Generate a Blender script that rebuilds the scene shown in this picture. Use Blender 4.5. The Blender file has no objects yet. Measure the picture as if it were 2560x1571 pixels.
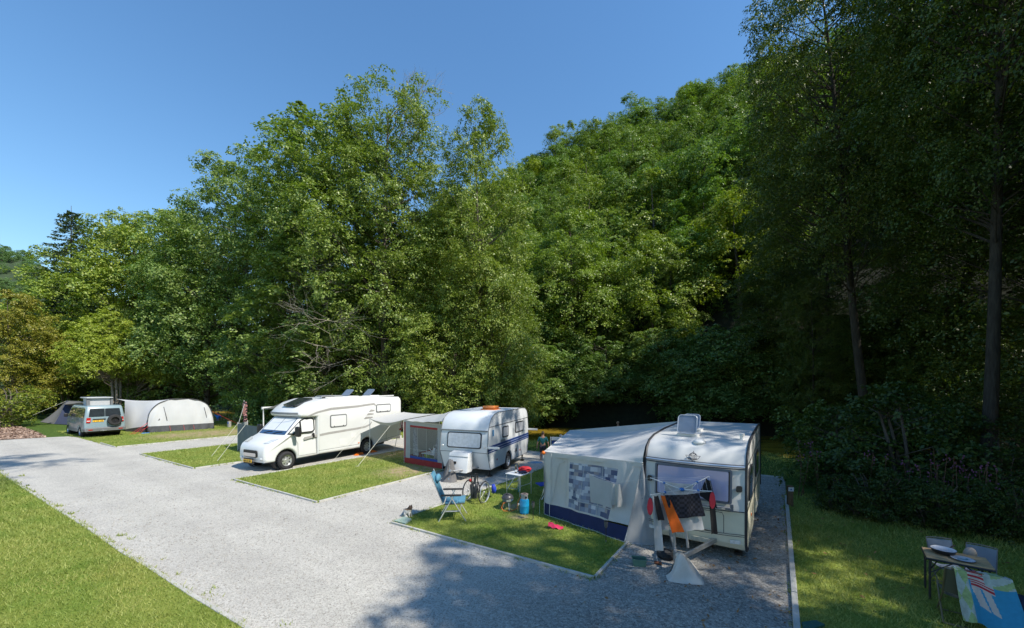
import bpy, bmesh, math, random
import numpy as np
from mathutils import Vector, Matrix
R = math.radians
sc = bpy.context.scene
C = sc.collection
random.seed(7)
RNG = np.random.default_rng(11)

# ------------------------------------------------------------------ camera, sky, sun, exposure
FOC, HOR, CH = 1018.0, 962.0, 3.45            # focal length (px of a 2560 px frame), horizon row, eye height
cd = bpy.data.cameras.new('camera')
cam = bpy.data.objects.new('camera', cd); C.objects.link(cam)
cam.location = (0, 0, CH); cam.rotation_euler = (R(90), 0, 0)
cd.sensor_width = 36; cd.lens = 36*FOC/2560; cd.shift_y = (HOR-785.5)/2560
cd.clip_start = .1; cd.clip_end = 3000
sc.camera = cam
SUN_EL, SUN_AZ = 48.0, math.degrees(math.atan2(.84, -.54))      # azimuth measured from +Y towards +X
w = bpy.data.worlds.new('World'); sc.world = w; w.use_nodes = True
nt = w.node_tree; nt.nodes.clear()
sky = nt.nodes.new('ShaderNodeTexSky'); sky.sky_type = 'NISHITA'; sky.sun_disc = False
sky.sun_elevation = R(SUN_EL); sky.sun_rotation = R(SUN_AZ)
sky.air_density = 1.7; sky.dust_density = 0; sky.ozone_density = 8; sky.altitude = 250
bg = nt.nodes.new('ShaderNodeBackground'); bg.inputs[1].default_value = .148
wo = nt.nodes.new('ShaderNodeOutputWorld')
hs = nt.nodes.new('ShaderNodeHueSaturation'); hs.inputs['Saturation'].default_value = 1.09
nt.links.new(sky.outputs[0], hs.inputs['Color']); nt.links.new(hs.outputs[0], bg.inputs[0]); nt.links.new(bg.outputs[0], wo.inputs[0])
sd = bpy.data.lights.new('sun', 'SUN'); sd.energy = 5.0; sd.angle = R(.53); sd.color = (1, .94, .84)
sun = bpy.data.objects.new('sun', sd); C.objects.link(sun)
sdir = Vector((math.sin(R(SUN_AZ))*math.cos(R(SUN_EL)), math.cos(R(SUN_AZ))*math.cos(R(SUN_EL)), math.sin(R(SUN_EL))))
sun.rotation_euler = sdir.to_track_quat('Z', 'Y').to_euler(); sun.location = (30, -20, 60)
vs = sc.view_settings
vs.view_transform = 'Standard'; vs.look = 'None'; vs.exposure = 0.28; vs.gamma = 1; vs.use_curve_mapping = False
cy = sc.cycles
cy.max_bounces = 7; cy.diffuse_bounces = 2; cy.glossy_bounces = 3; cy.transmission_bounces = 5; cy.transparent_max_bounces = 8
cy.use_denoising = True; cy.caustics_reflective = False; cy.caustics_refractive = False; cy.sample_clamp_indirect = 4

# ------------------------------------------------------------------ helpers
def at(px, py, z=0.0):
    d = (CH-z)*FOC/(py-HOR); return Vector(((px-1280)/FOC*d, d, z))
def on(px, py, d):
    return Vector(((px-1280)/FOC*d, d, CH-(py-HOR)/FOC*d))
def smooth(t):
    t = np.clip(t, 0, 1); return t*t*(3-2*t)

def tag(o, label=None, cat=None, group=None, kind=None):
    if label: o['label'] = label
    if cat: o['category'] = cat
    if group: o['group'] = group
    if kind: o['kind'] = kind
    return o
def thing(name, label, cat, loc=(0, 0, 0), rz=0.0, group=None, parent=None):
    o = bpy.data.objects.new(name, None); C.objects.link(o)
    o.empty_display_size = .2
    o.location = loc; o.rotation_euler = (0, 0, rz)
    if parent: o.parent = parent
    return tag(o, label, cat, group)
def link(name, me, parent=None):
    o = bpy.data.objects.new(name, me); C.objects.link(o)
    if parent is not None: o.parent = parent
    return o
def copy_tree(o, parent=None):
    c = o.copy(); C.objects.link(c)
    if parent is not None: c.parent = parent
    for ch in list(o.children):
        copy_tree(ch, c)
    return c

class MB:
    """collects shapes, links them as ONE mesh object"""
    def __init__(s): s.v = []; s.f = []; s.m = []
    def add(s, vs, fs, mat=0):
        n = len(s.v); s.v += [tuple(p) for p in vs]
        s.f += [tuple(i+n for i in f) for f in fs]; s.m += [mat]*len(fs); return s
    def box(s, c, sz, rot=None, mat=0):
        hx, hy, hz = sz[0]/2, sz[1]/2, sz[2]/2
        P = [Vector((x, y, z)) for x in (-hx, hx) for y in (-hy, hy) for z in (-hz, hz)]
        if rot is not None:
            M = rot if isinstance(rot, Matrix) else Matrix.Rotation(rot, 3, 'Z')
            P = [M @ p for p in P]
        c = Vector(c)
        return s.add([p+c for p in P], [(0, 1, 3, 2), (4, 6, 7, 5), (0, 4, 5, 1), (2, 3, 7, 6), (0, 2, 6, 4), (1, 5, 7, 3)], mat)
    def tube(s, pts, r, n=8, mat=0, cap=True, closed=False):
        pts = [Vector(p) for p in pts]; k = len(pts)
        rs = list(r) if hasattr(r, '__len__') else [r]*k
        vs = []; up = None
        for i, p in enumerate(pts):
            a = pts[(i-1) % k] if closed else pts[max(i-1, 0)]
            b = pts[(i+1) % k] if closed else pts[min(i+1, k-1)]
            t = (b-a).normalized() if (b-a).length > 1e-9 else Vector((0, 0, 1))
            if up is None:
                up = t.orthogonal().normalized()
            else:
                up = (up-t*up.dot(t)); up = up.normalized() if up.length > 1e-6 else t.orthogonal().normalized()
            sd_ = t.cross(up)
            for j in range(n):
                an = 2*math.pi*j/n
                vs.append(p+(up*math.cos(an)+sd_*math.sin(an))*rs[i])
        fs = []
        for i in range(k if closed else k-1):
            i2 = (i+1) % k
            for j in range(n):
                fs.append((i*n+j, i*n+(j+1) % n, i2*n+(j+1) % n, i2*n+j))
        if cap and not closed:
            fs.append(tuple(reversed(range(n)))); fs.append(tuple((k-1)*n+j for j in range(n)))
        return s.add(vs, fs, mat)
    def lathe(s, prof, c=(0, 0, 0), n=20, mat=0, M=None, cap=True):
        vs = []; c = Vector(c)
        for (r, z) in prof:
            for j in range(n):
                an = 2*math.pi*j/n
                p = Vector((r*math.cos(an), r*math.sin(an), z))
                vs.append((M @ p if M is not None else p)+c)
        fs = [(i*n+j, i*n+(j+1) % n, (i+1)*n+(j+1) % n, (i+1)*n+j) for i in range(len(prof)-1) for j in range(n)]
        if cap:
            fs.append(tuple(reversed(range(n)))); fs.append(tuple((len(prof)-1)*n+j for j in range(n)))
        return s.add(vs, fs, mat)
    def ell(s, c, rad, nu=12, nv=8, mat=0, M=None, jit=0.0):
        vs = []; c = Vector(c); rad = rad if hasattr(rad, '__len__') else (rad,)*3
        for i in range(nv+1):
            th = math.pi*i/nv
            for j in range(nu):
                ph = 2*math.pi*j/nu
                k = 1+random.uniform(-jit, jit)
                p = Vector((rad[0]*math.sin(th)*math.cos(ph)*k, rad[1]*math.sin(th)*math.sin(ph)*k, rad[2]*math.cos(th)*k))
                vs.append((M @ p if M is not None else p)+c)
        fs = [(i*nu+j, (i+1)*nu+j, (i+1)*nu+(j+1) % nu, i*nu+(j+1) % nu) for i in range(nv) for j in range(nu)]
        return s.add(vs, fs, mat)
    def grid(s, fn, nu, nv, mat=0, flip=False):
        vs = [fn(i/nu, j/nv) for j in range(nv+1) for i in range(nu+1)]
        w_ = nu+1
        fs = [(j*w_+i, j*w_+i+1, (j+1)*w_+i+1, (j+1)*w_+i) for j in range(nv) for i in range(nu)]
        if flip: fs = [tuple(reversed(f)) for f in fs]
        return s.add(vs, fs, mat)
    def prism(s, poly, h0, h1, fn, mat=0):
        """poly: 2-D outline, fn(u, v, h) -> 3-D point"""
        n = len(poly)
        vs = [fn(u, v, h0) for u, v in poly]+[fn(u, v, h1) for u, v in poly]
        fs = [tuple(range(n)), tuple(range(2*n-1, n-1, -1))]+[(i, i+n, (i+1) % n+n, (i+1) % n) for i in range(n)]
        return s.add(vs, fs, mat)
    def rprism(s, poly, y0, y1, r=.05, seg=3, warp=None, mat=0, fn=None):
        """side outline in (x, z), extruded along y with rounded long edges"""
        n = len(poly); P = [Vector(p) for p in poly]
        area = sum(P[i].x*P[(i+1) % n].y-P[(i+1) % n].x*P[i].y for i in range(n))
        sg = 1 if area > 0 else -1
        nor = []
        for i in range(n):
            e1 = (P[i]-P[i-1]); e2 = (P[(i+1) % n]-P[i])
            n1 = Vector((-e1.y, e1.x)).normalized()*sg; n2 = Vector((-e2.y, e2.x)).normalized()*sg
            m_ = n1+n2; m_ = m_.normalized() if m_.length > 1e-4 else n1
            nor.append(m_/max(.5, m_.dot(n1)))
        lay = []
        for k in range(seg+1):
            t = math.pi/2*k/seg
            lay.append((y0+r-r*math.cos(t), r*(1-math.sin(t))))
        lay += [(y0+y1-y, e) for y, e in reversed(lay)]
        vs = []
        for y, e in lay:
            for i in range(n):
                q = P[i]+nor[i]*e
                p = Vector((q.x, y, q.y))
                if warp: p = warp(p)
                vs.append(fn(p) if fn else p)
        L_ = len(lay)
        fs = [(k*n+i, k*n+(i+1) % n, (k+1)*n+(i+1) % n, (k+1)*n+i) for k in range(L_-1) for i in range(n)]
        fs += [tuple(reversed(range(n))), tuple((L_-1)*n+i for i in range(n))]
        return s.add(vs, fs, mat)
    def mesh(s, name, mats, smooth=38):
        me = bpy.data.meshes.new(name); me.from_pydata([tuple(p) for p in s.v], [], s.f)
        for m in (mats if isinstance(mats, (list, tuple)) else [mats]): me.materials.append(m)
        me.polygons.foreach_set('material_index', s.m)
        bm = bmesh.new(); bm.from_mesh(me); bmesh.ops.recalc_face_normals(bm, faces=bm.faces); bm.to_mesh(me); bm.free()
        if smooth:
            me.shade_smooth(); me.set_sharp_from_angle(angle=R(smooth))
        return me
    def build(s, name, mats, parent=None, smooth=38):
        return link(name, s.mesh(name, mats, smooth), parent)

def rrect(x0, z0, x1, z1, r, n=4):
    """rounded rectangle outline"""
    out = []
    for cx, cz, a0 in ((x1-r, z0+r, -90), (x1-r, z1-r, 0), (x0+r, z1-r, 90), (x0+r, z0+r, 180)):
        for k in range(n+1):
            a = R(a0+90*k/n); out.append((cx+r*math.cos(a), cz+r*math.sin(a)))
    return out
def circ(cx, cy_, r, n=16, a0=0, a1=360):
    return [(cx+r*math.cos(R(a0+(a1-a0)*k/n)), cy_+r*math.sin(R(a0+(a1-a0)*k/n))) for k in range(n if a1-a0 == 360 else n+1)]

# ------------------------------------------------------------------ materials
MATS = {}
def lin(c):
    return tuple(((x/12.92) if x <= .04045 else ((x+.055)/1.055)**2.4) for x in c)
def mat(name, col, rough=.6, metal=0.0, var=.12, scale=6.0, bump=0.0, bscale=60.0, spec=.4, coat=0.0, trans=0.0, alpha=1.0, tl=0.0):
    """plain surface with procedural mottling, wear and relief"""
    if name in MATS: return MATS[name]
    m = bpy.data.materials.new(name); m.use_nodes = True; MATS[name] = m
    n = m.node_tree.nodes; l = m.node_tree.links
    p = n['Principled BSDF']; out = n['Material Output']
    tc = n.new('ShaderNodeTexCoord')
    nz = n.new('ShaderNodeTexNoise'); nz.inputs['Scale'].default_value = scale; nz.inputs['Detail'].default_value = 6; nz.inputs['Roughness'].default_value = .65
    l.new(tc.outputs['Object'], nz.inputs['Vector'])
    rp = n.new('ShaderNodeValToRGB')
    rp.color_ramp.elements[0].position = .28; rp.color_ramp.elements[1].position = .72
    lo = tuple(max(0, c*(1-var)) for c in col); hi = tuple(min(.95, c*(1+var*.6)) for c in col)
    rp.color_ramp.elements[0].color = (*lo, 1); rp.color_ramp.elements[1].color = (*hi, 1)
    l.new(nz.outputs['Fac'], rp.inputs['Fac']); l.new(rp.outputs['Color'], p.inputs['Base Color'])
    p.inputs['Roughness'].default_value = rough; p.inputs['Metallic'].default_value = metal
    p.inputs['Specular IOR Level'].default_value = spec; p.inputs['Coat Weight'].default_value = coat
    p.inputs['Transmission Weight'].default_value = trans; p.inputs['Alpha'].default_value = alpha
    if bump:
        b2 = n.new('ShaderNodeTexNoise'); b2.inputs['Scale'].default_value = bscale; b2.inputs['Detail'].default_value = 4
        l.new(tc.outputs['Object'], b2.inputs['Vector'])
        bp = n.new('ShaderNodeBump'); bp.inputs['Strength'].default_value = bump; bp.inputs['Distance'].default_value = .01
        l.new(b2.outputs['Fac'], bp.inputs['Height']); l.new(bp.outputs['Normal'], p.inputs['Normal'])
    if tl:
        t = n.new('ShaderNodeBsdfTranslucent'); mx = n.new('ShaderNodeMixShader'); mx.inputs[0].default_value = tl
        l.new(rp.outputs['Color'], t.inputs['Color']); l.new(p.outputs[0], mx.inputs[1]); l.new(t.outputs[0], mx.inputs[2]); l.new(mx.outputs[0], out.inputs[0])
    return m
def nodes_of(name):
    m = bpy.data.materials.new(name); m.use_nodes = True; MATS[name] = m
    return m, m.node_tree.nodes, m.node_tree.links, m.node_tree.nodes['Principled BSDF']
def ramp(n, stops):
    r = n.new('ShaderNodeValToRGB'); e = r.color_ramp.elements
    while len(e) < len(stops): e.new(.5)
    for i, (p, c) in enumerate(stops):
        e[i].position = p; e[i].color = (*c, 1) if len(c) == 3 else c
    return r
def noise_n(n, l, vec, scale, detail=5, rough=.6):
    z = n.new('ShaderNodeTexNoise'); z.inputs['Scale'].default_value = scale; z.inputs['Detail'].default_value = detail; z.inputs['Roughness'].default_value = rough
    if vec is not None: l.new(vec, z.inputs['Vector'])
    return z.outputs['Fac']
def mixc(n, l, fac, a, b, mode='MIX'):
    x = n.new('ShaderNodeMix'); x.data_type = 'RGBA'; x.blend_type = mode
    for sock, val in ((x.inputs[0], fac), (x.inputs[6], a), (x.inputs[7], b)):
        if hasattr(val, 'is_linked') or hasattr(val, 'links'): l.new(val, sock)
        elif isinstance(val, (int, float)): sock.default_value = val
        else: sock.default_value = (*val, 1)
    return x.outputs[2]

def leaf_mat(name, c1, c2, tl=.30, rough=.42, tcol=(1.1, 1.25, .4), patch=None):
    m, n, l, p = nodes_of(name); out = n['Material Output']
    ge = n.new('ShaderNodeNewGeometry'); oi = n.new('ShaderNodeObjectInfo')
    rp = ramp(n, [(0, c1), (1, c2)]); l.new(ge.outputs['Random Per Island'], rp.inputs[0])
    c = mixc(n, l, 1.0, rp.outputs[0], oi.outputs['Color'], 'MULTIPLY')
    if patch:
        tc = n.new('ShaderNodeTexCoord'); pr = ramp(n, [(.34, patch[0]), (.5, (1, 1, 1)), (.66, patch[1])]); l.new(noise_n(n, l, tc.outputs['Object'], .9, 5, .62), pr.inputs[0])
        c = mixc(n, l, 1.0, c, pr.outputs[0], 'MULTIPLY')
    l.new(c, p.inputs['Base Color']); p.inputs['Roughness'].default_value = rough; p.inputs['Specular IOR Level'].default_value = .38
    t = n.new('ShaderNodeBsdfTranslucent')
    l.new(mixc(n, l, 1.0, c, tcol, 'MULTIPLY'), t.inputs['Color'])
    mx = n.new('ShaderNodeMixShader'); mx.inputs[0].default_value = tl
    l.new(p.outputs[0], mx.inputs[1]); l.new(t.outputs[0], mx.inputs[2]); l.new(mx.outputs[0], out.inputs[0])
    return m
def bark_mat(name, c1, c2):
    m, n, l, p = nodes_of(name)
    tc = n.new('ShaderNodeTexCoord'); mp = n.new('ShaderNodeMapping'); mp.inputs['Scale'].default_value = (5, 5, .9)
    l.new(tc.outputs['Object'], mp.inputs[0])
    f = noise_n(n, l, mp.outputs[0], 2.2, 7, .7)
    rp = ramp(n, [(.3, c1), (.7, c2)]); l.new(f, rp.inputs[0]); l.new(rp.outputs[0], p.inputs['Base Color'])
    bp = n.new('ShaderNodeBump'); bp.inputs['Strength'].default_value = .8; bp.inputs['Distance'].default_value = .04
    l.new(f, bp.inputs['Height']); l.new(bp.outputs[0], p.inputs['Normal']); p.inputs['Roughness'].default_value = .9; p.inputs['Specular IOR Level'].default_value = .15
    return m
# ------------------------------------------------------------------ layout
TH = R(56.92)
AX, BX = Vector((-math.sin(TH), math.cos(TH), 0)), Vector((math.cos(TH), math.sin(TH), 0))   # along the lane, into the pitches
O0 = at(1485, 1448)
def ab(a, b, z=0.0):
    p = O0+AX*a+BX*b; return Vector((p.x, p.y, z))
def to_ab(p):
    q = Vector(p)-O0; return q.dot(AX), q.dot(BX)
NBX = [-260, -60, -31, -15, 2, 13, 17, 24, 36, 60, 140]; NBY = [165, 52, 40, 34, 27.3, 23, 18.5, 11, -4, -40, -160]
FBX = [-260, -75, -45, -20, 2, 14, 22, 32, 45, 70, 150]; FBY = [200, 92, 68, 53, 43, 38.5, 34.5, 24, 8, -30, -150]
QS = [-2.5, -1.3, -.9, -.67, -.3, -.15, 0, .12, .2, .275, .37, .45, .58, .75, 1.0, 1.4, 2.5]
QT = [930, 900, 850, 800, 575, 470, 398, 352, 312, 280, 255, 222, 195, 150, 110, 90, 60]
QY = [190, 180, 170, 160, 150, 138, 122, 118, 116, 114, 112, 110, 104, 96, 84, 66, 40]
def terrain(x, y):
    x = np.asarray(x, float); y = np.asarray(y, float)
    yn = np.interp(x, NBX, NBY); yf = np.interp(x, FBX, FBY)
    slope = np.maximum(1.0, np.abs((np.interp(x+1, NBX, NBY)-np.interp(x-1, NBX, NBY))/2))
    near = smooth((y-(yn-2.6*slope))/(3.2*slope))
    z = -.03-1.35*near
    q = x/np.maximum(y, 3.0)
    Yr = np.interp(q, QS, QY); tp = np.interp(q, QS, QT)
    Zr = np.maximum(1.0, CH+(HOR-tp)/FOC*Yr-12.5)
    p = (y-yf)/np.maximum(8.0, Yr-yf)
    bank = 2.2*smooth((y-(yf-1.0))/4.0)
    hill = np.where(p > 0, np.where(p < 1, Zr*np.clip(p, 0, 1)**1.12, Zr-(y-Yr)*.25), 0)
    hill = np.maximum(hill, 0)*(p > 0)
    z = z+bank*(p > -.2)+hill
    z = z+.35*np.sin(x*.31+1.3)*np.cos(y*.27)*smooth(p*6)
    return z
def tz(x, y): return float(terrain(x, y))

# ---- terrain sheet
gx = np.concatenate([np.linspace(-260, -70, 39), np.linspace(-68, 60, 129), np.linspace(63, 150, 30)])
gy = np.concatenate([np.linspace(-60, -2, 20), np.linspace(0, 70, 94), np.linspace(72, 260, 70)])
X, Y = np.meshgrid(gx, gy); Z = terrain(X, Y)
nx_, ny_ = len(gx), len(gy)
me = bpy.data.meshes.new('ground')
idx = np.arange(nx_*ny_).reshape(ny_, nx_)
F = np.stack([idx[:-1, :-1], idx[:-1, 1:], idx[1:, 1:], idx[1:, :-1]], -1).reshape(-1, 4)
me.from_pydata(np.stack([X, Y, Z], -1).reshape(-1, 3).tolist(), [], F.tolist()); me.shade_smooth()
m, n, l, p = nodes_of('ground_soil')
tc = n.new('ShaderNodeTexCoord'); V = tc.outputs['Object']
f1 = noise_n(n, l, V, .35, 6); f2 = noise_n(n, l, V, 6, 6); f3 = noise_n(n, l, V, 40, 4)
grass = ramp(n, [(.3, (.045, .085, .016)), (.7, (.105, .165, .034))]); l.new(f2, grass.inputs[0])
soil = ramp(n, [(.3, (.028, .024, .014)), (.7, (.075, .06, .034))]); l.new(f2, soil.inputs[0])
sx = n.new('ShaderNodeSeparateXYZ'); l.new(V, sx.inputs[0])
mr = n.new('ShaderNodeMapRange'); mr.inputs[1].default_value = -.2; mr.inputs[2].default_value = -.5; l.new(sx.outputs[2], mr.inputs[0])
mr2 = n.new('ShaderNodeMapRange'); mr2.inputs[1].default_value = .1; mr2.inputs[2].default_value = .6; l.new(sx.outputs[2], mr2.inputs[0])
ad = n.new('ShaderNodeMath'); ad.operation = 'MAXIMUM'; l.new(mr.outputs[0], ad.inputs[0]); l.new(mr2.outputs[0], ad.inputs[1])
l.new(mixc(n, l, ad.outputs[0], grass.outputs[0], soil.outputs[0]), p.inputs['Base Color'])
bp = n.new('ShaderNodeBump'); bp.inputs['Strength'].default_value = .7; bp.inputs['Distance'].default_value = .05; l.new(f3, bp.inputs['Height']); l.new(bp.outputs[0], p.inputs['Normal'])
p.inputs['Roughness'].default_value = .95; p.inputs['Specular IOR Level'].default_value = .1
me.materials.append(m)
m2 = mat('forest_floor', (.018, .022, .010), .95, var=.5, scale=2.5, bump=.6, bscale=20); me.materials.append(m2)
cen = np.array([q.center for q in me.polygons]); me.polygons.foreach_set('material_index', (cen[:, 1] > (np.interp(cen[:, 0], NBX, NBY)+np.interp(cen[:, 0], FBX, FBY))/2).astype(np.int32))
tag(link('ground', me), 'grassy campsite ground running down to the river and up the wooded hill', kind='structure')

# ---- river
m, n, l, p = nodes_of('river_water')
tc = n.new('ShaderNodeTexCoord'); mp = n.new('ShaderNodeMapping'); mp.inputs['Scale'].default_value = (.6, 1.8, 1); mp.inputs['Rotation'].default_value = (0, 0, R(25)); l.new(tc.outputs['Object'], mp.inputs[0])
f = noise_n(n, l, mp.outputs[0], 3.2, 4, .6); f2 = noise_n(n, l, mp.outputs[0], .5, 5, .6)
rp = ramp(n, [(.3, (.16, .115, .014)), (.62, (.42, .29, .035))]); l.new(f2, rp.inputs[0]); l.new(rp.outputs[0], p.inputs['Base Color'])
bp = n.new('ShaderNodeBump'); bp.inputs['Strength'].default_value = .35; bp.inputs['Distance'].default_value = .06; l.new(f, bp.inputs['Height']); l.new(bp.outputs[0], p.inputs['Normal'])
p.inputs['Roughness'].default_value = .12; p.inputs['Specular IOR Level'].default_value = .2
WZ = -.95
xs = np.concatenate([np.linspace(-260, -70, 20), np.linspace(-66, 60, 64), np.linspace(70, 140, 12)])
mb = MB()
vs = [(x, float(np.interp(x, NBX, NBY))-3.0*max(1, abs(np.interp(x+1, NBX, NBY)-np.interp(x-1, NBX, NBY))/2), WZ) for x in xs]+[(x, float(np.interp(x, FBX, FBY))+3, WZ) for x in xs]
k = len(xs); mb.add(vs, [(i, i+1, k+i+1, k+i) for i in range(k-1)])
tag(mb.build('river', m, smooth=0), 'shallow amber brown river behind the pitches', kind='structure')

# ---- gravel
m, n, l, p = nodes_of('gravel_grey')
tc = n.new('ShaderNodeTexCoord'); V = tc.outputs['Object']
vo = n.new('ShaderNodeTexVoronoi'); vo.inputs['Scale'].default_value = 62; l.new(V, vo.inputs['Vector'])
vo2 = n.new('ShaderNodeTexVoronoi'); vo2.inputs['Scale'].default_value = 17; l.new(V, vo2.inputs['Vector'])
sc1 = n.new('ShaderNodeSeparateColor'); l.new(vo.outputs['Color'], sc1.inputs[0])
rp = ramp(n, [(0, (.30, .285, .255)), (.3, (.46, .44, .40)), (.8, (.535, .51, .465)), (1, (.60, .575, .53))]); l.new(sc1.outputs[0], rp.inputs[0])
f = noise_n(n, l, V, .55, 6, .65); big = ramp(n, [(.32, (.87, .87, .87)), (.62, (1.03, 1.035, 1.02))]); l.new(f, big.inputs[0])
f4 = noise_n(n, l, V, 5, 6, .7); sp = ramp(n, [(.30, (.91, .91, .91)), (.5, (1, 1, 1))]); l.new(f4, sp.inputs[0])
c = mixc(n, l, 1.0, mixc(n, l, 1.0, rp.outputs[0], big.outputs[0], 'MULTIPLY'), sp.outputs[0], 'MULTIPLY')
dt = n.new('ShaderNodeVectorMath'); dt.operation = 'DOT_PRODUCT'; dt.inputs[1].default_value = BX; l.new(V, dt.inputs[0])
wv = n.new('ShaderNodeTexWave'); wv.inputs['Scale'].default_value = .17; wv.inputs['Distortion'].default_value = 1.2; wv.inputs['Detail'].default_value = 2; wv.inputs['Detail Scale'].default_value = .3
cx = n.new('ShaderNodeCombineXYZ'); l.new(dt.outputs['Value'], cx.inputs[0]); l.new(cx.outputs[0], wv.inputs['Vector'])
trk = ramp(n, [(.3, (.955, .955, .955)), (.7, (1.02, 1.02, 1.02))]); l.new(wv.outputs['Fac'], trk.inputs[0])
c = mixc(n, l, 1.0, c, trk.outputs[0], 'MULTIPLY')
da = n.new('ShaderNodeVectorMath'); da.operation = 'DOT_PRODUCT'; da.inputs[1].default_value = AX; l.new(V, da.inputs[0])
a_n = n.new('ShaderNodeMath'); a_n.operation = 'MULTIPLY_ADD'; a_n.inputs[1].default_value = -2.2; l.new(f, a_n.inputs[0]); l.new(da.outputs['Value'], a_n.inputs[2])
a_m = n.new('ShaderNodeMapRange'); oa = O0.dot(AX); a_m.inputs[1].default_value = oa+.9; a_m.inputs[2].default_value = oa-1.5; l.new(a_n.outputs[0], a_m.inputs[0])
dk = ramp(n, [(0, (1, 1, 1)), (1, (.70, .69, .68))]); l.new(a_m.outputs[0], dk.inputs[0])  # right pitch darker: damp stones, plus shade put into the gravel colour
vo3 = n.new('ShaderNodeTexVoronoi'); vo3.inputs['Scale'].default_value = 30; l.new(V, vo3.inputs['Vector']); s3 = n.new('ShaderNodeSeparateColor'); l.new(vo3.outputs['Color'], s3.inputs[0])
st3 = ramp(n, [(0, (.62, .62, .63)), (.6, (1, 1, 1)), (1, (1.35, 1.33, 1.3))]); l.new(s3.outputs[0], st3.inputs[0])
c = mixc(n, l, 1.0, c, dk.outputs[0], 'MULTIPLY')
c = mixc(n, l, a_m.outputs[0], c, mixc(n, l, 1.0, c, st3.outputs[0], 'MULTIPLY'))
l.new(c, p.inputs['Base Color'])
bp = n.new('ShaderNodeBump'); bp.invert = True; bp.inputs['Strength'].default_value = .55; bp.inputs['Distance'].default_value = .012
l.new(vo.outputs['Distance'], bp.inputs['Height']); l.new(bp.outputs[0], p.inputs['Normal'])
p.inputs['Roughness'].default_value = .9; p.inputs['Specular IOR Level'].default_value = .15
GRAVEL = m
LEFT = [at(x, y) for x, y in ((-60, 1143), (0, 1182), (58.5, 1221), (143, 1275), (221, 1323.6), (312, 1387), (373.5, 1421), (471, 1486), (610.6, 1570), (700, 1634))]
lend = LEFT[-1]+(LEFT[-1]-LEFT[-2]).normalized()*14
a_p1 = to_ab(at(289.7, 1119))[0]
PLOT = []                                       # (a0, a1) of the four grass plots between pitches
for near, far in (((1485, 1448), (976.4, 1309.5)), ((790.7, 1258), (588.6, 1199.3)), ((485.4, 1172.5), (349, 1136)), ((289.7, 1119), None)):
    a0 = to_ab(at(*near))[0]; a1 = to_ab(at(*far))[0] if far else a0+14
    PLOT.append((a0, a1))
A_R = (to_ab(at(1969.6, 1289))[0]+to_ab(at(1991.9, 1567.7))[0])/2
PB = 11.2                                       # depth of a pitch
mb = MB()
van_b = 0.0
top = [at(206, 1095), at(170, 1091.5), at(115, 1094), at(0, 1101), at(-120, 1109), at(-330, 1118)]
poly = [ab(A_R, -16), ab(A_R, PB)]
for i, (a0, a1) in enumerate(PLOT[:-1]):
    pass
poly += [ab(PLOT[3][0], PB), ab(PLOT[3][0], 0)]+top+LEFT+[lend]
mb.add(poly, [tuple(range(len(poly)))])
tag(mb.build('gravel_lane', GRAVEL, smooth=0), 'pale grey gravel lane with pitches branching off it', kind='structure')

# ---- mulch bed
m, n, l, p = nodes_of('bark_mulch')
tc = n.new('ShaderNodeTexCoord'); V = tc.outputs['Object']
vo = n.new('ShaderNodeTexVoronoi'); vo.inputs['Scale'].default_value = 14; l.new(V, vo.inputs['Vector'])
s1 = n.new('ShaderNodeSeparateColor'); l.new(vo.outputs['Color'], s1.inputs[0])
rp = ramp(n, [(0, (.14, .085, .06)), (.5, (.30, .19, .135)), (1, (.44, .31, .235))]); l.new(s1.outputs[0], rp.inputs[0]); l.new(rp.outputs[0], p.inputs['Base Color'])
bp = n.new('ShaderNodeBump'); bp.inputs['Strength'].default_value = 1; bp.inputs['Distance'].default_value = .04; l.new(vo.outputs['Distance'], bp.inputs['Height']); l.new(bp.outputs[0], p.inputs['Normal'])
p.inputs['Roughness'].default_value = .95
mpoly = [at(115, 1094, .012), at(100, 1083, .012), at(60, 1070, .012), at(30, 1055, .012), at(10, 1048, .012), at(-60, 1046, .012), at(-300, 1058, .012), at(-330, 1117, .012), at(-120, 1108, .012), at(0, 1100, .012)]
MULCH = m
mb = MB().add(mpoly, [tuple(range(len(mpoly)))])
tag(mb.build('mulch_bed', m, smooth=0), 'reddish bark mulch bed beyond the end of the gravel lane', kind='structure')

def inside(P, poly):
    x, y = P[:, 0], P[:, 1]; r = np.zeros(len(P), bool); n_ = len(poly)
    for i in range(n_):
        x1, y1 = poly[i][0], poly[i][1]; x2, y2 = poly[(i+1) % n_][0], poly[(i+1) % n_][1]
        c_ = ((y1 > y) != (y2 > y)) & (x < (x2-x1)*(y-y1)/((y2-y1) if abs(y2-y1) > 1e-9 else 1e-9)+x1)
        r ^= c_
    return r
def scatter(poly, dens, seed=0, dens_fn=None):
    rg = np.random.default_rng(seed); P = np.array([(q[0], q[1]) for q in poly])
    lo, hi = P.min(0), P.max(0); N = int((hi-lo).prod()*dens)
    Q = rg.random((N, 2))*(hi-lo)+lo; Q = Q[inside(Q, P)]
    if dens_fn is not None: Q = Q[rg.random(len(Q)) < dens_fn(Q)]
    return Q, rg
def in_view(Q, margin=1.08):
    d = np.maximum(Q[:, 1], .01); ok = (Q[:, 1] > .5) & (np.abs(Q[:, 0]/d) < 1280/FOC*margin)
    return ok & (HOR+CH*FOC/d < 1571*1.06)
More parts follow.
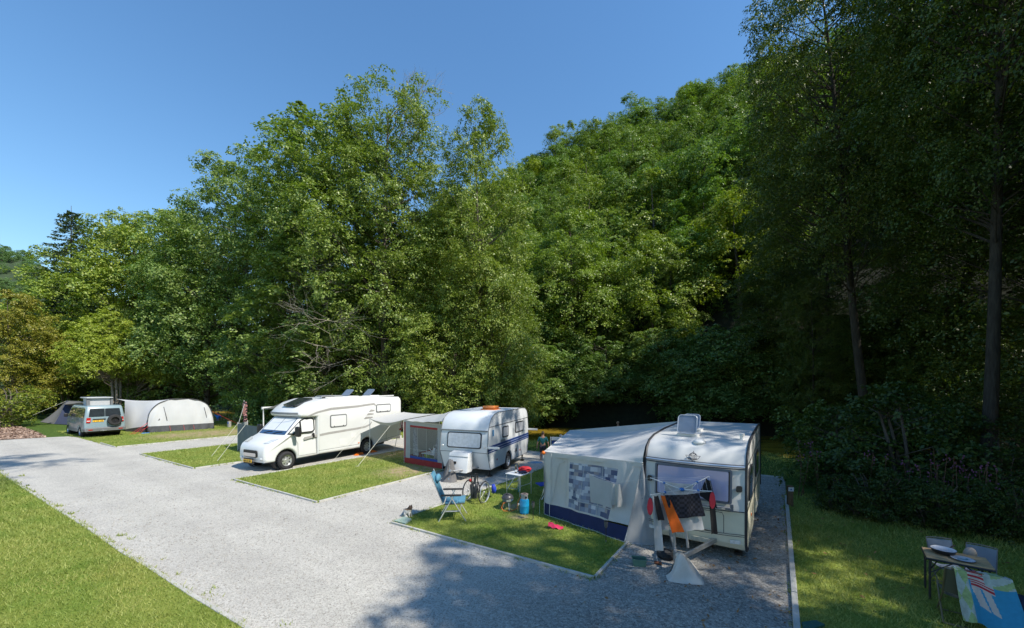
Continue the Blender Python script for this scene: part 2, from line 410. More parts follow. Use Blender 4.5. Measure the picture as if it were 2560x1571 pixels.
def tris_mesh(name, V_, m, nper=3):
    k = len(V_)//nper; me = bpy.data.meshes.new(name)
    me.vertices.add(len(V_)); me.vertices.foreach_set('co', np.ascontiguousarray(V_, np.float32).ravel())
    me.loops.add(len(V_)); me.loops.foreach_set('vertex_index', np.arange(len(V_), dtype=np.int32))
    me.polygons.add(k); me.polygons.foreach_set('loop_start', np.arange(0, k*nper, nper, dtype=np.int32))
    me.materials.append(m); me.update(calc_edges=True); return me
SOIL = [(at(960, 1130), 3.0), (at(1065, 1172), 1.6), (at(1010, 1180), 1.3), (at(520, 1085), 3.2), (at(440, 1090), 2.2), (at(590, 1080), 3.0), (at(1300, 1293), .35), (at(1290, 1270), .5), (at(250, 1050), 1.5)]
def soil_w(Q):
    r = np.zeros(len(Q))
    for p_, rad in SOIL:
        sx_ = rad*1.0; d = np.hypot((Q[:, 0]-p_.x), (Q[:, 1]-p_.y))/sx_
        r = np.maximum(r, smooth(1.25-d))
    return r
BLADE = leaf_mat('grass_blade', (.20, .26, .045), (.40, .44, .13), tl=.3, rough=.6, tcol=(1.1, 1.1, .6), patch=((.62, .78, .55), (1.25, 1.12, 1.3)))
def blades(name, poly, z, dens, seed, h=(.022, .05), label=None):
    def df(Q):
        d = np.hypot(Q[:, 0], Q[:, 1]); k = np.minimum(1, (7.5/np.maximum(d, 3))**1.35)*in_view(Q)
        return k*(1-.85*soil_w(Q))
    Q, rg = scatter(poly, dens, seed, df); N = len(Q)
    d = np.hypot(Q[:, 0], Q[:, 1]); s = np.clip(d/7.5, 1, 2.6)**.8
    pat = .75+.5*(np.sin(Q[:, 0]*1.7+np.sin(Q[:, 1]*1.1)*1.6)*np.sin(Q[:, 1]*1.9+np.sin(Q[:, 0]*.9)*1.4)*.5+.5)
    hh = rg.uniform(*h, N)*pat*np.clip(s, 1, 1.5); an = rg.random(N)*6.283; wd = rg.uniform(.0035, .007, N)*s
    b = np.stack([Q[:, 0], Q[:, 1], np.full(N, z)], 1)
    lean = rg.normal(0, .55, (N, 2))*hh[:, None]
    dx = np.stack([np.cos(an)*wd, np.sin(an)*wd, np.zeros(N)], 1)
    tip = b+np.concatenate([lean, hh[:, None]], 1)
    V_ = np.stack([b-dx, b+dx, tip], 1).reshape(-1, 3)
    return tag(link(name, tris_mesh(name, V_, BLADE)), label or 'short mown grass blades', 'grass', kind='stuff')

m, n, l, p = nodes_of('lawn_turf')
tc = n.new('ShaderNodeTexCoord'); V = tc.outputs['Object']
f1 = noise_n(n, l, V, .8, 6, .65); f2 = noise_n(n, l, V, 28, 5, .7); f3 = noise_n(n, l, V, 3.3, 5)
g1 = ramp(n, [(.3, (.10, .15, .022)), (.7, (.26, .31, .075))]); l.new(f2, g1.inputs[0])
g2 = ramp(n, [(.35, (.75, .88, .65)), (.65, (1.2, 1.06, 1.05))]); l.new(f1, g2.inputs[0])
c = mixc(n, l, 1.0, g1.outputs[0], g2.outputs[0], 'MULTIPLY')
acc = None
for p_, rad in SOIL:
    dn = n.new('ShaderNodeVectorMath'); dn.operation = 'DISTANCE'; dn.inputs[1].default_value = (p_.x, p_.y, .03); l.new(V, dn.inputs[0])
    r_ = n.new('ShaderNodeMapRange'); r_.inputs[1].default_value = rad*1.15; r_.inputs[2].default_value = rad*.35; l.new(dn.outputs['Value'], r_.inputs[0])
    if acc is None: acc = r_.outputs[0]
    else:
        q_ = n.new('ShaderNodeMath'); q_.operation = 'MAXIMUM'; l.new(acc, q_.inputs[0]); l.new(r_.outputs[0], q_.inputs[1]); acc = q_.outputs[0]
mu = n.new('ShaderNodeMath'); mu.operation = 'MULTIPLY'; l.new(acc, mu.inputs[0])
st = ramp(n, [(.38, (.25, .25, .25)), (.6, (1, 1, 1))]); l.new(f3, st.inputs[0]); l.new(st.outputs[0], mu.inputs[1])
l.new(mixc(n, l, mu.outputs[0], c, (.36, .27, .17)), p.inputs['Base Color'])
bp = n.new('ShaderNodeBump'); bp.inputs['Strength'].default_value = .8; bp.inputs['Distance'].default_value = .02; l.new(f2, bp.inputs['Height']); l.new(bp.outputs[0], p.inputs['Normal'])
p.inputs['Roughness'].default_value = .9; p.inputs['Specular IOR Level'].default_value = .12
TURF = m
BOARD = mat('concrete_edging', (.48, .47, .43), .85, var=.25, scale=4, bump=.3)
def slab(name, poly, z, label):
    n_ = len(poly); mb = MB(); top_ = [(q[0], q[1], z) for q in poly]; bot = [(q[0], q[1], -.3) for q in poly]
    mb.add(top_+bot, [tuple(range(n_))]+[(i, n_+i, n_+(i+1) % n_, (i+1) % n_) for i in range(n_)])
    return tag(mb.build(name, TURF, smooth=0), label, kind='structure')
LZ = .022
def edging(lines, label, wide=.055, top=.05, step=2.4):
    root = thing('lawn_edging', label, None); root['kind'] = 'structure'
    if 'category' in root: del root['category']
    for pts in lines:
        for a, b in zip(pts[:-1], pts[1:]):
            a, b = Vector(a), Vector(b); Ln = (b-a).length; k = max(1, round(Ln/step)); d = (b-a)/k
            for i in range(k):
                c_ = a+d*(i+.5); sz = (d.length-.012, wide, top+.12)
                mb = MB().rprism([(-sz[0]/2, -.12), (sz[0]/2, -.12), (sz[0]/2, top), (-sz[0]/2, top)], -wide/2, wide/2, .006, 1)
                o = mb.build('edging_board', BOARD, root, smooth=0)
                o.location = (c_.x, c_.y, random.uniform(-.006, .004)); o.rotation_euler = (0, random.gauss(0, .002), math.atan2(d.y, d.x)+random.gauss(0, .002))
names = ['shaded grass plot beside the cream caravan', 'sunlit grass plot in front of the red and blue awning', 'small grass plot left of the motorhome', 'grass plot in front of the white tent']
for i, (a0, a1) in enumerate(PLOT):
    b1 = 13.5
    poly = [ab(a0, 0), ab(a1, 0), ab(a1, b1), ab(a0, b1)]
    slab('lawn', poly, LZ, names[i])
    lines = [[ab(a0, 0), ab(a1, 0)], [ab(a0, .06), ab(a0, PB)]]
    if i < 3: lines.append([ab(a1, .06), ab(a1, PB)])
    else: lines = [[ab(a0, 0), ab(a0+2.9, 0)], [ab(a0, .06), ab(a0, PB)]]
    edging(lines, 'pale concrete edging round the '+names[i])
    blades('grass', poly, LZ, 1300, 20+i, label='mown grass blades on the '+names[i])
mb_ends = [[ab(A_R+.05, PB), ab(PLOT[0][0]-.05, PB)], [ab(PLOT[0][1]+.05, PB), ab(PLOT[1][0]-.05, PB)], [ab(PLOT[1][1]+.05, PB), ab(PLOT[2][0]-.05, PB)]]
edging(mb_ends, 'pale concrete edging across the river ends of the gravel pitches')
poly = [ab(A_R, 9.0), ab(A_R, -14), ab(-16, -14), ab(-16, 9.0)]
RIGHT_LAWN = poly
slab('lawn', poly, LZ, 'dark shaded lawn on the right beside the wooden topped table')
edging([[ab(A_R, -8), ab(A_R, 8.2)]], 'weathered timber edging along the right lawn', wide=.085, top=.06)
blades('grass', poly, LZ, 1250, 31, h=(.03, .07), label='dark shaded grass blades on the right lawn')
poly = LEFT+[lend, Vector((-30, -8, 0)), Vector((-45, 12, 0))]
slab('lawn', poly, LZ, 'sunlit lawn in the bottom left corner')
edging([LEFT+[lend]], 'pale slightly wavy edging along the bottom left lawn', wide=.07, top=.035, step=1.3)
blades('grass', poly, LZ, 1700, 32, h=(.025, .055), label='short yellowish green grass blades on the bottom left lawn')
def edge_blades():
    rg = np.random.default_rng(44); segs = []
    for i, (a0, a1) in enumerate(PLOT): segs += [(ab(a0, 0), ab(a1, 0)), (ab(a0, 0), ab(a0, PB)), (ab(a1, 0), ab(a1, PB))]
    segs += [(ab(A_R, -8), ab(A_R, 8.5))]+list(zip(LEFT[:-1], LEFT[1:]))+[(LEFT[-1], lend)]
    P = []
    for a, b in segs:
        L_ = (b-a).length; k = int(L_*9)
        for _ in range(k):
            if math.sin(a.x*3+_*.37)+rg.normal(0, .7) < .1: continue
            q = a+(b-a)*rg.random(); P += [(q.x+rg.normal(0, .05), q.y+rg.normal(0, .05)) for _i in range(16)]
    for a, b in list(zip(LEFT[1:-1], LEFT[2:])):
        for _ in range(2):
            q = a+(b-a)*rg.random(); o = rg.uniform(.08, .4); sp_ = rg.uniform(.03, .09); P += [(q.x+o*.8+rg.normal(0, sp_), q.y+o*.55+rg.normal(0, sp_*.6)) for _i in range(int(rg.integers(6, 26)))]
    P = np.array(P); N = len(P); d = np.hypot(P[:, 0], P[:, 1]); s = np.clip(d/7.5, 1, 2.2)
    h = rg.uniform(.03, .08, N); an = rg.random(N)*6.28; wd = rg.uniform(.004, .008, N)*s
    b = np.stack([P[:, 0], P[:, 1], np.full(N, .0)], 1); dx = np.stack([np.cos(an)*wd, np.sin(an)*wd, 0*wd], 1)
    tip = b+np.stack([rg.normal(0, .6, N)*h, rg.normal(0, .6, N)*h, h], 1)
    tag(link('edge_grass', tris_mesh('edge_grass', np.stack([b-dx, b+dx, tip], 1).reshape(-1, 3), BLADE)), 'longer grass creeping over the edging boards', 'grass', kind='stuff')
edge_blades()
# rough grass on the bank behind the pitches
def rough_grass():
    rg = np.random.default_rng(5); N = 60000
    y0 = rg.random(N); x = rg.uniform(-32, 14, N); yn = np.interp(x, NBX, NBY); y = yn-.2-rg.random(N)**1.2*9
    a = (x-O0.x)*AX.x+(y-O0.y)*AX.y; b = (x-O0.x)*BX.x+(y-O0.y)*BX.y
    k = (b > PB+.3) & ~((a > PLOT[3][0]) & (b < 13)); x, y = x[k], y[k]; N = len(x); z = terrain(x, y)
    hh = rg.uniform(.06, .22, N)*(.6+.8*smooth((y-(np.interp(x, NBX, NBY)-3))/2)); an = rg.random(N)*6.28; wd = rg.uniform(.008, .02, N)
    bb = np.stack([x, y, z-.01], 1); dx = np.stack([np.cos(an)*wd, np.sin(an)*wd, 0*wd], 1)
    tip = bb+np.stack([rg.normal(0, .5, N)*hh, rg.normal(0, .5, N)*hh, hh], 1)
    tag(link('bank_grass', tris_mesh('bank_grass', np.stack([bb-dx, bb+dx, tip], 1).reshape(-1, 3), BLADE)), 'rough longer grass along the river bank', 'grass', kind='stuff')
rough_grass()
# loose stones standing proud of the lane in the foreground
STONE = leaf_mat('loose_stone', (.24, .23, .21), (.44, .42, .38), tl=0, rough=.85)
lane = [ab(A_R, -12), ab(A_R, PB), ab(PLOT[0][0], PB), ab(PLOT[0][0], 0), ab(PLOT[0][1], 0), ab(PLOT[0][1], 9), ab(PLOT[1][0], 9), ab(PLOT[1][0], 0), ab(PLOT[2][1], 0)]+LEFT[3:]+[lend]
Q, rg = scatter(lane, 420, 3, lambda Q: np.minimum(1, (6.0/np.maximum(np.hypot(Q[:, 0], Q[:, 1]), 3))**2.4)*in_view(Q))
N = len(Q); s = rg.uniform(.005, .013, N)*np.clip(np.hypot(Q[:, 0], Q[:, 1])/7, 1, 1.8); an = rg.random(N)*6.28
ax_ = np.stack([np.cos(an), np.sin(an), 0*an], 1)*(s*rg.uniform(.9, 1.6, N))[:, None]; ay_ = np.stack([-np.sin(an), np.cos(an), 0*an], 1)*s[:, None]
ce = np.stack([Q[:, 0], Q[:, 1], .002+0*s], 1); upv = np.stack([rg.normal(0, .3, N)*s, rg.normal(0, .3, N)*s, s*rg.uniform(.5, 1.0, N)], 1)
P6 = [ce+ax_, ce+ay_, ce-ax_, ce-ay_, ce+upv]
VV = np.concatenate([np.stack([P6[i], P6[(i+1) % 4], P6[4]], 1).reshape(-1, 3, 3)[:, None] for i in range(4)], 1)
me = bpy.data.meshes.new('loose_stones'); v5 = np.stack(P6, 1).reshape(-1, 3)
fi = (np.arange(N)*5)[:, None, None]+np.array([[0, 1, 4], [1, 2, 4], [2, 3, 4], [3, 0, 4]])[None]
me.from_pydata(v5.tolist(), [], fi.reshape(-1, 3).tolist()); me.materials.append(STONE)
tag(link('loose_stones', me), 'loose grey stones scattered over the gravel lane', 'gravel', kind='stuff')
# bark chips and fallen leaves
def flakes(name, Q, rg, z, size, m, label, cat, zf=None):
    N = len(Q); an = rg.random(N)*6.28; s = rg.uniform(*size, N); t = rg.normal(0, .35, (N, 2))
    c_ = np.stack([Q[:, 0], Q[:, 1], np.full(N, z)+s*.25], 1)
    ax_ = np.stack([np.cos(an), np.sin(an), t[:, 0]], 1)*s[:, None]*.5; ay_ = np.stack([-np.sin(an), np.cos(an), t[:, 1]], 1)*s[:, None]*.26
    V_ = np.stack([c_-ax_, c_-ay_, c_+ax_, c_+ay_], 1).reshape(-1, 3)
    return tag(link(name, tris_mesh(name, V_, m, 4)), label, cat, kind='stuff')
CHIP = leaf_mat('bark_chip', (.18, .11, .075), (.46, .33, .25), tl=0, rough=.9)
Q, rg = scatter(mpoly, 75, 4); flakes('bark_chips', Q, rg, .012, (.08, .2), CHIP, 'loose reddish bark chips on the mulch bed', 'bark chips')
DRY = leaf_mat('dry_leaf', (.16, .07, .025), (.36, .2, .08), tl=.15, rough=.7)
Q, rg = scatter([ab(A_R+.02, 9), ab(A_R+.02, -6), ab(1.6, -6), ab(2.2, 0), ab(1.0, 9)], 26, 6, lambda Q: np.clip(1-(np.array([(q[0]-O0.x)*AX.x+(q[1]-O0.y)*AX.y for q in Q])-A_R)/2.2, .05, 1))
flakes('fallen_leaves', Q, rg, .01, (.04, .09), DRY, 'brown fallen leaves on the gravel beside the right edging', 'fallen leaves')
Q, rg = scatter(RIGHT_LAWN, 2.0, 8, lambda Q: in_view(Q)*1.0)
flakes('fallen_leaves', Q, rg, LZ+.04, (.05, .1), DRY, 'a few brown leaves lying on the shaded right lawn', 'fallen leaves')
# ------------------------------------------------------------------ trees
BARK = bark_mat('bark_grey', (.05, .042, .034), (.17, .145, .115))
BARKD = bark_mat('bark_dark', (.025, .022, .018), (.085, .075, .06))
BARK2 = bark_mat('bark_pale', (.13, .11, .085), (.36, .31, .25))
TWIG = bark_mat('bark_dead', (.20, .18, .145), (.40, .36, .30))
LEAF = leaf_mat('leaf_alder', (.10, .18, .036), (.295, .37, .105))
LEAFM = leaf_mat('leaf_maple', (.11, .19, .032), (.305, .38, .08))
LEAFC = leaf_mat('leaf_cypress', (.18, .27, .035), (.40, .47, .09))
LEAFD = leaf_mat('leaf_shade', (.046, .088, .018), (.145, .19, .042))  # darker leaf green, with the shade of the right-hand wood put into it
NEEDLE = leaf_mat('needle_spruce', (.06, .10, .055), (.15, .20, .11), tl=.15)
def leaf_verts(pos, nor, size, asp=.62, rg=RNG):
    N = len(pos); rv = rg.normal(size=(N, 3))
    t = np.cross(nor, rv); t /= np.linalg.norm(t, axis=1, keepdims=True)+1e-9
    b = np.cross(nor, t); s = size[:, None]
    return np.stack([pos-t*s*.5, pos-b*s*asp*.5+nor*s*.12, pos+t*s*.5, pos+b*s*asp*.5+nor*s*.12], 1).reshape(-1, 3)
def unit(v): return v/(np.linalg.norm(v, axis=1, keepdims=True)+1e-9)
def clumps_to_leaves(cen, rad, out, nleaf, leaf, flat, rg, asp=.62, droop=0.0, K=13):
    """each clump is a handful of flat leafy sprays on its shell, with gaps between them"""
    n_ = len(cen); M_ = n_*K; m_ = max(4, int(nleaf*1.75/K))
    c_ = np.repeat(cen, K, 0); r_ = np.repeat(rad, K)[:, None]; o_ = np.repeat(out, K, 0)
    d = unit(rg.normal(size=(M_, 3))+np.array([0, 0, .35])+o_*.5)
    rr = np.where(rg.random((M_, 1)) < .15, rg.random((M_, 1))*.6, .62+.5*rg.random((M_, 1)))
    sc_ = c_+d*rr*r_*np.array([1, 1, flat]); sc_[:, 2] -= droop*((rr*r_)[:, 0]**1.5)*np.linalg.norm(d[:, :2], axis=1)
    sn = unit(d*.55+np.array([0, 0, .75])+rg.normal(size=(M_, 3))*.28); sr = r_*rg.uniform(.22, .44, (M_, 1))
    N = M_*m_; C_ = np.repeat(sc_, m_, 0); S_ = np.repeat(sn, m_, 0); R_ = np.repeat(sr, m_, 0)
    t = unit(np.cross(S_, rg.normal(size=(N, 3)))); q = rg.random((N, 1))**.6
    pos = C_+t*R_*q+S_*rg.normal(0, .16, (N, 1))*R_-np.array([0, 0, .25])*R_*q**2
    nor = unit(S_+t*.25+rg.normal(size=(N, 3))*.38)
    return leaf_verts(pos, nor, rg.uniform(.7, 1.3, N)*leaf*.86, asp, rg)
def make_tree(name, seed, H, Rad, base, shape, ncl, nleaf, leaf, lm, bark, flat=.7, tr=.3, lean=(0, 0), stems=1, crad=(.16, .3), droop=.05, lop=None, bare=0, asp=.62, join=False, bend=1.0, nbr=110):
    rg = np.random.default_rng(seed); rd = random.Random(seed)
    def axis(h): # trunk line
        k = h/H
        return np.array([lean[0]*k**bend*H+.25*math.sin(k*5+seed), lean[1]*k**bend*H+.25*math.cos(k*4+seed*2), h])
    ts = np.linspace(base, 1, 200); wts = np.interp(ts, [s[0] for s in shape], [s[1] for s in shape])
    cdf = np.cumsum(wts+.03); cdf /= cdf[-1]
    t = np.interp(rg.random(ncl), cdf, ts); env = np.interp(t, [s[0] for s in shape], [s[1] for s in shape])
    an = rg.random(ncl)*6.2832
    lobes = 1+.22*np.sin(an*3+t*9+seed)+.15*np.sin(an*5-t*13+seed*1.7)
    rr = Rad*env*lobes*np.sqrt(rg.uniform(.22, 1.0, ncl))
    cen = np.stack([axis(h*H) for h in t])
    dirv = np.stack([np.cos(an), np.sin(an), 0*an], 1)
    cen += dirv*rr[:, None]
    if lop is not None: cen[:, :2] += np.array(lop)[None]*(t[:, None])
    cen[:, 2] += rg.normal(0, .02*H, ncl)
    rad = Rad*rg.uniform(*crad, ncl)*np.clip(.55+.6*env, .5, 1)
    out = unit(dirv+np.array([0, 0, .35]))
    V_ = clumps_to_leaves(cen, rad, out, nleaf, leaf, flat, rg, asp, droop)
    mb = MB(); n8 = 7 if join else 10
    for s in range(stems):
        off = np.array([0., 0, 0]) if stems == 1 else np.array([math.cos(s*2.2+seed)*tr*1.6, math.sin(s*2.2+seed)*tr*1.6, 0])
        k = 5 if join else 12; pts = []
        for i in range(k+1):
            h = H*.93*i/k; pts.append(axis(h)+off*(1+2.2*(i/k) if stems > 1 else 1)+(np.array([0, 0, -.4]) if i == 0 else 0))
        mb.tube(pts, [tr*(1.35 if i == 0 else 1)*(1-.9*(i/k))+.015 for i in range(k+1)], n8)
    if not join:
        order = rg.permutation(ncl)
        for i in order[:min(ncl, nbr)]:
            h0 = max(base*H*.6, cen[i, 2]-.45*rr[i]-.03*H); h0 = min(h0, H*.9); a_ = axis(h0); b_ = cen[i]
            if stems > 1: a_ = a_+np.array([math.cos((i % stems)*2.2+seed)*tr*1.6, math.sin((i % stems)*2.2+seed)*tr*1.6, 0])*(1+2.2*h0/H)
            mid = a_*.5+b_*.5+np.array([rg.normal(0, .25), rg.normal(0, .25), -.06*rr[i]])
            r0 = min(tr*.34, .016+.008*rr[i])
            mb.tube([a_, mid, b_], [r0, r0*.65, .012], 5, cap=False)
    twigs = None
    if bare:
        twigs = []
        def grow(p, d, L_, r, depth):
            q = p+d*L_; tw.tube([p, p+d*L_*.5+Vector((rd.gauss(0, .06), rd.gauss(0, .06), rd.gauss(0, .06)))*L_, q], [r, r*.8, r*.55], 4, cap=False)
            if depth > 0:
                for _ in range(rd.choice((2, 3, 3))):
                    dd = (d+Vector((rd.gauss(0, .55), rd.gauss(0, .55), rd.gauss(.08, .45)))).normalized()
                    grow(p+d*L_*rd.uniform(.45, 1), dd, L_*rd.uniform(.5, .8), r*.55, depth-1)
        for (h, az, up, L_) in bare:
            tw = MB(); d = Vector((math.cos(az), math.sin(az), up)).normalized()
            grow(Vector(axis(h)), d, L_, .058, 4); twigs.append(tw.mesh(name+'_twigs', TWIG, smooth=0))
    crown = tris_mesh(name+'_crown', V_, lm, 4)
    if join:
        tm = mb.mesh(name+'_t', bark, smooth=0); bm = bmesh.new(); bm.from_mesh(crown)
        k = len(bm.faces); bm.from_mesh(tm); bm.faces.ensure_lookup_table()
        for f_ in bm.faces[k:]: f_.material_index = 1
        crown.materials.append(bark); bm.to_mesh(crown); bm.free(); return crown
    return mb.mesh(name+'_trunk', bark, smooth=60), crown, twigs
TALL = [(.05, .45), (.2, .85), (.4, 1.0), (.6, .95), (.8, .78), (.93, .5), (1, .2)]
SKIRT = [(0, .75), (.12, 1.0), (.35, 1.0), (.6, .9), (.8, .7), (.93, .42), (1, .15)]
ROUND = [(.0, .4), (.25, .85), (.5, 1.0), (.75, .85), (.92, .5), (1, .15)]
COL = [(.05, .5), (.2, .8), (.5, .85), (.75, .9), (.9, .6), (1, .15)]
T = {}
T['alder'] = make_tree('alder', 3, 30, 6.6, .16, TALL, 330, 185, .21, LEAF, BARK, flat=.75, tr=.36, bare=[(24, -.6, .8, 3.4), (25.5, -.1, 1.2, 3.6), (27, .4, 1.6, 2.8), (22, -.5, .5, 3.2), (15, 3.7, .15, 4.4), (12.5, 3.9, .05, 4.6), (7, 3.9, .12, 5.2), (9, 4.3, .1, 4.6), (6, 4.5, .2, 4.8)])
T['alder2'] = make_tree('alder2', 9, 27, 5.4, .03, SKIRT, 330, 185, .2, LEAF, BARK, flat=.8, tr=.3, crad=(.18, .34))
T['alder3'] = make_tree('alder3', 17, 25, 6.4, .21, TALL, 290, 180, .22, LEAF, BARK, flat=.65, tr=.3)
T['alder4'] = make_tree('alder4', 29, 26, 4.6, .1, COL, 250, 180, .2, LEAF, BARK, flat=.85, tr=.28)
T['maple'] = make_tree('maple', 5, 24, 7.2, .05, SKIRT, 280, 170, .27, LEAFM, BARK, flat=.45, tr=.36, crad=(.18, .32), droop=.1)
T['maple2'] = make_tree('maple2', 23, 20, 6.6, .04, ROUND, 260, 170, .26, LEAFM, BARK, flat=.5, tr=.3, crad=(.17, .32), droop=.1)
T['cypress'] = make_tree('cypress', 6, 11, 4.0, .46, [(.46, .8), (.4, 1), (.6, .85), (.8, .55), (1, .1)], 210, 170, .19, LEAFC, BARK2, flat=.6, tr=.13, stems=3, asp=.4, droop=.16, crad=(.16, .3))
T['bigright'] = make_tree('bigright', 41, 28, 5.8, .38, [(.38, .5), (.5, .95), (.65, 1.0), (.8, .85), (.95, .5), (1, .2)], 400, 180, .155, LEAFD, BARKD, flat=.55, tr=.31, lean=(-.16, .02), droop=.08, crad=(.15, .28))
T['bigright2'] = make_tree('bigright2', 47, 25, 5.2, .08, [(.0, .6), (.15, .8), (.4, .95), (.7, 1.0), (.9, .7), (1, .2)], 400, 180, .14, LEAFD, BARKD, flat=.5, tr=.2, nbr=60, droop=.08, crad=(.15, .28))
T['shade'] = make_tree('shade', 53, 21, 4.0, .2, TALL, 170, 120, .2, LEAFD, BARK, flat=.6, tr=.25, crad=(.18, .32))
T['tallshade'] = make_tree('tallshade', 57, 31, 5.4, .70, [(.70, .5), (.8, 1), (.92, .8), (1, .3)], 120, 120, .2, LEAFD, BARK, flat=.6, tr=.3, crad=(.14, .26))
for i in range(4):
    T['oak%d' % i] = make_tree('oak%d' % i, 60+i, 12+i*.8, 4.3+.35*i, .18, ROUND, 75, 165, .29, LEAFM if i == 1 else LEAF, BARK, flat=.75, tr=.22, crad=(.24, .42), join=True)
for i in range(3):
    T['bush%d' % i] = make_tree('bush%d' % i, 80+i, 2.4+.5*i, 1.5, .02, ROUND, 42, 120, .11, LEAFD, BARK, flat=.7, tr=.05, crad=(.26, .42), stems=3)
T['scrub'] = make_tree('scrub', 90, 7, 3.8, .02, [(0, .9), (.3, 1), (.7, .8), (1, .2)], 110, 150, .2, LEAF, BARK, flat=.55, tr=.12, crad=(.2, .36), stems=2, droop=.12)
def make_spruce(name, seed, H, Rb):
    rg = np.random.default_rng(seed); mb = MB(); mb.tube([(0, 0, -.4), (0, 0, H*.5), (0, 0, H)], [.3, .18, .02], 8)
    P, Nn = [], []
    z = H*.06
    while z < H*.985:
        k = 1-z/H; Ln = Rb*(k**.62)+.2; nb = rg.integers(4, 6); a0 = rg.random()*6.28
        for j in range(nb):
            a = a0+6.28*j/nb+rg.normal(0, .15); L_ = Ln*rg.uniform(.7, 1.12); sag = .22+.25*k
            pts = [np.array([math.cos(a)*L_*u, math.sin(a)*L_*u, z-sag*L_*u*(1.25-.55*u)]) for u in (0, .35, .7, 1)]
            mb.tube(pts, [.05*k+.015, .035*k+.012, .025*k+.008, .006], 4, cap=False)
            m_ = int(26+60*L_/Rb); u = rg.uniform(.12, 1.02, m_)
            q = np.stack([np.cos(a)*L_*u, np.sin(a)*L_*u, z-sag*L_*u*(1.25-.55*u)], 1); sd_ = np.array([-math.sin(a), math.cos(a), 0])
            q += sd_[None]*rg.normal(0, .17, m_)[:, None]*(L_*.45*(1-u*.55))[:, None]; q[:, 2] -= np.abs(rg.normal(0, .16, m_))
            P.append(q); Nn.append(unit(np.array([0, 0, 1.])+rg.normal(size=(m_, 3))*.5))
        z += rg.uniform(.6, .95)*(.55+k*.7)
    P = np.concatenate(P); Nn = np.concatenate(Nn)
    return mb.mesh(name+'_trunk', BARK, smooth=0), tris_mesh(name+'_crown', leaf_verts(P, Nn, rg.uniform(.3, .62, len(P)), .3, rg), NEEDLE, 4), None
T['spruce'] = make_spruce('spruce', 4, 28, 7.0)

def plant(kind, px, d, h, label, name='tree', cat='tree', tint=(1, 1, 1), group=None, rz=None, sx=1.0, dz=0.0, xy=None):
    tm, cm, tw = T[kind]
    x, y = xy if xy else ((px-1280)/FOC*d, d)
    H = max(v.co.z for v in (tm.vertices[i] for i in range(0, len(tm.vertices), 3))) if kind not in HT else HT[kind]
    if d > 20 or xy is None: h = h-max(0, tz(x, y))*(1 if h > 12 else 0)
    s = h/H
    o = thing(name, label, cat, (x, y, tz(x, y)+dz), random.random()*6.28 if rz is None else rz, group)
    o.scale = (s*sx, s*sx, s)
    link('trunk', tm, o)
    c_ = link('crown', cm, o); c_.color = (*tint, 1)
    for t_ in (tw or []): link('bare_branch', t_, o)
    return o
HT = {'tallshade': 31, 'alder': 30, 'alder2': 27, 'alder3': 25, 'alder4': 26, 'maple': 24, 'maple2': 20, 'cypress': 11, 'bigright': 28, 'bigright2': 25, 'shade': 21, 'bush0': 2.4, 'bush1': 2.9, 'bush2': 3.4, 'scrub': 7, 'spruce': 28}
Y_, G_, D_ = (1.15, 1.08, .85), (1, 1, 1), (.8, .9, .95)
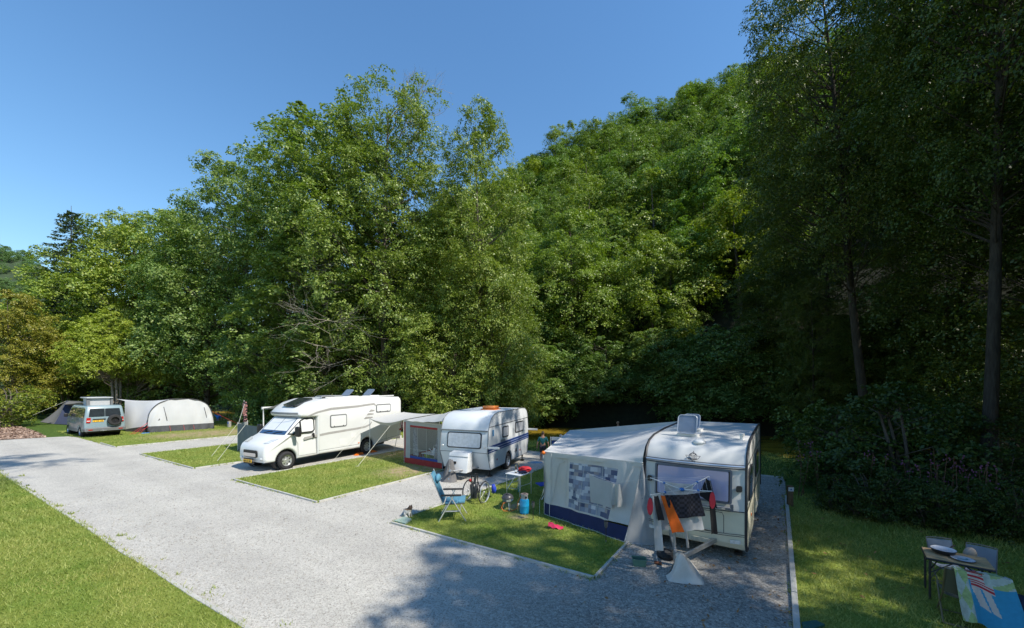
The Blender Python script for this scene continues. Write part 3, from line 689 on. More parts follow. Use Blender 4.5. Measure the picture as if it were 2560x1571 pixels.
# the riverside row, left to right: kind, column, depth, height, label, tint, width
ROW = [
 ('spruce', 178, 49.5, 26.5, 'dark spruce with drooping boughs rising above the maples at far left', 'conifer', 'spruce', (1, 1, 1), 1.0),
 ('maple2', 25, 40, 12.6, 'maple with reddening leaves at the left edge of the picture', 'tree', 'maple', (1.22, .86, .64), .9),
 ('maple2', 90, 50, 14.5, 'green maple behind the reddening one at far left', 'tree', 'maple', G_, 1.0),
 ('maple', 262, 53, 24, 'broad yellowish green maple below the spruce', 'tree', 'maple', (1.15, 1.1, .85), 1.05),
 ('maple', 330, 52, 26.5, 'tall maple with golden green top left of the alders', 'tree', 'maple', (1.2, 1.08, .85), 1.0),
 ('maple2', 420, 50, 26, 'maple with pale top just left of the first alder', 'tree', 'maple', Y_, .9),
 ('alder3', 520, 46, 26, 'leftmost dark green alder of the riverside group', 'tree', 'alder', (.85, .95, .9), 1.0),
 ('alder3', 610, 44, 30, 'rounded alder left of the tallest one behind the motorhome', 'tree', 'alder', G_, .95),
 ('alder2', 705, 40, 29.3, 'dense alder behind the motorhome cab', 'tree', 'alder', (.95, 1, .9), .84),
 ('alder4', 815, 37, 30.5, 'slim alder left of the tallest tree', 'tree', 'alder', (1.05, 1.03, .95), 1.25),
 ('alder', 965, 35, 30.5, 'tallest alder with dead bare branches at its crown', 'tree', 'alder', (1.12, 1.05, .95), .92),
 ('alder4', 895, 38, 28.5, 'alder half hidden behind the tallest tree', 'tree', 'alder', (.95, 1, .95), 1.0),
 ('alder2', 1195, 33, 27.5, 'slender pointed alder right of the tallest tree', 'tree', 'alder', (1.2, 1.1, .85), .72),
 ('alder2', 1130, 34, 20, 'lower alder with foliage hanging down behind the blue striped caravan', 'tree', 'alder', (1.22, 1.1, .85), 1.1),
 ('alder2', 1255, 35, 16.5, 'short alder leaning over the water right of the blue striped caravan', 'tree', 'alder', (1.15, 1.1, .9), 1.0),
 ('scrub', 735, 42, 10, 'low spreading riverside tree behind the motorhome cab', 'tree', 'tree', G_, .85),
 ('scrub', 395, 46, 10, 'low leafy tree behind the white tent', 'tree', 'tree', (1.1, 1.05, .9), .8),
 ('scrub', 760, 38, 9, 'low leafy tree just behind the motorhome roof', 'tree', 'tree', (.9, 1, .95), .85),
 ('maple2', 1425, 48, 23.5, 'round topped green maple across the river in mid picture', 'tree', 'maple', (1.05, 1.05, .9), .95),
 ('maple2', 1590, 58, 27, 'yellowish maple at the foot of the hill', 'tree', 'maple', (1.2, 1.1, .85), .9),
 ('maple', 1680, 46, 19.5, 'maple hanging over the river above the cream caravan roof', 'tree', 'maple', G_, .85),
 ('maple2', 1770, 50, 25, 'pale leaved maple at the foot of the hill left of the dark trees', 'tree', 'maple', (1.2, 1.1, .85), .8),
 ('alder3', 1530, 47, 14, 'low dark tree on the far bank right of the round maple', 'tree', 'tree', D_, 1.0),
 ('maple', 1340, 52, 22, 'tall maple on the far bank partly hidden by the alders', 'tree', 'maple', (.95, 1, .9), .9),
]
for kd, px, d, h, lb, nm, ct, ti, sx in ROW:
    plant(kd, px, d, h, lb, nm+'_tree' if nm != 'tree' else 'broadleaf_tree', 'tree', ti, sx=sx, rz=(0 if kd == 'alder' else None))
for px, d, h, lb in ((2190, 47, 9, 'low tree on the dark slope seen between the two right hand trunks'), (2300, 44, 9.5, 'low tree on the dark slope right of the leaning trunk')):
    plant('scrub', px, d, h+tz((px-1280)/FOC*d, d), lb, 'broadleaf_tree', 'tree', (.9, 1, .9), sx=1.2)
for px, d, h, lb in ((283, 41, 10.8, 'bright green feathery cypress with three pale trunks right behind the van'), (336, 43, 10.4, 'bright green cypress with paired pale trunks right of the first'), (374, 47, 9.5, 'third bright cypress behind the white tent'), (170, 46, 10.5, 'bright green feathery cypress at left without visible trunk')):
    plant('cypress', px, d, h, lb, 'cypress_tree', 'tree', (1.15, 1.08, .9))
# dark trees at right
RIGHT = [
 ('bigright', 2195, 21.5, 29, 'big leaning tree with grey trunk at right', (1.1, 1.05, 1), .72, 0.0),
 ('bigright', 2448, 13.0, 25, 'slim straight trunked tree near the right edge', (.9, .95, .9), .68, 3.6),
 ('bigright', 2330, 29, 31, 'tall dark tree behind the leaning trunk', (.9, .95, .9), 1.1, 2.4),
 ('bigright2', 2070, 31, 24, 'dark tree right of the pale maples above the cream caravan', (1.05, 1, .9), 1.1, 4.0),
 ('bigright', 2560, 22, 30, 'dark tree cut by the right edge of the picture', (.85, .9, .9), 1.1, 1.1),
 ('bigright2', 1960, 36, 17, 'dark tree with low boughs over the river left of the leaning trunk', (1, 1, .9), 1.25, 5.0),
 ('bigright', 2200, 42, 33, 'tall dark tree on the slope beyond the river at right', (1, 1, .9), 1.1, 3.0),
 ('bigright2', 2030, 27, 12, 'small dark tree low beside the leaning trunk', (1.1, 1.05, .9), .8, 2.0),
 ('bigright2', 2640, 15, 25, 'leaning pale limbed tree at the right edge behind the balsam', (.9, .9, .9), .9, 3.3),
 ('bigright', 2440, 36, 32, 'dark tree deep in the wood at right', (.9, .95, .9), 1.2, 5.2),
 ('bigright2', 2360, 25, 15, 'low dark tree overhanging the river at right', (1.1, 1.05, .85), 1.2, .4),
]
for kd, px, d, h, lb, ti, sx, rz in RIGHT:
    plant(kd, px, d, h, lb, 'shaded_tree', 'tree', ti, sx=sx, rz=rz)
# trees beside and behind the viewpoint; their shade falls on the lane and the cream caravan; some are added to block sky light at right
SHADE = [((14.3, -3.6), 19.5, 1.0), ((14.9, -1.5), 22.5, .7), ((15.4, 6.2), 24, .78), ((18.4, .8), 16.5, 1.0), ((17.6, 7.0), 22, .95), ((11.5, -1.2), 17, .9), ((12, -9), 20, 1.2), ((20, -14), 24, 1.3), ((27, -7), 26, 1.4), ((22, -5), 17, 1.3), ((33, 6), 18, 1.5), ((24, 6), 26, 1.2), ((17.5, -9), 23, 1.1), ((30, 1), 27, 1.3), ((36, 20), 28, 1.4), ((40, 8), 28, 1.4)]
for k, (xy, h, sx) in enumerate(SHADE):
    plant('shade', 0, 0, h, 'unseen tree standing beyond the right edge of the picture, throwing shade', 'shaded_tree', 'tree', sx=sx, xy=xy, group='trees outside the frame on the right', rz=k*1.3)
plant('tallshade', 0, 0, 31, 'tall tree standing left of the viewpoint, outside the picture', 'shaded_tree', 'tree', xy=(-4.0, .7))
# wood on the hillside
rg = np.random.default_rng(77)
cand = []
for _ in range(9000):
    q = rg.uniform(-.42, 1.0); y = rg.uniform(44, 128); x = q*y
    yf = np.interp(x, FBX, FBY); Yr = np.interp(q, QS, QY)
    if y < yf+6 or y > Yr+5: continue
    if any((x-a)**2+(y-b)**2 < 5.0**2 for a, b in cand): continue
    cand.append((x, y))
    if len(cand) >= 290: break
TINT = [(1, 1, .95), (.85, .95, .9), (1.25, 1.12, .8), (1.1, 1.05, .85), (.95, 1, 1), (1.4, 1.18, .75)]
for i, (x, y) in enumerate(cand):
    o = link('hillside_tree', T['oak%d' % (i % 4)]); o.location = (x, y, tz(x, y)-.6)
    s = random.uniform(.78, 1.12); o.scale = (s*random.uniform(.9, 1.1), s*random.uniform(.9, 1.1), s); o.rotation_euler = (0, 0, random.random()*6.28)
    tn = random.choices(TINT, (4, 3, 2, 3, 2, .6))[0]; o.color = (tn[0]*.88, tn[1]*.93, tn[2]*.85, 1)
    tag(o, 'broadleaf tree in the dense wood covering the steep hillside', 'tree', 'trees of the wooded hillside')
# understorey on the far bank and wild bank
for i in range(44):
    px = rg.uniform(420, 2600) if i < 34 else rg.uniform(1250, 2200); d = 0
    for dd in np.linspace(14, 90, 150):
        x = (px-1280)/FOC*dd
        if dd > np.interp(x, FBX, FBY)+rg.uniform(.5, 5): d = dd; break
    if not d: continue
    plant('scrub', px, d, rg.uniform(4, 8), 'leafy thicket overhanging the far bank of the river', 'riverside_thicket', 'thicket', random.choice(((.9, 1, .95), (1, 1, .9), (.75, .85, .85))), group='thickets along the far bank', sx=1.15)
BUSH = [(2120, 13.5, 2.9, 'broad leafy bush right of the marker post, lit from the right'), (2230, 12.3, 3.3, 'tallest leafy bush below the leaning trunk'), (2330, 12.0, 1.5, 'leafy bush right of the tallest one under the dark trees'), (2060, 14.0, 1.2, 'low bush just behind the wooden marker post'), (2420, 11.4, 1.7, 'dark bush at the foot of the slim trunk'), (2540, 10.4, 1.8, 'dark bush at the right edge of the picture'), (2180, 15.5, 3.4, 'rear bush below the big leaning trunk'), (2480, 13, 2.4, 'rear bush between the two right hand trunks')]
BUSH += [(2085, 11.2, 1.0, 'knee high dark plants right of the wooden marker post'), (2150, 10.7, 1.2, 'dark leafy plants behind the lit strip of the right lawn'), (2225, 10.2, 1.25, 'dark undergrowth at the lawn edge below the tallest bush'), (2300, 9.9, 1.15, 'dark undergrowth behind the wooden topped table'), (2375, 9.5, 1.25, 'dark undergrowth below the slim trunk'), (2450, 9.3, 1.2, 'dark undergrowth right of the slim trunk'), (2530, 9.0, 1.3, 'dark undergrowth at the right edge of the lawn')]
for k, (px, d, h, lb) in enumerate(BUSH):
    plant('bush%d' % (k % 3), px, d, h, lb, 'leafy_bush', 'bush', (1.1, 1.1, .9) if k < 1 else (.62, .7, .65))  # light put into the tint: lit bush brighter, shaded ones darker
for k, (px, d, h, lb) in enumerate(((8, 33, 3.4, 'low green bush spilling over the grass at the left edge'), (40, 36, 2.0, 'smaller green bush right of the one at the left edge'), (395, 38, 1.6, 'small bright bush by the cypress trunks behind the tent'))):
    plant('bush%d' % k, px, d, h, lb, 'leafy_bush', 'bush', (2.0, 1.7, 1))
# far hill
m = mat('far_wood', (.045, .07, .03), .95, var=.45, scale=.25, bump=1, bscale=.3)
mb = MB()
def fh(u, v):
    q = -1.75+1.3*u; Y0 = 300+140*v; top_ = np.interp(q, [-1.8, -1.4, -1.25, -1.17, -1.0, -.45], [95, 96, 101, 92, 70, 25])
    return (q*Y0, Y0, 1.4*top_*math.sin(v*math.pi/2)+2.2*math.sin(u*140)*v+1.6*math.cos(u*77+v*40))
mb.grid(fh, 120, 14); tag(mb.build('far_hill', m), 'distant wooded hill at the left edge', kind='structure')
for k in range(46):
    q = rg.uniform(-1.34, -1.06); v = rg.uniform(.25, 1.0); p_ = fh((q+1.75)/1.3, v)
    o = link('far_tree', T['oak%d' % (k % 4)]); o.location = (p_[0], p_[1], p_[2]-3); o.scale = (1.1,)*3; o.rotation_euler = (0, 0, k); o.color = (.8, .95, 1.25, 1)  # bluish tint stands in for distance haze
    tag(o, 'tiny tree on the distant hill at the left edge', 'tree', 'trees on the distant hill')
# ------------------------------------------------------------------ vehicles
WHITE = mat('white_gelcoat', (.70, .71, .70), .32, var=.04, scale=1.5, coat=.3)
WHITE2 = mat('white_hammered_sheet', (.66, .69, .71), .42, var=.07, scale=1.2, bump=.12, bscale=14)
CREAM = mat('cream_sheet', (.66, .63, .50), .4, var=.06, scale=1.5)
GREYP = mat('light_grey_sheet', (.62, .62, .60), .4, var=.06, scale=1.3)
BLACK = mat('black_plastic', (.018, .018, .02), .45, var=.3)
RUBBER = mat('tyre_rubber', (.03, .03, .032), .85, var=.3, bump=.4, bscale=40)
STEEL = mat('galvanised_steel', (.45, .46, .47), .4, metal=.8, var=.2)
ALU = mat('aluminium', (.68, .69, .70), .35, metal=.75, var=.12)
WPLAST = mat('white_plastic', (.72, .72, .70), .45, var=.06)
DGLASS = mat('dark_glass', (.03, .038, .045), .06, var=.3, spec=.7, coat=.6)
ACRYL = mat('smoky_acrylic', (.20, .25, .32), .12, var=.2, spec=.6, coat=.5, alpha=.72)
SHADEW = mat('white_sunshade', (.72, .73, .72), .3, var=.05, coat=.8)
NET = mat('net_curtain', (.50, .53, .58), .35, var=.22, scale=9, coat=.8)
GREYST = mat('grey_decal', (.36, .35, .335), .5, var=.12)
YPLATE = mat('yellow_plate', (.72, .42, .03), .5, var=.1)
REDL = mat('red_lens', (.45, .02, .015), .2, var=.15, coat=.6)
ORANGE = mat('orange_plastic', (.72, .16, .02), .45, var=.18)
CHROME = mat('chrome', (.7, .7, .72), .15, metal=1, var=.05)
CLEARL = mat('clear_lamp', (.66, .67, .67), .12, var=.3, scale=14, spec=.7, coat=.6)
BLUEST = mat('blue_stripe', (.008, .045, .21), .4, var=.12)
DKRAIL = mat('dark_trim', (.03, .032, .04), .5, var=.2)

def wheel(parent, x, y, r, w, side=-1, spokes=7, rimmat=None):
    """round wheel, axis along y, outer face towards side"""
    My = Matrix.Rotation(R(90)*side*-1, 3, 'X')
    mb = MB(); mb.lathe([(r*.62, -w/2), (r*.86, -w/2), (r*.97, -w*.36), (r, -w*.2), (r, w*.2), (r*.97, w*.36), (r*.86, w/2), (r*.62, w/2)], n=28, M=My, cap=False)
    for k in range(28):
        a = 2*math.pi*k/28
        mb.box((math.cos(a)*r*1.0, 0, math.sin(a)*r*1.0), (.02, w*.62, .03), rot=Matrix.Rotation(-a, 3, 'Y'))
    o = mb.build('wheel', RUBBER, parent); o.location = (x, y, r)
    rm = MB(); rm.lathe([(.0, w*.30), (r*.16, w*.34), (r*.2, w*.30), (r*.54, w*.26), (r*.57, w*.40), (r*.66, w*.42), (r*.66, -w*.3), (0, -w*.3)], n=28, M=My, cap=False)
    for k in range(spokes):
        a = 2*math.pi*(k+.5)/spokes
        rm.lathe([(r*.075, 0), (r*.075, .006)], c=My @ Vector((math.cos(a)*r*.42, math.sin(a)*r*.42, w*.285)), n=8, M=My, mat=1)
    rm.build('rim', [rimmat or ALU, BLACK], o)
    return o
def ypatch(mb, poly, y, t=.008, warp=None, mat=0):
    """thin plate on a side wall; t < 0 grows towards -y"""
    f = lambda u, v, h: (warp(Vector((u, y+h, v))) if warp else Vector((u, y+h, v)))
    return mb.prism(poly, 0, t, f, mat)
def slope_fn(P1, P2, y0=0.0, warp=None):
    """(u across y, v metres up the slope P1->P2, h outwards) -> point"""
    P1, P2 = Vector(P1), Vector(P2); d = (P2-P1).normalized(); nrm = Vector((-d.y, d.x))
    def f(u, v, h):
        q = P1+d*v+nrm*h; p = Vector((q.x, y0+u, q.y))
        return warp(p) if warp else p
    return f
def strip(pts, wd):
    L_, R_ = [], []
    for i, p in enumerate(pts):
        a = Vector(pts[max(i-1, 0)]); b = Vector(pts[min(i+1, len(pts)-1)]); d = (b-a).normalized(); n_ = Vector((-d.y, d.x))
        ww = wd[i] if hasattr(wd, '__len__') else wd
        L_.append(tuple(Vector(p)+n_*ww/2)); R_.append(tuple(Vector(p)-n_*ww/2))
    return L_+R_[::-1]
def stripmesh(mb, pts, wd, y, t, warp=None, mat=0):
    q = strip(pts, wd); k = len(pts)
    for i in range(k-1):
        ypatch(mb, [q[i], q[i+1], q[2*k-2-i], q[2*k-1-i]], y, t, warp, mat)
def text_mb(mb, s, size, fn, mat=0, depth=.004, spacing=1.0):
    cu = bpy.data.curves.new('t', 'FONT'); cu.body = s; cu.size = size; cu.align_x = 'CENTER'; cu.space_character = spacing; cu.resolution_u = 3
    ob = bpy.data.objects.new('t', cu); me = ob.to_mesh()
    vs = [v.co.copy() for v in me.vertices]; fs = [tuple(p.vertices) for p in me.polygons]
    mb.add([fn(v.x, v.y, depth) for v in vs], fs, mat)
    ob.to_mesh_clear(); bpy.data.objects.remove(ob); bpy.data.curves.remove(cu); return mb

def motorhome():
    a = 26.9; W = 2.2; hw = W/2
    wf = at(717.7, 1174); d = Vector((math.sin(R(a)), math.cos(R(a)), 0)); lf = Vector((-d.y, d.x, 0))
    org = wf-d*1.02+lf*(hw-.06)
    t = thing('motorhome', 'white motorhome with low cab cap, grey stripes and two roof hatches tilted open', 'motorhome', org, R(90-a))
    def wc(p):      # cab plan taper and tumblehome
        k = max(0, (1.35-p.x)/1.35); s = (1-.26*k**2.4)*(1-.13*min(1, max(0, (p.z-1.25)/.8)))
        return Vector((p.x+(.10*(abs(p.y)/1.0)**2*(1 if p.x < 1.3 else 0)*max(0, 1-p.x/1.3)), p.y*s, p.z))
    def wb(p):      # cap plan rounding
        k = max(0, (2.3-p.x)/1.0)
        return Vector((p.x+.22*(abs(p.y)/hw)**2.2*min(1, k*1.2), p.y*(1-.07*min(1, k)), p.z))
    arch = circ(5.25, .36, .47, 12, 180, 0)
    body = [(7.62, .62), (7.66, .85), (7.66, 2.55), (7.6, 2.70), (7.48, 2.79), (6.0, 2.83), (3.3, 2.84), (2.75, 2.80), (2.2, 2.66), (1.75, 2.46), (1.46, 2.27), (1.42, 2.18), (1.47, 2.10), (1.62, 2.07), (2.42, 2.05), (2.42, .40)]+[(4.72, .37)]+arch+[(5.78, .40), (6.6, .46)]
    MB().rprism(body, -hw, hw, .10, 4, wb).build('body', WHITE, t)
    arch = circ(1.02, .36, .46, 12, 0, 180)
    cab = [(.17, .36), (.12, .5), (.12, .74), (.16, .93), (.25, 1.05), (.42, 1.14), (1.0, 1.36), (1.72, 2.06), (2.44, 2.08), (2.44, .37)]+arch
    MB().rprism(cab, -1.03, 1.03, .09, 4, wc).build('cab', WHITE, t)
    # arch linings and wheels
    mb = MB()
    for cx, y in ((1.02, 1), (5.25, 1)):
        for s in (-1, 1): mb.lathe([(.455, 0), (.455, .3)], c=(cx, s*.8-.15, .36), n=20, M=Matrix.Rotation(R(-90), 3, 'X'), cap=False)
    mb.box((3.6, 0, .36), (6.2, 1.5, .12)); mb.build('underside', BLACK, t, smooth=0)
    for x in (1.02, 5.25):
        for s in (-1, 1): wheel(t, x, s*(hw-.17), .36, .23, s)
    # windscreen with white blinds
    f = slope_fn((1.03, 1.385), (1.70, 2.035), 0, wc); Ls = .93
    mb = MB()
    def gl(u, v): return f(-.88+1.76*u, .0+Ls*v, .006)
    mb.grid(gl, 12, 4); mb.build('windscreen', mat('windscreen_blue', (.03, .075, .16), .08, var=.3, coat=.5), t)
    mb = MB()
    for s in (-1, 1): mb.grid(lambda u, v: f(s*(.015+.82*u*(1-.0*v)), .20+(Ls-.24)*v, .012), 6, 3, flip=(s < 0))
    mb.build('windscreen_blind', SHADEW, t)
    mb = MB()
    for y0, y1 in ((-.1, -.62), (.55, .05)): mb.tube([f(y0, .02, .02), f((y0+y1)/2, .10, .025), f(y1, .13, .02)], .012, 5)
    mb.build('wiper', BLACK, t)
    # nose
    g = slope_fn((.0, .5), (.0, .75), 0, wc)
    mb = MB(); mb.prism(rrect(-.55, .14, .55, .42, .06), .0, .03, lambda u, v, h: wc(Vector((.108-h+.06*(abs(u)/.6)**2, u, v+.42))))
    grille = mb.build('grille', BLACK, t)
    mb = MB(); mb.prism(rrect(-.5, .17, .5, .31, .03), .03, .042, lambda u, v, h: wc(Vector((.108-h+.06*(abs(u)/.6)**2, u, v+.42))))
    for k in range(5): mb.box(wc(Vector((.09, -.34+.17*k, .50))), (.03, .09, .05), mat=1)
    mb.build('grille_badge', [CHROME, BLACK], t)
    mb = MB(); mb.prism(rrect(-.27, -.055, .27, .055, .012), 0, .015, lambda u, v, h: (.075-h, u+.02, v+.42))
    for k in range(7):
        if k not in (2, 4): mb.box((.057, -.2+.065*k+.02, .42), (.004, .035, .06), mat=1)
    mb.build('number_plate', [YPLATE, BLACK], t)
    mb = MB(); mb.prism(rrect(-.42, -.04, .42, .03, .02), 0, .03, lambda u, v, h: wc(Vector((.11-h, u, v+.34)))); mb.build('air_intake', BLACK, t)
    for s in (-1, 1):
        mb = MB(); q = slope_fn((.30, 1.08), (1.0, 1.36), 0, wc)
        mb.grid(lambda u, v: q(s*(.60+.34*u+.04*v), .05+.45*v*(1-.35*(1-u)), .012), 5, 5, flip=(s > 0)); mb.build('headlight', CLEARL, t)
        MB().ell(wc(Vector((.135, s*.80, .50))), (.03, .10, .05)).build('fog_lamp', CLEARL, t)
    # doors, windows on both sides
    for s in (-1, 1):
        y = s*1.035; tt = s*.010
        mb = MB(); win = [(1.02, 1.42), (1.25, 1.38), (2.2, 1.40), (2.32, 1.48), (2.34, 1.94), (2.26, 2.02), (1.86, 2.02), (1.7, 1.96)]
        ypatch(mb, win, y, tt, wc, 0); w_ = mb.build('side_window', BLACK, t)
        mb = MB(); ypatch(mb, [(1.12, 1.45), (1.62, 1.44), (1.62, 1.86)], y+tt, s*.004, wc); ypatch(mb, [(1.70, 1.45), (2.18, 1.45), (2.26, 1.51), (2.28, 1.92), (2.2, 1.965), (1.88, 1.965), (1.70, 1.90)], y+tt, s*.004, wc)
        mb.build('pane', SHADEW, w_)
        mb = MB(); stripmesh(mb, [(1.52, .48), (1.50, 1.0), (1.3, 1.40)], .008, y, s*.003, wc); stripmesh(mb, [(2.40, .45), (2.40, 2.03)], .008, y, s*.003, wc); stripmesh(mb, [(1.55, .47), (2.40, .47)], .008, y, s*.003, wc); mb.build('door_gap', BLACK, t)
        mb = MB(); ypatch(mb, rrect(2.18, 1.16, 2.28, 1.36, .04), y, s*.03, wc); mb.build('door_handle', BLACK, t)
        mb = MB(); mb.rprism(rrect(1.25, 1.3, 1.42, 1.72, .06), s*1.28-.12, s*1.28+.12, .05, 3); mb.tube([(1.4, s*.95, 1.45), (1.36, s*1.2, 1.48)], .05, 6); mb.tube([(1.4, s*.95, 1.38), (1.36, s*1.18, 1.4)], .04, 6); mb.build('door_mirror', BLACK, t)
        y = s*(hw+.001); tt = s*.012
        # habitation windows
        wins = ((3.02, 1.50, 3.95, 2.08), (5.78, 2.02, 6.82, 2.44))
        for x0, z0, x1, z1 in wins:
            mb = MB(); ypatch(mb, rrect(x0, z0, x1, z1, .09), y, tt); w_ = mb.build('window', mat('window_frame_grey', (.16, .165, .17), .4, var=.1), t)
            mb = MB(); ypatch(mb, rrect(x0+.05, z0+.05, x1-.05, z1-.05, .06), y+tt, s*.012); mb.build('pane', SHADEW, w_)
            mb = MB(); mb.box(((x0+x1)/2-.25, y+s*.028, z0+.06), (.05, .01, .03)); mb.box(((x0+x1)/2+.25, y+s*.028, z0+.06), (.05, .01, .03)); mb.build('catch', BLACK, w_)
        mb = MB(); stripmesh(mb, [(1.78, 2.10), (2.35, 2.24), (3.1, 2.36), (4.6, 2.40), (5.1, 2.44), (5.62, 2.47), (5.72, 2.44), (5.74, 2.36)], [.04, .07, .10, .095, .09, .09, .08, .06], y, s*.004, wb)
        stripmesh(mb, [(1.78, 1.16), (2.1, 1.20), (2.42, 1.22)], [.12, .10, .08], s*1.04, s*.006, wc)
        stripmesh(mb, [(2.5, 1.235), (2.95, 1.27), (4.6, 1.33), (5.1, 1.37), (5.4, 1.46), (5.5, 1.58)], [.10, .10, .095, .09, .07, .04], y, s*.004)
        mb.build('stripe', GREYST, t)
        for k in range(3):
            mb = MB(); ypatch(mb, [(5.0+.16*k, 1.76+.17*k), (5.55+.06*k, 1.78+.17*k), (5.55+.06*k, 1.83+.17*k), (5.10+.16*k, 1.86+.17*k)], y, tt); mb.build('vent', GREYST, t)
        mb = MB(); ypatch(mb, rrect(3.55, .62, 3.95, .92, .03), y, s*.006); ypatch(mb, rrect(4.2, .9, 4.5, 1.15, .03), y, s*.006); mb.build('locker_flap', WPLAST, t)
        mb = MB(); stripmesh(mb, [(2.45, .56), (4.7, .56)], .01, y, s*.003); stripmesh(mb, [(5.82, .56), (7.6, .72)], .01, y, s*.003); stripmesh(mb, [(6.5, .5), (6.5, 1.1)], .01, y, s*.003); mb.build('panel_gap', BLACK, t)
        MB().lathe([(0, -.012), (.075, -.012), (.08, 0)], c=(7.55, y, 1.0), n=4, M=Matrix.Rotation(R(90), 3, 'X')).build('side_marker', REDL, t)
        mb = MB(); mb.box((7.68, s*.9, .95), (.05, .16, .5)); mb.build('tail_light', REDL, t)
        MB().box((4.66, y+s*.004, .62), (.10, .012, .04)).build('side_marker', ORANGE, t)
    # cap front band, skylight
    h_ = slope_fn((1.46, 2.27), (1.42, 2.18), 0, wb)
    mb = MB(); mb.grid(lambda u, v: wb(Vector((1.425-.012+.0*v, -.98+1.96*u, 2.185+.085*v))), 14, 1); mb.build('cap_band', mat('cap_band_grey', (.22, .23, .25), .3, var=.1), t)
    f = slope_fn((1.75, 2.46), (2.75, 2.80), 0, wb)
    mb = MB(); mb.prism(rrect(-.46, .08, .46, .98, .08), .02, .085, f); mb.build('skylight', DGLASS, t)
    # roof fittings
    for x0, op in ((4.95, 1), (6.35, 1), (3.5, 0)):
        mb = MB(); mb.prism(rrect(x0-.32, -.32, x0+.32, .32, .06), 0, .05, lambda u, v, h: (u, v-.15, 2.835+h)); hb = mb.build('roof_hatch', WPLAST, t)
        ang = R(40 if op else 4); mb = MB()
        mb.prism(rrect(-.0, -.25, .46, .25, .06), 0, .035, lambda u, v, h: (x0-.28+u*math.cos(ang)-h*math.sin(ang), v-.15, 2.89+u*math.sin(ang)+h*math.cos(ang)))
        mb.build('lid', ACRYL, hb)
    mb = MB()
    for s in (-.72, -.36): mb.tube([(2.85, s, 2.84), (2.9, s, 2.91), (4.0, s, 2.91), (4.05, s, 2.84)], .018, 6)
    mb.box((3.45, -.55, 2.93), (1.1, .4, .03)); mb.build('roof_panel', mat('roof_panel_grey', (.35, .36, .37), .35, var=.2), t)
    mb = MB(); mb.tube([(2.9, -.95, 2.86), (7.2, -.95, 2.86)], .025, 6); mb.build('roof_rail', WPLAST, t)
    # awning on the far side
    mb = MB(); mb.grid(lambda u, v: (2.3+4.4*u, hw+.02+1.5*v, 2.66-.34*v-.06*math.sin(math.pi*v)), 8, 6)
    mb.build('awning_fabric', mat('awning_grey', (.42, .41, .39), .8, var=.1, tl=.25), t)
    mb = MB(); mb.box((4.5, hw+1.54, 2.33), (4.5, .09, .11)); mb.build('awning_bar', WPLAST, t)
    for x in (2.33, 6.6):
        mb = MB(); mb.tube([(x, hw+1.54, 2.3), (x, hw+1.56, 0)], .028, 8); mb.build('awning_pole', WPLAST, t)
    # rack cover at the back
    mb = MB(); mb.ell((7.84, -.1, 1.15), (.17, .95, .55), 16, 10, jit=.06); mb.build('rack_cover', mat('patterned_cover', (.09, .07, .075), .8, var=.9, scale=14), t)
    MB().box((7.72, 0, .55), (.12, 2.0, .16)).build('rear_bumper', WPLAST, t)
    for s in (-1, 1):
        for fb, pr in (('behind', [(5.47, 0), (5.97, 0), (5.54, .16)]), ('before', [(5.03, 0), (4.58, 0), (4.96, .12)])):
            mb = MB(); mb.prism(pr, s*.93-.12, s*.93+.12, lambda u, v, h: (u, h, v+.003))
            o = mb.build('levelling_ramp', ORANGE, None, smooth=0); o.location = org; o.rotation_euler = (0, 0, R(90-a))
            tag(o, 'orange levelling ramp %s the %s rear wheel of the motorhome' % (fb, 'near' if s < 0 else 'far'), 'ramp')
    return t
MH = motorhome()

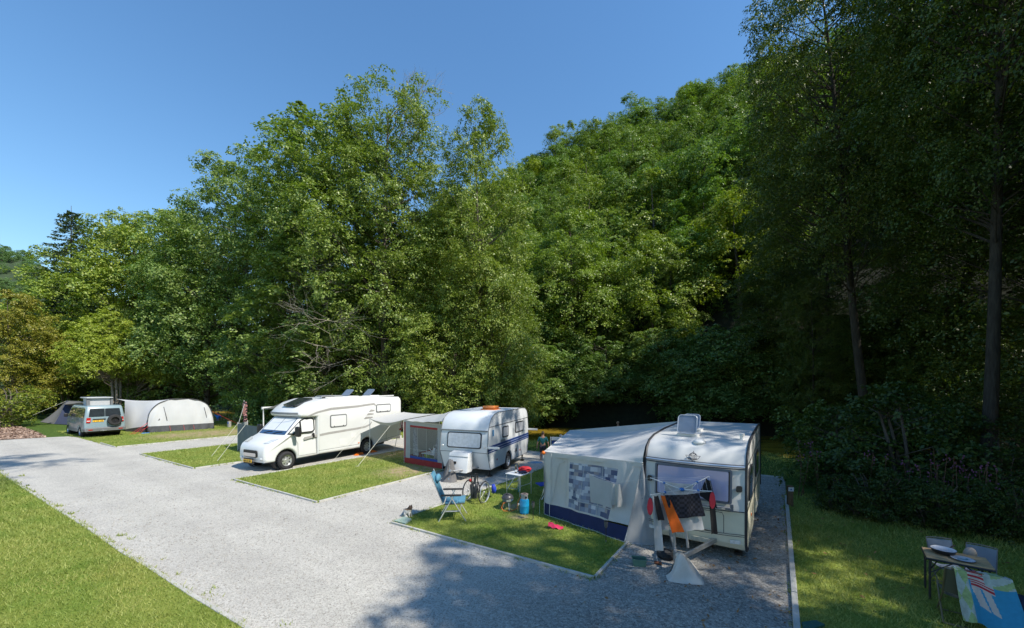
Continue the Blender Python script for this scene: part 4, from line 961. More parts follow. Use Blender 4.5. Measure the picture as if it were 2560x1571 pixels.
def blue_caravan():
    a = 22.0; W = 2.0; hw = W/2
    d = Vector((math.sin(R(a)), math.cos(R(a)), 0)); lf = Vector((-d.y, d.x, 0))
    fr = at(1267.4, 1172.6)-d*2.05
    org = fr+lf*(hw-.09)
    t = thing('caravan', 'small white caravan with dark blue side stripes, net curtains and an orange roof hatch', 'caravan', org, R(90-a))
    arch = circ(2.05, .40, .36, 10, 180, 0)
    prof = [(.28, .30), (.0, .95), (.11, 1.76), (.20, 1.98), (.36, 2.2), (.62, 2.33), (1.0, 2.39), (3.5, 2.42), (3.95, 2.39), (4.17, 2.27), (4.27, 2.07), (4.42, 1.1), (4.22, .36), (2.5, .32)]
    prof = prof+[(2.43, .32)]+[p for p in reversed(arch)][1:-1]+[(1.66, .31)]
    MB().rprism(prof, -hw, hw, .025, 2).build('body', WHITE2, t, smooth=30)
    # edge trims along the profile, both sides
    out = [p for p in prof[:13]]
    for s in (-1, 1):
        mb = MB(); mb.tube([(x-.004, s*(hw-.004), z) for x, z in out]+[(2.5, s*(hw-.004), .32)], .014, 5); mb.build('edge_trim', mat('grey_trim', (.20, .21, .22), .4, var=.15), t)
        y = s*hw
        mb = MB(); stripmesh(mb, [(.16, 1.88), (4.30, 1.95)], .022, y, s*.006); mb.build('side_seam', DKRAIL, t)
        for dz, wd in ((0, .045), (.085, .075), (.19, .085)):
            mb = MB(); stripmesh(mb, [(.03, .95+dz), (4.40, 1.03+dz*.9)], wd, y, s*.004); mb.build('stripe', BLUEST, t)
        for x0, z0, x1, z1 in ((1.35, 1.36, 1.98, 1.80), (2.72, 1.40, 3.70, 1.86)):
            mb = MB(); ypatch(mb, rrect(x0, z0, x1, z1, .08), y, s*.02); w_ = mb.build('window', DKRAIL, t)
            mb = MB(); ypatch(mb, rrect(x0+.045, z0+.045, x1-.045, z1-.045, .06), y+s*.02, s*.006); mb.build('pane', NET, w_)
        mb = MB(); ypatch(mb, rrect(1.2, 1.21, 1.65, 1.30, .02), y, s*.01); mb.build('vent_plate', mat('grey_vent', (.32, .33, .33), .5), t)
        mb = MB(); ypatch(mb, rrect(.42, 1.52, .58, 1.76, .01), y, s*.004); mb.build('sticker', mat('light_blue_sticker', (.10, .30, .55), .5), t)
        for x in (.85, 3.3): MB().lathe([(0, .014), (.035, .012), (.04, 0)], c=(x, y, .60), n=10, M=Matrix.Rotation(R(90)*-s, 3, 'X')).build('reflector', REDL, t)
        mb = MB(); ypatch(mb, [(2.7, .62), (2.86, .60), (2.84, .76)], y, s*.03); mb.build('mains_inlet', BLACK, t)
        for x in (-.02, 4.3)[:2 if s < 0 else 0]: MB().box((x+.08, s*(hw+.22), 1.16 if x < 1 else 1.40), (.10, .44, .07)).build('marker_arm', WPLAST, t)
        wheel(t, 2.05, s*(hw-.12), .33, .18, s, 9)
        mb = MB(); mb.lathe([(.35, 0), (.35, .22)], c=(2.05, s*(hw-.16)-.11, .40), n=16, M=Matrix.Rotation(R(-90), 3, 'X'), cap=False); mb.build('arch_lining', BLACK, t)
        for x in (.45, 3.9):
            mb = MB(); mb.tube([(x, s*.85, .42), (x+.08, s*.85, .06)], .025, 6); mb.box((x+.09, s*.85, .035), (.16, .14, .05)); mb.tube([(x+.25, s*.85, .40), (x+.07, s*.85, .12)], .015, 5); mb.build('corner_leg', BLACK, t)
    # front window
    f = slope_fn((0, .95), (.11, 1.76)); n_ = Vector((-1, 0))
    F = lambda u, v, h: f(u, v, h)
    mb = MB(); mb.prism(rrect(-.74, .14, .70, .73, .09), 0, .022, F); w_ = mb.build('front_window', DKRAIL, t)
    mb = MB(); mb.prism(rrect(-.695, .18, .655, .69, .07), .022, .028, F); mb.build('pane', NET, w_)
    mb = MB(); mb.tube([F(-.97, .80, .02), F(.97, .80, .02)], .022, 6); mb.build('front_rail', mat('grey_trim', (.2, .21, .22), .4), t)
    mb = MB(); mb.tube([F(-hw, -.0, .0), F(hw, 0, 0)], .008, 5); mb.build('front_seam', DKRAIL, t)
    for u in (-.86, -.94, .9): 
        mb = MB(); mb.lathe([(0, .02), (.04, .016), (.05, 0)], c=F(u, .2, .0), n=10, M=Matrix.Rotation(R(-90), 3, 'Y')); mb.build('front_lamp', CLEARL, t)
    # gas locker on the drawbar
    mb = MB(); bx = [(-.05, .26), (-.46, .28), (-.36, .88), (-.31, .96), (-.02, 1.0)]
    mb.rprism(bx, -.42, .40, .04, 3); gb = mb.build('gas_locker', WHITE, t)
    mb = MB(); mb.box((-.415, .12, .62), (.02, .12, .09)); mb.build('latch', BLACK, gb)
    mb = MB(); mb.tube([(-.375, -.42, .84), (-.375, .40, .84)], .006, 4); mb.build('lid_gap', DKRAIL, gb)
    mb = MB()
    for s in (-1, 1): mb.tube([(1.5, s*.7, .36), (.2, s*.5, .36), (-.8, s*.06, .40)], .035, 6)
    mb.tube([(-.8, 0, .40), (-.95, 0, .44)], .04, 8); mb.tube([(-.75, .12, .6), (-.75, .12, .12)], .025, 8); mb.lathe([(.09, -.03), (.09, .03)], c=(-.75, .12, .09), n=14, M=Matrix.Rotation(R(90), 3, 'X'))
    mb.build('drawbar', STEEL, t)
    mb = MB(); mb.prism(rrect(2.2, -.45, 2.85, .2, .06), 0, .05, lambda u, v, h: (u-.35, v, 2.395+h)); hb = mb.build('roof_hatch', mat('orange_hatch', (.55, .15, .03), .35, var=.25), t)
    mb = MB(); mb.rprism(rrect(1.90, 2.45, 2.46, 2.57, .04), -.4, .15, .05, 3); mb.build('lid', mat('orange_acrylic', (.62, .2, .05), .2, var=.3, coat=.5), hb)
    return t
CV = blue_caravan()

def cream_caravan():
    a = 34.0; W = 1.96; hw = W/2
    d = Vector((math.sin(R(a)), math.cos(R(a)), 0)); lf = Vector((-d.y, d.x, 0))
    org = Vector((3.628, 8.263, 0))
    t = thing('caravan', 'cream and grey caravan with dark edge trims, wide front window and raised clear roof hatches', 'caravan', org, R(90-a))
    arch = circ(2.55, .36, .40, 10, 180, 0)
    low = [(.42, .19), (.14, .22), (.03, .34), (.0, .62), (.02, .98)]
    up = [(.02, .984), (.05, 1.2), (.10, 1.76), (.125, 1.84), (.30, 2.06), (.55, 2.19), (.95, 2.27), (2.0, 2.33), (4.3, 2.36), (4.55, 2.31), (4.68, 2.16), (4.76, 1.5), (4.76, .984)]
    def wp(p):
        k = max(0, 1-p.x/.5); return Vector((p.x+.13*(abs(p.y)/hw)**3.2*k, p.y*(1-.012*k), p.z))
    MB().rprism(low+[(4.76, .98), (4.74, .4), (4.6, .24), (2.98, .24)]+list(reversed(arch))[1:-1]+[(2.12, .22)], -hw, hw, .035, 3, wp).build('lower_body', CREAM, t, smooth=30)
    MB().rprism(up, -hw, hw, .035, 3, wp).build('upper_body', GREYP, t, smooth=30)
    for s in (-1, 1):
        mb = MB(); pr = [(.42, .20)]+low[1:]+up[1:10]+[(4.76, .6)]
        mb.tube([wp(Vector((x-.006 if x < 1 else x, s*(hw-.002), z+(.006 if z > 2 else 0)))) for x, z in pr], .026, 6); mb.build('edge_trim', DKRAIL, t)
        y = s*hw; sd_ = s*.012
        for x0, z0, x1, z1 in ((.55, 1.10, 1.35, 1.75), (2.6, 1.20, 3.6, 1.78)):
            mb = MB(); ypatch(mb, rrect(x0, z0, x1, z1, .08), y, s*.02); w_ = mb.build('window', DKRAIL, t)
            mb = MB(); ypatch(mb, rrect(x0+.04, z0+.04, x1-.04, z1-.04, .06), y+s*.02, s*.006); mb.build('pane', DGLASS, w_)
        mb = MB(); stripmesh(mb, [(.03, .98), (4.75, .98)], .02, y, s*.006); stripmesh(mb, [(.12, 1.86), (4.7, 1.90)], .012, y, s*.006); mb.build('side_seam', DKRAIL, t)
        mb = MB()
        for x in (1.9, 3.9): stripmesh(mb, [(x, .4), (x, 2.2)], .008, y, s*.004)
        mb.build('panel_gap', DKRAIL, t)
        wheel(t, 2.55, s*(hw-.13), .33, .18, s, 9)
        mb = MB(); mb.lathe([(.36, 0), (.36, .22)], c=(2.55, s*(hw-.16)-.11, .40), n=16, M=Matrix.Rotation(R(-90), 3, 'X'), cap=False); mb.build('arch_lining', BLACK, t)
        MB().lathe([(0, .014), (.035, .012), (.04, 0)], c=(1.25, y, .66), n=10, M=Matrix.Rotation(R(90)*-s, 3, 'X')).build('reflector', ORANGE, t)
        for x in (.5, 4.3):
            mb = MB(); mb.tube([(x, s*.8, .34), (x+.05, s*.8, .05)], .025, 6); mb.box((x+.05, s*.8, .03), (.15, .14, .05)); mb.build('corner_leg', BLACK, t)
    # front face
    f = slope_fn((.02, .984), (.10, 1.76)); Fq = lambda u, v, h: wp(f(u, v, h))
    mb = MB(); mb.prism(rrect(-.74, .13, .74, .80, .04), 0, .035, Fq); w_ = mb.build('front_window', mat('window_frame_blue_grey', (.12, .14, .18), .4, var=.1), t)
    mb = MB(); mb.prism(rrect(-.68, .18, .68, .75, .03), .035, .042, Fq); mb.build('pane', mat('lavender_blind', (.34, .36, .56), .2, var=.12, scale=1.5, coat=.8), w_)
    mb = MB(); mb.prism([(-.70, .165), (-.68, .165), (-.68, .765), (-.70, .765)], .036, .046, Fq); mb.prism([(.68, .165), (.70, .165), (.70, .765), (.68, .765)], .036, .046, Fq); mb.build('gasket', BLACK, w_)
    mb = MB()
    for k, z in enumerate((1.80, 1.845, 1.875)): mb.tube([wp(Vector((.112+.25*max(0, z-1.84)-.02, -hw+.03+2*(hw-.03)*i/8, z))) for i in range(9)], (.012, .02, .008)[k], 5, mat=(1, 0, 1)[k])
    mb.build('drip_rail', [ALU, mat('rail_dark', (.06, .065, .08), .4)], t)
    for u in (-.86, .86):
        mb = MB(); mb.prism(rrect(-.05, -.06, .05, .06, .03), 0, .05, lambda a_, b_, h: Fq(u+a_, .44+b_, h)); mb.build('front_lamp', BLACK, t)
        mb = MB(); mb.prism(rrect(-.09, -.035, .09, .035, .01), 0, .03, lambda a_, b_, h: wp(Vector((.045-h-.02, u*.93+a_, .40+b_)))); lm_ = mb.build('position_lamp', CLEARL, t)
    g = lambda u, v, h: wp(Vector((.012-h, u, v)))
    mb = MB()
    for z in (.51, .545): mb.tube([g(-hw+.03+2*(hw-.03)*i/8, z, .004) for i in range(9)], .006, 5)
    mb.tube([g(-hw+.03+2*(hw-.03)*i/8, .985, .0) for i in range(9)], .009, 5); mb.build('front_seam', DKRAIL, t)
    pts = [(-.60, .55), (-.60, .88), (-.57, .945), (.57, .945), (.60, .88), (.60, .55)]
    mb = MB(); mb.tube([g(u, v, .004) for u, v in pts], .006, 5); mb.build('locker_flap', DKRAIL, t)
    mb = MB(); mb.box(g(.0, .575, .02), (.04, .09, .05)); mb.tube([g(.02, .57, .03), g(-.5, .55, .02)], .008, 5); mb.build('locker_catch', BLACK, t)
    mb = MB(); mb.prism(rrect(-.36, -.045, .36, .045, .04), 0, .02, lambda u, v, h: wp(Vector((.075-h-.02*(v > 0), u+.0, .33+v)))); em = mb.build('name_panel', CREAM, t)
    mb = MB(); text_mb(mb, 'HOBBY', .11, lambda u, v, h: wp(Vector((.055-h-.012, -u, .295+v))), 0, .008, 1.5); mb.build('lettering', mat('embossed_cream', (.54, .51, .40), .5, var=.05), em)
    mb = MB(); mb.tube([Fq(-.72, .06, .05), Fq(-.1, .06, .06), Fq(.1, .09, .06)], .016, 6); mb.box(Fq(-.74, .07, .04), (.03, .06, .14)); mb.box(Fq(-.68, .04, .04), (.03, .10, .03)); mb.build('handle_bar', mat('grey_handle', (.16, .17, .19), .5), t)
    # crest above the rail
    cf = slope_fn((.125, 1.84), (.30, 2.06)); c = lambda u, v, h: wp(cf(u*1.35, v*1.25-.02, h))
    mb = MB()
    def dia(u, v, r): mb.prism([(u-r, v), (u, v+r), (u+r, v), (u, v-r)], .001, .006, c)
    def line(pts, wd):
        q = strip(pts, wd); k = len(pts)
        for i in range(k-1): mb.prism([q[i], q[i+1], q[2*k-2-i], q[2*k-1-i]], .001, .006, c)
    dia(0, .232, .009); dia(0, .052, .010); dia(0, .195, .012); dia(-.03, .172, .010); dia(.03, .172, .010)
    line([(-.055, .16), (-.04, .18), (-.02, .20), (0, .21), (.02, .20), (.04, .18), (.055, .16)], .012)
    line([(-.035, .15), (0, .165), (.035, .15)], .006); line([(-.105, .155), (-.09, .12), (-.07, .09), (-.045, .082), (.045, .082), (.07, .09), (.09, .12), (.105, .155)], .006)
    line([(-.105, .155), (-.06, .148), (0, .142), (.06, .148), (.105, .155)], .005); line([(-.065, .098), (0, .09), (.065, .098)], .014); line([(-.03, .07), (0, .062), (.03, .07)], .006)
    text_mb(mb, 'HOBBY', .035, lambda u, v, h: c(-u, v+.108, h), 0, .005, 1.1)
    mb.build('crest', mat('crest_ink', (.03, .03, .04), .6), t)
    # roof fittings
    for x0, y0, sw, L_, op in ((1.0, .26, .20, .42, 72), (1.75, .30, .18, .36, 66)):
        zz = float(np.interp(x0, [.95, 2.0], [2.27, 2.33]))
        mb = MB(); mb.prism(rrect(-sw-.03, -.26, sw+.03, .26, .05), 0, .05, lambda u, v, h: (x0+.26+v, y0+u, zz+.005+h)); hb = mb.build('roof_hatch', WPLAST, t)
        ang = R(op); mb = MB()
        def q(u, v, h): return (x0+v*math.cos(ang)-h*math.sin(ang), y0+u, zz+.06+v*math.sin(ang)+h*math.cos(ang))
        mb.prism(rrect(-sw, 0, sw, L_, .07), 0, .05, q); mb.build('lid', mat('clear_acrylic', (.22, .28, .38), .1, var=.12, spec=.6, coat=.6, alpha=.62), hb)
        mb = MB(); mb.tube([Vector(q(u, v, .055)) for u, v in rrect(-sw, 0, sw, L_, .07)], .011, 5, closed=True); mb.build('lid_rim', mat('acrylic_rim', (.42, .47, .55), .3), hb)
    MB().ell((.62, -.06, 2.215), (.13, .13, .07), 16, 8).build('roof_vent', WPLAST, t)
    mb = MB(); mb.lathe([(.035, 0), (.035, .1), (.055, .105), (.055, .15), (.0, .155)], c=(1.05, -.82, 2.26), n=12); mb.build('flue_cap', WPLAST, t)
    # drawbar
    mb = MB()
    for s in (-1, 1):
        mb.prism([(.9, .40), (.9, .30), (-.95, .30), (-.95, .36)], -.025, .025, lambda u, v, h: (u, s*(.08+.6*max(0, (u+.95)/1.85))+h, v))
    mb.tube([(-.9, 0, .34), (-1.2, 0, .4)], .04, 8); mb.tube([(-.75, .15, .95), (-.75, .15, .12)], .025, 8); mb.tube([(-.6, .2, .34), (-.5, .2, .62)], .012, 6)
    mb.build('drawbar', STEEL, t)
    mb = MB(); mb.prism([(.0, 0), (.22, -.03), (.2, -.12), (.02, -.1)], -.01, .01, lambda u, v, h: (2.2+u, -hw-.05+h, .72+v)); mb.build('hose_cover', WPLAST, t)
    return t
CC = cream_caravan()

def camper_van():
    # x: forwards from the tail, y: to the left of travel
    rl = at(201.8, 1093.2); rr = at(304, 1084.4)
    hd = Vector((-math.sin(R(57.5)), math.cos(R(57.5)), 0)); lf = Vector((-hd.y, hd.x, 0))
    W = 1.98; hw = W/2; H_ = 2.08
    org = rl-hd*1.2-lf*(hw-.08)
    t = thing('camper_van', 'pale blue grey camper van with raised pop up roof and spare wheel on the tailgate', 'van', org, math.atan2(hd.y, hd.x))
    VB = mat('van_paint', (.22, .30, .33), .32, var=.06, scale=1.2, coat=.5); VG = mat('van_grey_plastic', (.16, .165, .17), .55, var=.15)
    def wp(p):
        k = min(1, max(0, (p.z-1.15)/.85)); f = max(0, (p.x-3.7)/1.2)
        return Vector((p.x, p.y*(1-.13*k)*(1-.12*f*f), p.z))
    L_ = 5.0; a1 = circ(1.2, .34, .40, 10, 180, 0); a2 = circ(4.2, .34, .40, 10, 180, 0)
    prof = [(.02, .42), (.0, .62), (.02, 1.1), (.10, 1.95), (.20, 2.06), (.5, H_), (3.2, H_), (3.6, 2.02), (4.4, 1.36), (5.0, 1.12), (5.2, .9), (5.23, .5), (5.15, .34)]
    prof += [p for p in reversed(a2)]+[p for p in reversed(a1)]
    MB().rprism(prof, -hw, hw, .10, 4, wp).build('body', VB, t)
    for x in (1.2, 4.2):
        for s in (-1, 1): wheel(t, x, s*(hw-.13), .345, .23, s, 6)
    mb = MB()
    for x in (1.2, 4.2): mb.lathe([(.40, -.86), (.40, .86)], c=(x, 0, .36), n=18, M=Matrix.Rotation(R(-90), 3, 'X'), cap=False)
    mb.box((2.45, 0, .36), (4.4, 1.6, .14)); mb.build('underside', BLACK, t, smooth=0)
    # lower cladding and bumpers
    mb = MB(); mb.rprism([(-.10, .42), (-.12, .60), (-.06, .66), (.5, .62), (.48, .40)], -hw-.01, hw+.01, .08, 3, None); mb.build('rear_bumper', VG, t)
    for s in (-1, 1):
        mb = MB(); ypatch(mb, [(1.63, .34), (3.75, .34), (3.75, .56), (1.63, .56)], s*hw, s*.02, wp); mb.build('sill', VG, t)
        y = s*(hw+.002)
        mb = MB(); 
        for xa, xb in ((1.67, 3.73), (.12, .75)): stripmesh(mb, [(xa, 1.14), (xb, 1.14)], .05, y, s*.006, wp)
        mb.build('side_moulding', VG, t)
        for x0, x1 in ((.28, 1.5), (1.57, 2.48)):
            mb = MB(); ypatch(mb, rrect(x0, 1.30, x1, 1.90, .07), y, s*.008, wp); mb.build('side_window', DGLASS, t)
        mb = MB(); ypatch(mb, [(2.58, 1.30), (4.0, 1.30), (3.55, 1.80), (3.35, 1.90), (2.58, 1.90)], y, s*.008, wp); mb.build('side_window', DGLASS, t)
        mb = MB()
        for x in (1.535, 2.53, 3.75): stripmesh(mb, [(x, .56), (x, 1.95)], .008, y, s*.005, wp)
        mb.build('door_gap', BLACK, t)
        MB().box((2.7, s*(hw+.02), 1.18), (.16, .03, .035)).build('door_handle', VB, t)
        mb = MB(); mb.rprism(rrect(3.6, 1.25, 3.75, 1.5, .05), s*(hw+.15)-.1, s*(hw+.15)+.1, .04, 2); mb.build('door_mirror', BLACK, t)
        mb = MB(); mb.prism(rrect(s*.80-.10, .98, s*.80+.10, 1.30, .03), 0, .03, lambda u, v, h: wp(Vector((.0-h+.0, u, v)))); tl_ = mb.build('tail_light', REDL, t)
        mb = MB(); mb.prism(rrect(s*.80-.08, 1.07, s*.80+.08, 1.12, .02), .03, .034, lambda u, v, h: wp(Vector((.0-h, u, v)))); mb.build('reverse_lens', CLEARL, tl_)
        MB().box((-.115, s*.72, .52), (.02, .2, .05)).build('reflector', REDL, t)
        mb = MB(); mb.tube([(.35, s*.80, H_-.02), (3.0, s*.80, H_+.0)], .025, 6); mb.build('roof_rail', BLACK, t)
    f = slope_fn((.02, 1.10), (.10, 1.95)); fx = lambda u, v, h: wp(Vector((f(u, v, 0).x-.012-h*1.0, u, f(u, v, 0).z)))
    for y0, y1 in ((.03, .80), (-.80, -.0)):
        mb = MB(); mb.prism(rrect(y0, .26, y1, .78, .05), 0, .008, fx); mb.build('rear_window', DGLASS, t)
    mb = MB(); mb.prism([(.012, .02), (.02, .02), (.02, .84), (.012, .84)], 0, .004, fx); mb.build('door_gap', BLACK, t)
    mb = MB(); mb.prism(rrect(-.02, .06, .60, .12, .02), 0, .03, fx); mb.build('tailgate_handle', BLACK, t)
    mb = MB(); mb.prism(rrect(.08, -.08, .60, .03, .01), 0, .015, fx)
    for k in range(7):
        if k not in (2, 5): mb.box(fx(.14+.065*k, -.025, .017), (.004, .03, .06), mat=1)
    mb.build('number_plate', [YPLATE, BLACK], t)
    # spare wheel on its carrier
    M = Matrix.Rotation(R(-90), 3, 'Y'); mb = MB(); r = .36
    mb.lathe([(.20, -.11), (.31, -.11), (r, -.07), (r, .07), (.31, .11), (.20, .11)], c=(-.17, -.42, 1.10), n=28, M=M, cap=False); sw_ = mb.build('spare_wheel', RUBBER, t)
    mb = MB(); mb.lathe([(0, .02), (.05, .03), (.06, 0), (.19, .0), (.21, .1), (.21, -.08), (0, -.08)], c=(-.17, -.42, 1.10), n=24, M=M, cap=False); mb.build('rim', mat('black_steel', (.035, .035, .038), .4, metal=.5), sw_)
    mb = MB(); mb.tube([(.02, -.42, .75), (-.06, -.42, 1.1), (.03, -.42, 1.4)], .03, 6); mb.tube([(-.1, .15, .46), (-.3, .15, .44)], .03, 8); mb.ell((-.34, .15, .46), .035); mb.box((-.2, .15, .46), (.1, .3, .06)); mb.build('tow_bar', STEEL, t)
    # lifted roof
    FG = mat('pop_top_fabric', (.50, .50, .50), .85, var=.08); 
    mb = MB(); mb.prism([(1.55, H_+.0), (2.75, H_+.0), (2.8, 2.52), (1.5, 2.52)], -.52, .52, lambda u, v, h: (u-.2, h, v)); mb.build('roof_bellows', FG, t, smooth=0)
    mb = MB(); mb.rprism(rrect(1.15, 2.52, 2.75, 2.60, .035), -.66, .66, .05, 3); mb.build('pop_up_roof', mat('van_roof', (.42, .44, .45), .4, var=.08), t)
    mb = MB(); mb.box((1.3, .55, 2.3), (.1, .16, .44)); mb.build('roof_strut', VG, t)
    MB().box((1.3, -.60, 2.3), (.1, .12, .44)).build('roof_strut', VG, t)
    return t
VAN = camper_van()
# ------------------------------------------------------------------ tents and awnings
def L2W(o, p):
    p = Vector(p); c, s = math.cos(o.rotation_euler.z), math.sin(o.rotation_euler.z)
    return Vector((o.location.x+p.x*c-p.y*s, o.location.y+p.x*s+p.y*c, o.location.z+p.z))
def ztop(g, y): return CH-(y-HOR)/FOC*g.y
def up(g, z): return Vector((g.x, g.y, z))
def lerp(a, b, t): return Vector(a)*(1-t)+Vector(b)*t
def wall(mb, b0, b1, t0, t1, v0=0.0, v1=1.0, u0=0.0, u1=1.0, nu=16, nv=8, rip=.02, fr=9, ph=0.0, off=0.0, mat=0, bow=0.0):
    """cloth wall between a bottom line b0-b1 and a top line t0-t1 (only the u/v part asked for), with folds"""
    b0, b1, t0, t1 = map(Vector, (b0, b1, t0, t1)); nrm = (b1-b0).cross(t0-b0).normalized()
    def f(u, v):
        U = u0+(u1-u0)*u; V = v0+(v1-v0)*v
        p = lerp(lerp(b0, b1, U), lerp(t0, t1, U), V)
        k = rip*(math.sin(U*fr*6.28+ph+V*1.5)*.6+math.sin(U*fr*13.1+ph*2-V*3)*.3+math.sin(V*9+U*7+ph)*.35)
        return p+nrm*(k*(.4+.6*math.sin(math.pi*min(1, max(0, V)))**.5)+off+bow*math.sin(math.pi*V))
    mb.grid(f, nu, nv, mat); return f
GREYC = mat('awning_canvas_grey', (.60, .585, .555), .85, var=.09, scale=3, tl=.12, bump=.15, bscale=120)
GREYR = mat('awning_roof_grey', (.62, .615, .60), .8, var=.08, scale=2, tl=.12)
NAVY = mat('navy_canvas', (.012, .022, .085), .75, var=.2)
PIPE = mat('white_piping', (.62, .62, .60), .6)
SAIL = mat('white_canopy', (.62, .62, .60), .8, var=.06, tl=.25)
ROPE = mat('guy_rope_pale', (.60, .60, .50), .7); RROPE = mat('guy_rope_red', (.55, .03, .04), .6)
FILM = mat('window_film', (.55, .56, .55), .12, var=.1, alpha=.16, spec=.6)

def cream_awning():
    g0 = at(1361, 1287.5); g1 = at(1561, 1358.6); g2 = L2W(CC, (.1, .93, 0))
    t0 = up(g0, 1.68); t1 = L2W(CC, (.12, 1.0, 1.74)); far = at(1425.7, 1076, 1.72)
    t = thing('awning_tent', 'grey canvas awning with navy skirt and patchwork curtain beside the cream caravan', 'awning', g0)
    def bl(mb): mb.v = [tuple(Vector(v)-g0) for v in mb.v]; return mb
    rail = [(.12, 1.74), (.125, 1.86), (.30, 2.08), (.55, 2.21), (.95, 2.29), (2.0, 2.34), (3.2, 2.35), (4.4, 2.34)]
    def rl(u):
        k = u*(len(rail)-1); i = min(len(rail)-2, int(k)); q = lerp((*rail[i], 0), (*rail[i+1], 0), k-i); return L2W(CC, (q.x, 1.0, q.y))
    def roof(u, v):
        o = lerp(t0, far, u**1.15); p = lerp(rl(u), o, v)
        p.z -= .13*math.sin(math.pi*v)*(.5+u)+.012*math.sin(u*31+v*5)*math.sin(math.pi*v); return p
    mb = MB(); mb.grid(roof, 24, 14); bl(mb).build('roof', GREYR, t, smooth=60)
    mb = MB(); mb.tube([roof(.0, v/14) for v in range(15)], .012, 5); mb.tube([roof(u/16, 1) for u in range(17)], .012, 5); mb.tube([roof(.07+.10*v/10, .55+.45*v/10) for v in range(11)], .007, 4); mb.tube([roof(u/16, .80) for u in range(17)], .007, 4); bl(mb).build('roof_seam', PIPE, t)
    # valance under the roof edge
    mb = MB(); wall(mb, roof(0, 1)-Vector((0, 0, .12)), roof(0, 0)-Vector((0, 0, .10)), roof(0, 1), roof(0, 0), rip=.012, fr=3, nu=20, nv=2, off=.01); bl(mb).build('valance', GREYC, t)
    A = (g0, g1, t0-Vector((0, 0, .03)), t1-Vector((0, 0, .03)))
    kw = dict(rip=.055, fr=2.6, bow=-.04)
    mb = MB(); wall(mb, *A, v0=.20, v1=1, u0=0, u1=.30, nu=18, nv=14, **kw); wall(mb, *A, v0=.90, v1=1, u0=.30, u1=.80, nu=10, nv=3, **kw); wall(mb, *A, v0=.22, v1=1, u0=.80, u1=1, nu=10, nv=14, **kw); wall(mb, *A, v0=.20, v1=.225, u0=.30, u1=.80, nu=10, nv=1, **kw); bl(mb).build('front_wall', GREYC, t, smooth=60)
    mb = MB(); wall(mb, *A, v0=.02, v1=.20, u0=0, u1=1, nu=30, nv=5, **kw); bl(mb).build('skirt', NAVY, t, smooth=60)
    # patchwork curtain showing through the window
    cols = [mat('patch_%s' % nm, c, .6, var=.1, coat=.25) for nm, c in (('slate', (.14, .17, .25)), ('navy', (.05, .08, .17)), ('white', (.50, .53, .60)), ('mist', (.30, .34, .42)), ('steel', (.20, .25, .36)), ('taupe', (.26, .25, .27)))]
    fm = MB(); f = wall(fm, *A, v0=.225, v1=.90, u0=.30, u1=.80, off=.0, **kw); mb = MB(); v = 0.0; rd = random.Random(5); r = 0
    while v < 1:
        dv = rd.choice((.06, .08, .1)); u = -rd.uniform(0, .1)
        while u < 1:
            du = rd.choice((.07, .1, .13)); a_, b_ = max(0, u), min(1, u+du); v1 = min(1, v+dv)
            if b_ > a_+.004: mb.add([f(a_, v), f(b_, v), f(b_, v1), f(a_, v1)], [(0, 1, 2, 3)], rd.choices(range(6), (3, 2, 3, 3, 3, 2))[0])
            u += du
        v += dv
    cu = bl(mb).build('curtain', cols, t, smooth=0)
    mb = MB()
    for u in (.33, .70): mb.tube([f(u, k/8)+Vector((-.012, -.012, 0)) for k in range(9)], .005, 4)
    mb.tube([f(k/8, .2)+Vector((-.012, -.012, 0)) for k in range(9)], .005, 4); bl(mb).build('window_seam', PIPE, t)
    # corner, gusset towards the caravan, pipings
    mb = MB(); wall(mb, g1, at(1642, 1362), t1+Vector((-.03, -.03, -.05)), L2W(CC, (.05, .97, 1.7)), rip=.03, fr=1.3, nu=8, nv=12, ph=2); bl(mb).build('gusset', mat('awning_gusset', (.36, .38, .40), .85, var=.12, tl=.1), t, smooth=60)
    ff = MB(); fw = wall(ff, *A, **kw); o_ = Vector((-.01, -.012, 0))
    mb = MB(); mb.tube([fw(.09, k/10)+o_ for k in range(11)], .008, 4); mb.tube([fw(0, k/10)+o_ for k in range(11)], .008, 4); mb.tube([fw(1, k/10)+o_ for k in range(11)], .008, 4); mb.tube([fw(k/12, .02)+o_ for k in range(13)], .009, 4); mb.tube([g1, at(1600, 1361), at(1642, 1362)], .008, 4)
    mb.tube([fw(.265, k/8)+o_ for k in range(2, 9)], .005, 4); mb.tube([fw(.10+.01*k, .22+.55*k/6) + o_ for k in range(7)]+[fw(.18, .86)+o_, fw(.24, .90)+o_], .008, 4); bl(mb).build('piping', PIPE, t)
    # outer and river side walls
    fg = up(far, 0); mb = MB(); wall(mb, fg, g0, far, t0, rip=.03, fr=5); rg_ = L2W(CC, (4.4, .98, 0)); wall(mb, rg_, fg, rl(1), far, rip=.03, fr=3); bl(mb).build('side_wall', GREYC, t, smooth=60)
    mb = MB(); mb.tube([g0+Vector((.03, .05, 0)), t0+Vector((.03, .03, -.02))], .014, 6); mb.tube([fg, far], .014, 6); bl(mb).build('pole', STEEL, t)
    mb = MB(); mb.tube([fw(.085, .62)+o_, at(1349, 1278)+Vector((0, 0, .3)), at(1349, 1290)], .005, 4); bl(mb).build('guy_rope', ROPE, t)
    b = MB().ell((0, 0, 0), .05, 14, 10).build('ball', ORANGE); b.location = t0+Vector((-.03, -.03, -.03)); tag(b, 'small orange ball on the outer pole corner of the grey awning', 'ball')
    return t, fw
CA, FW = cream_awning()

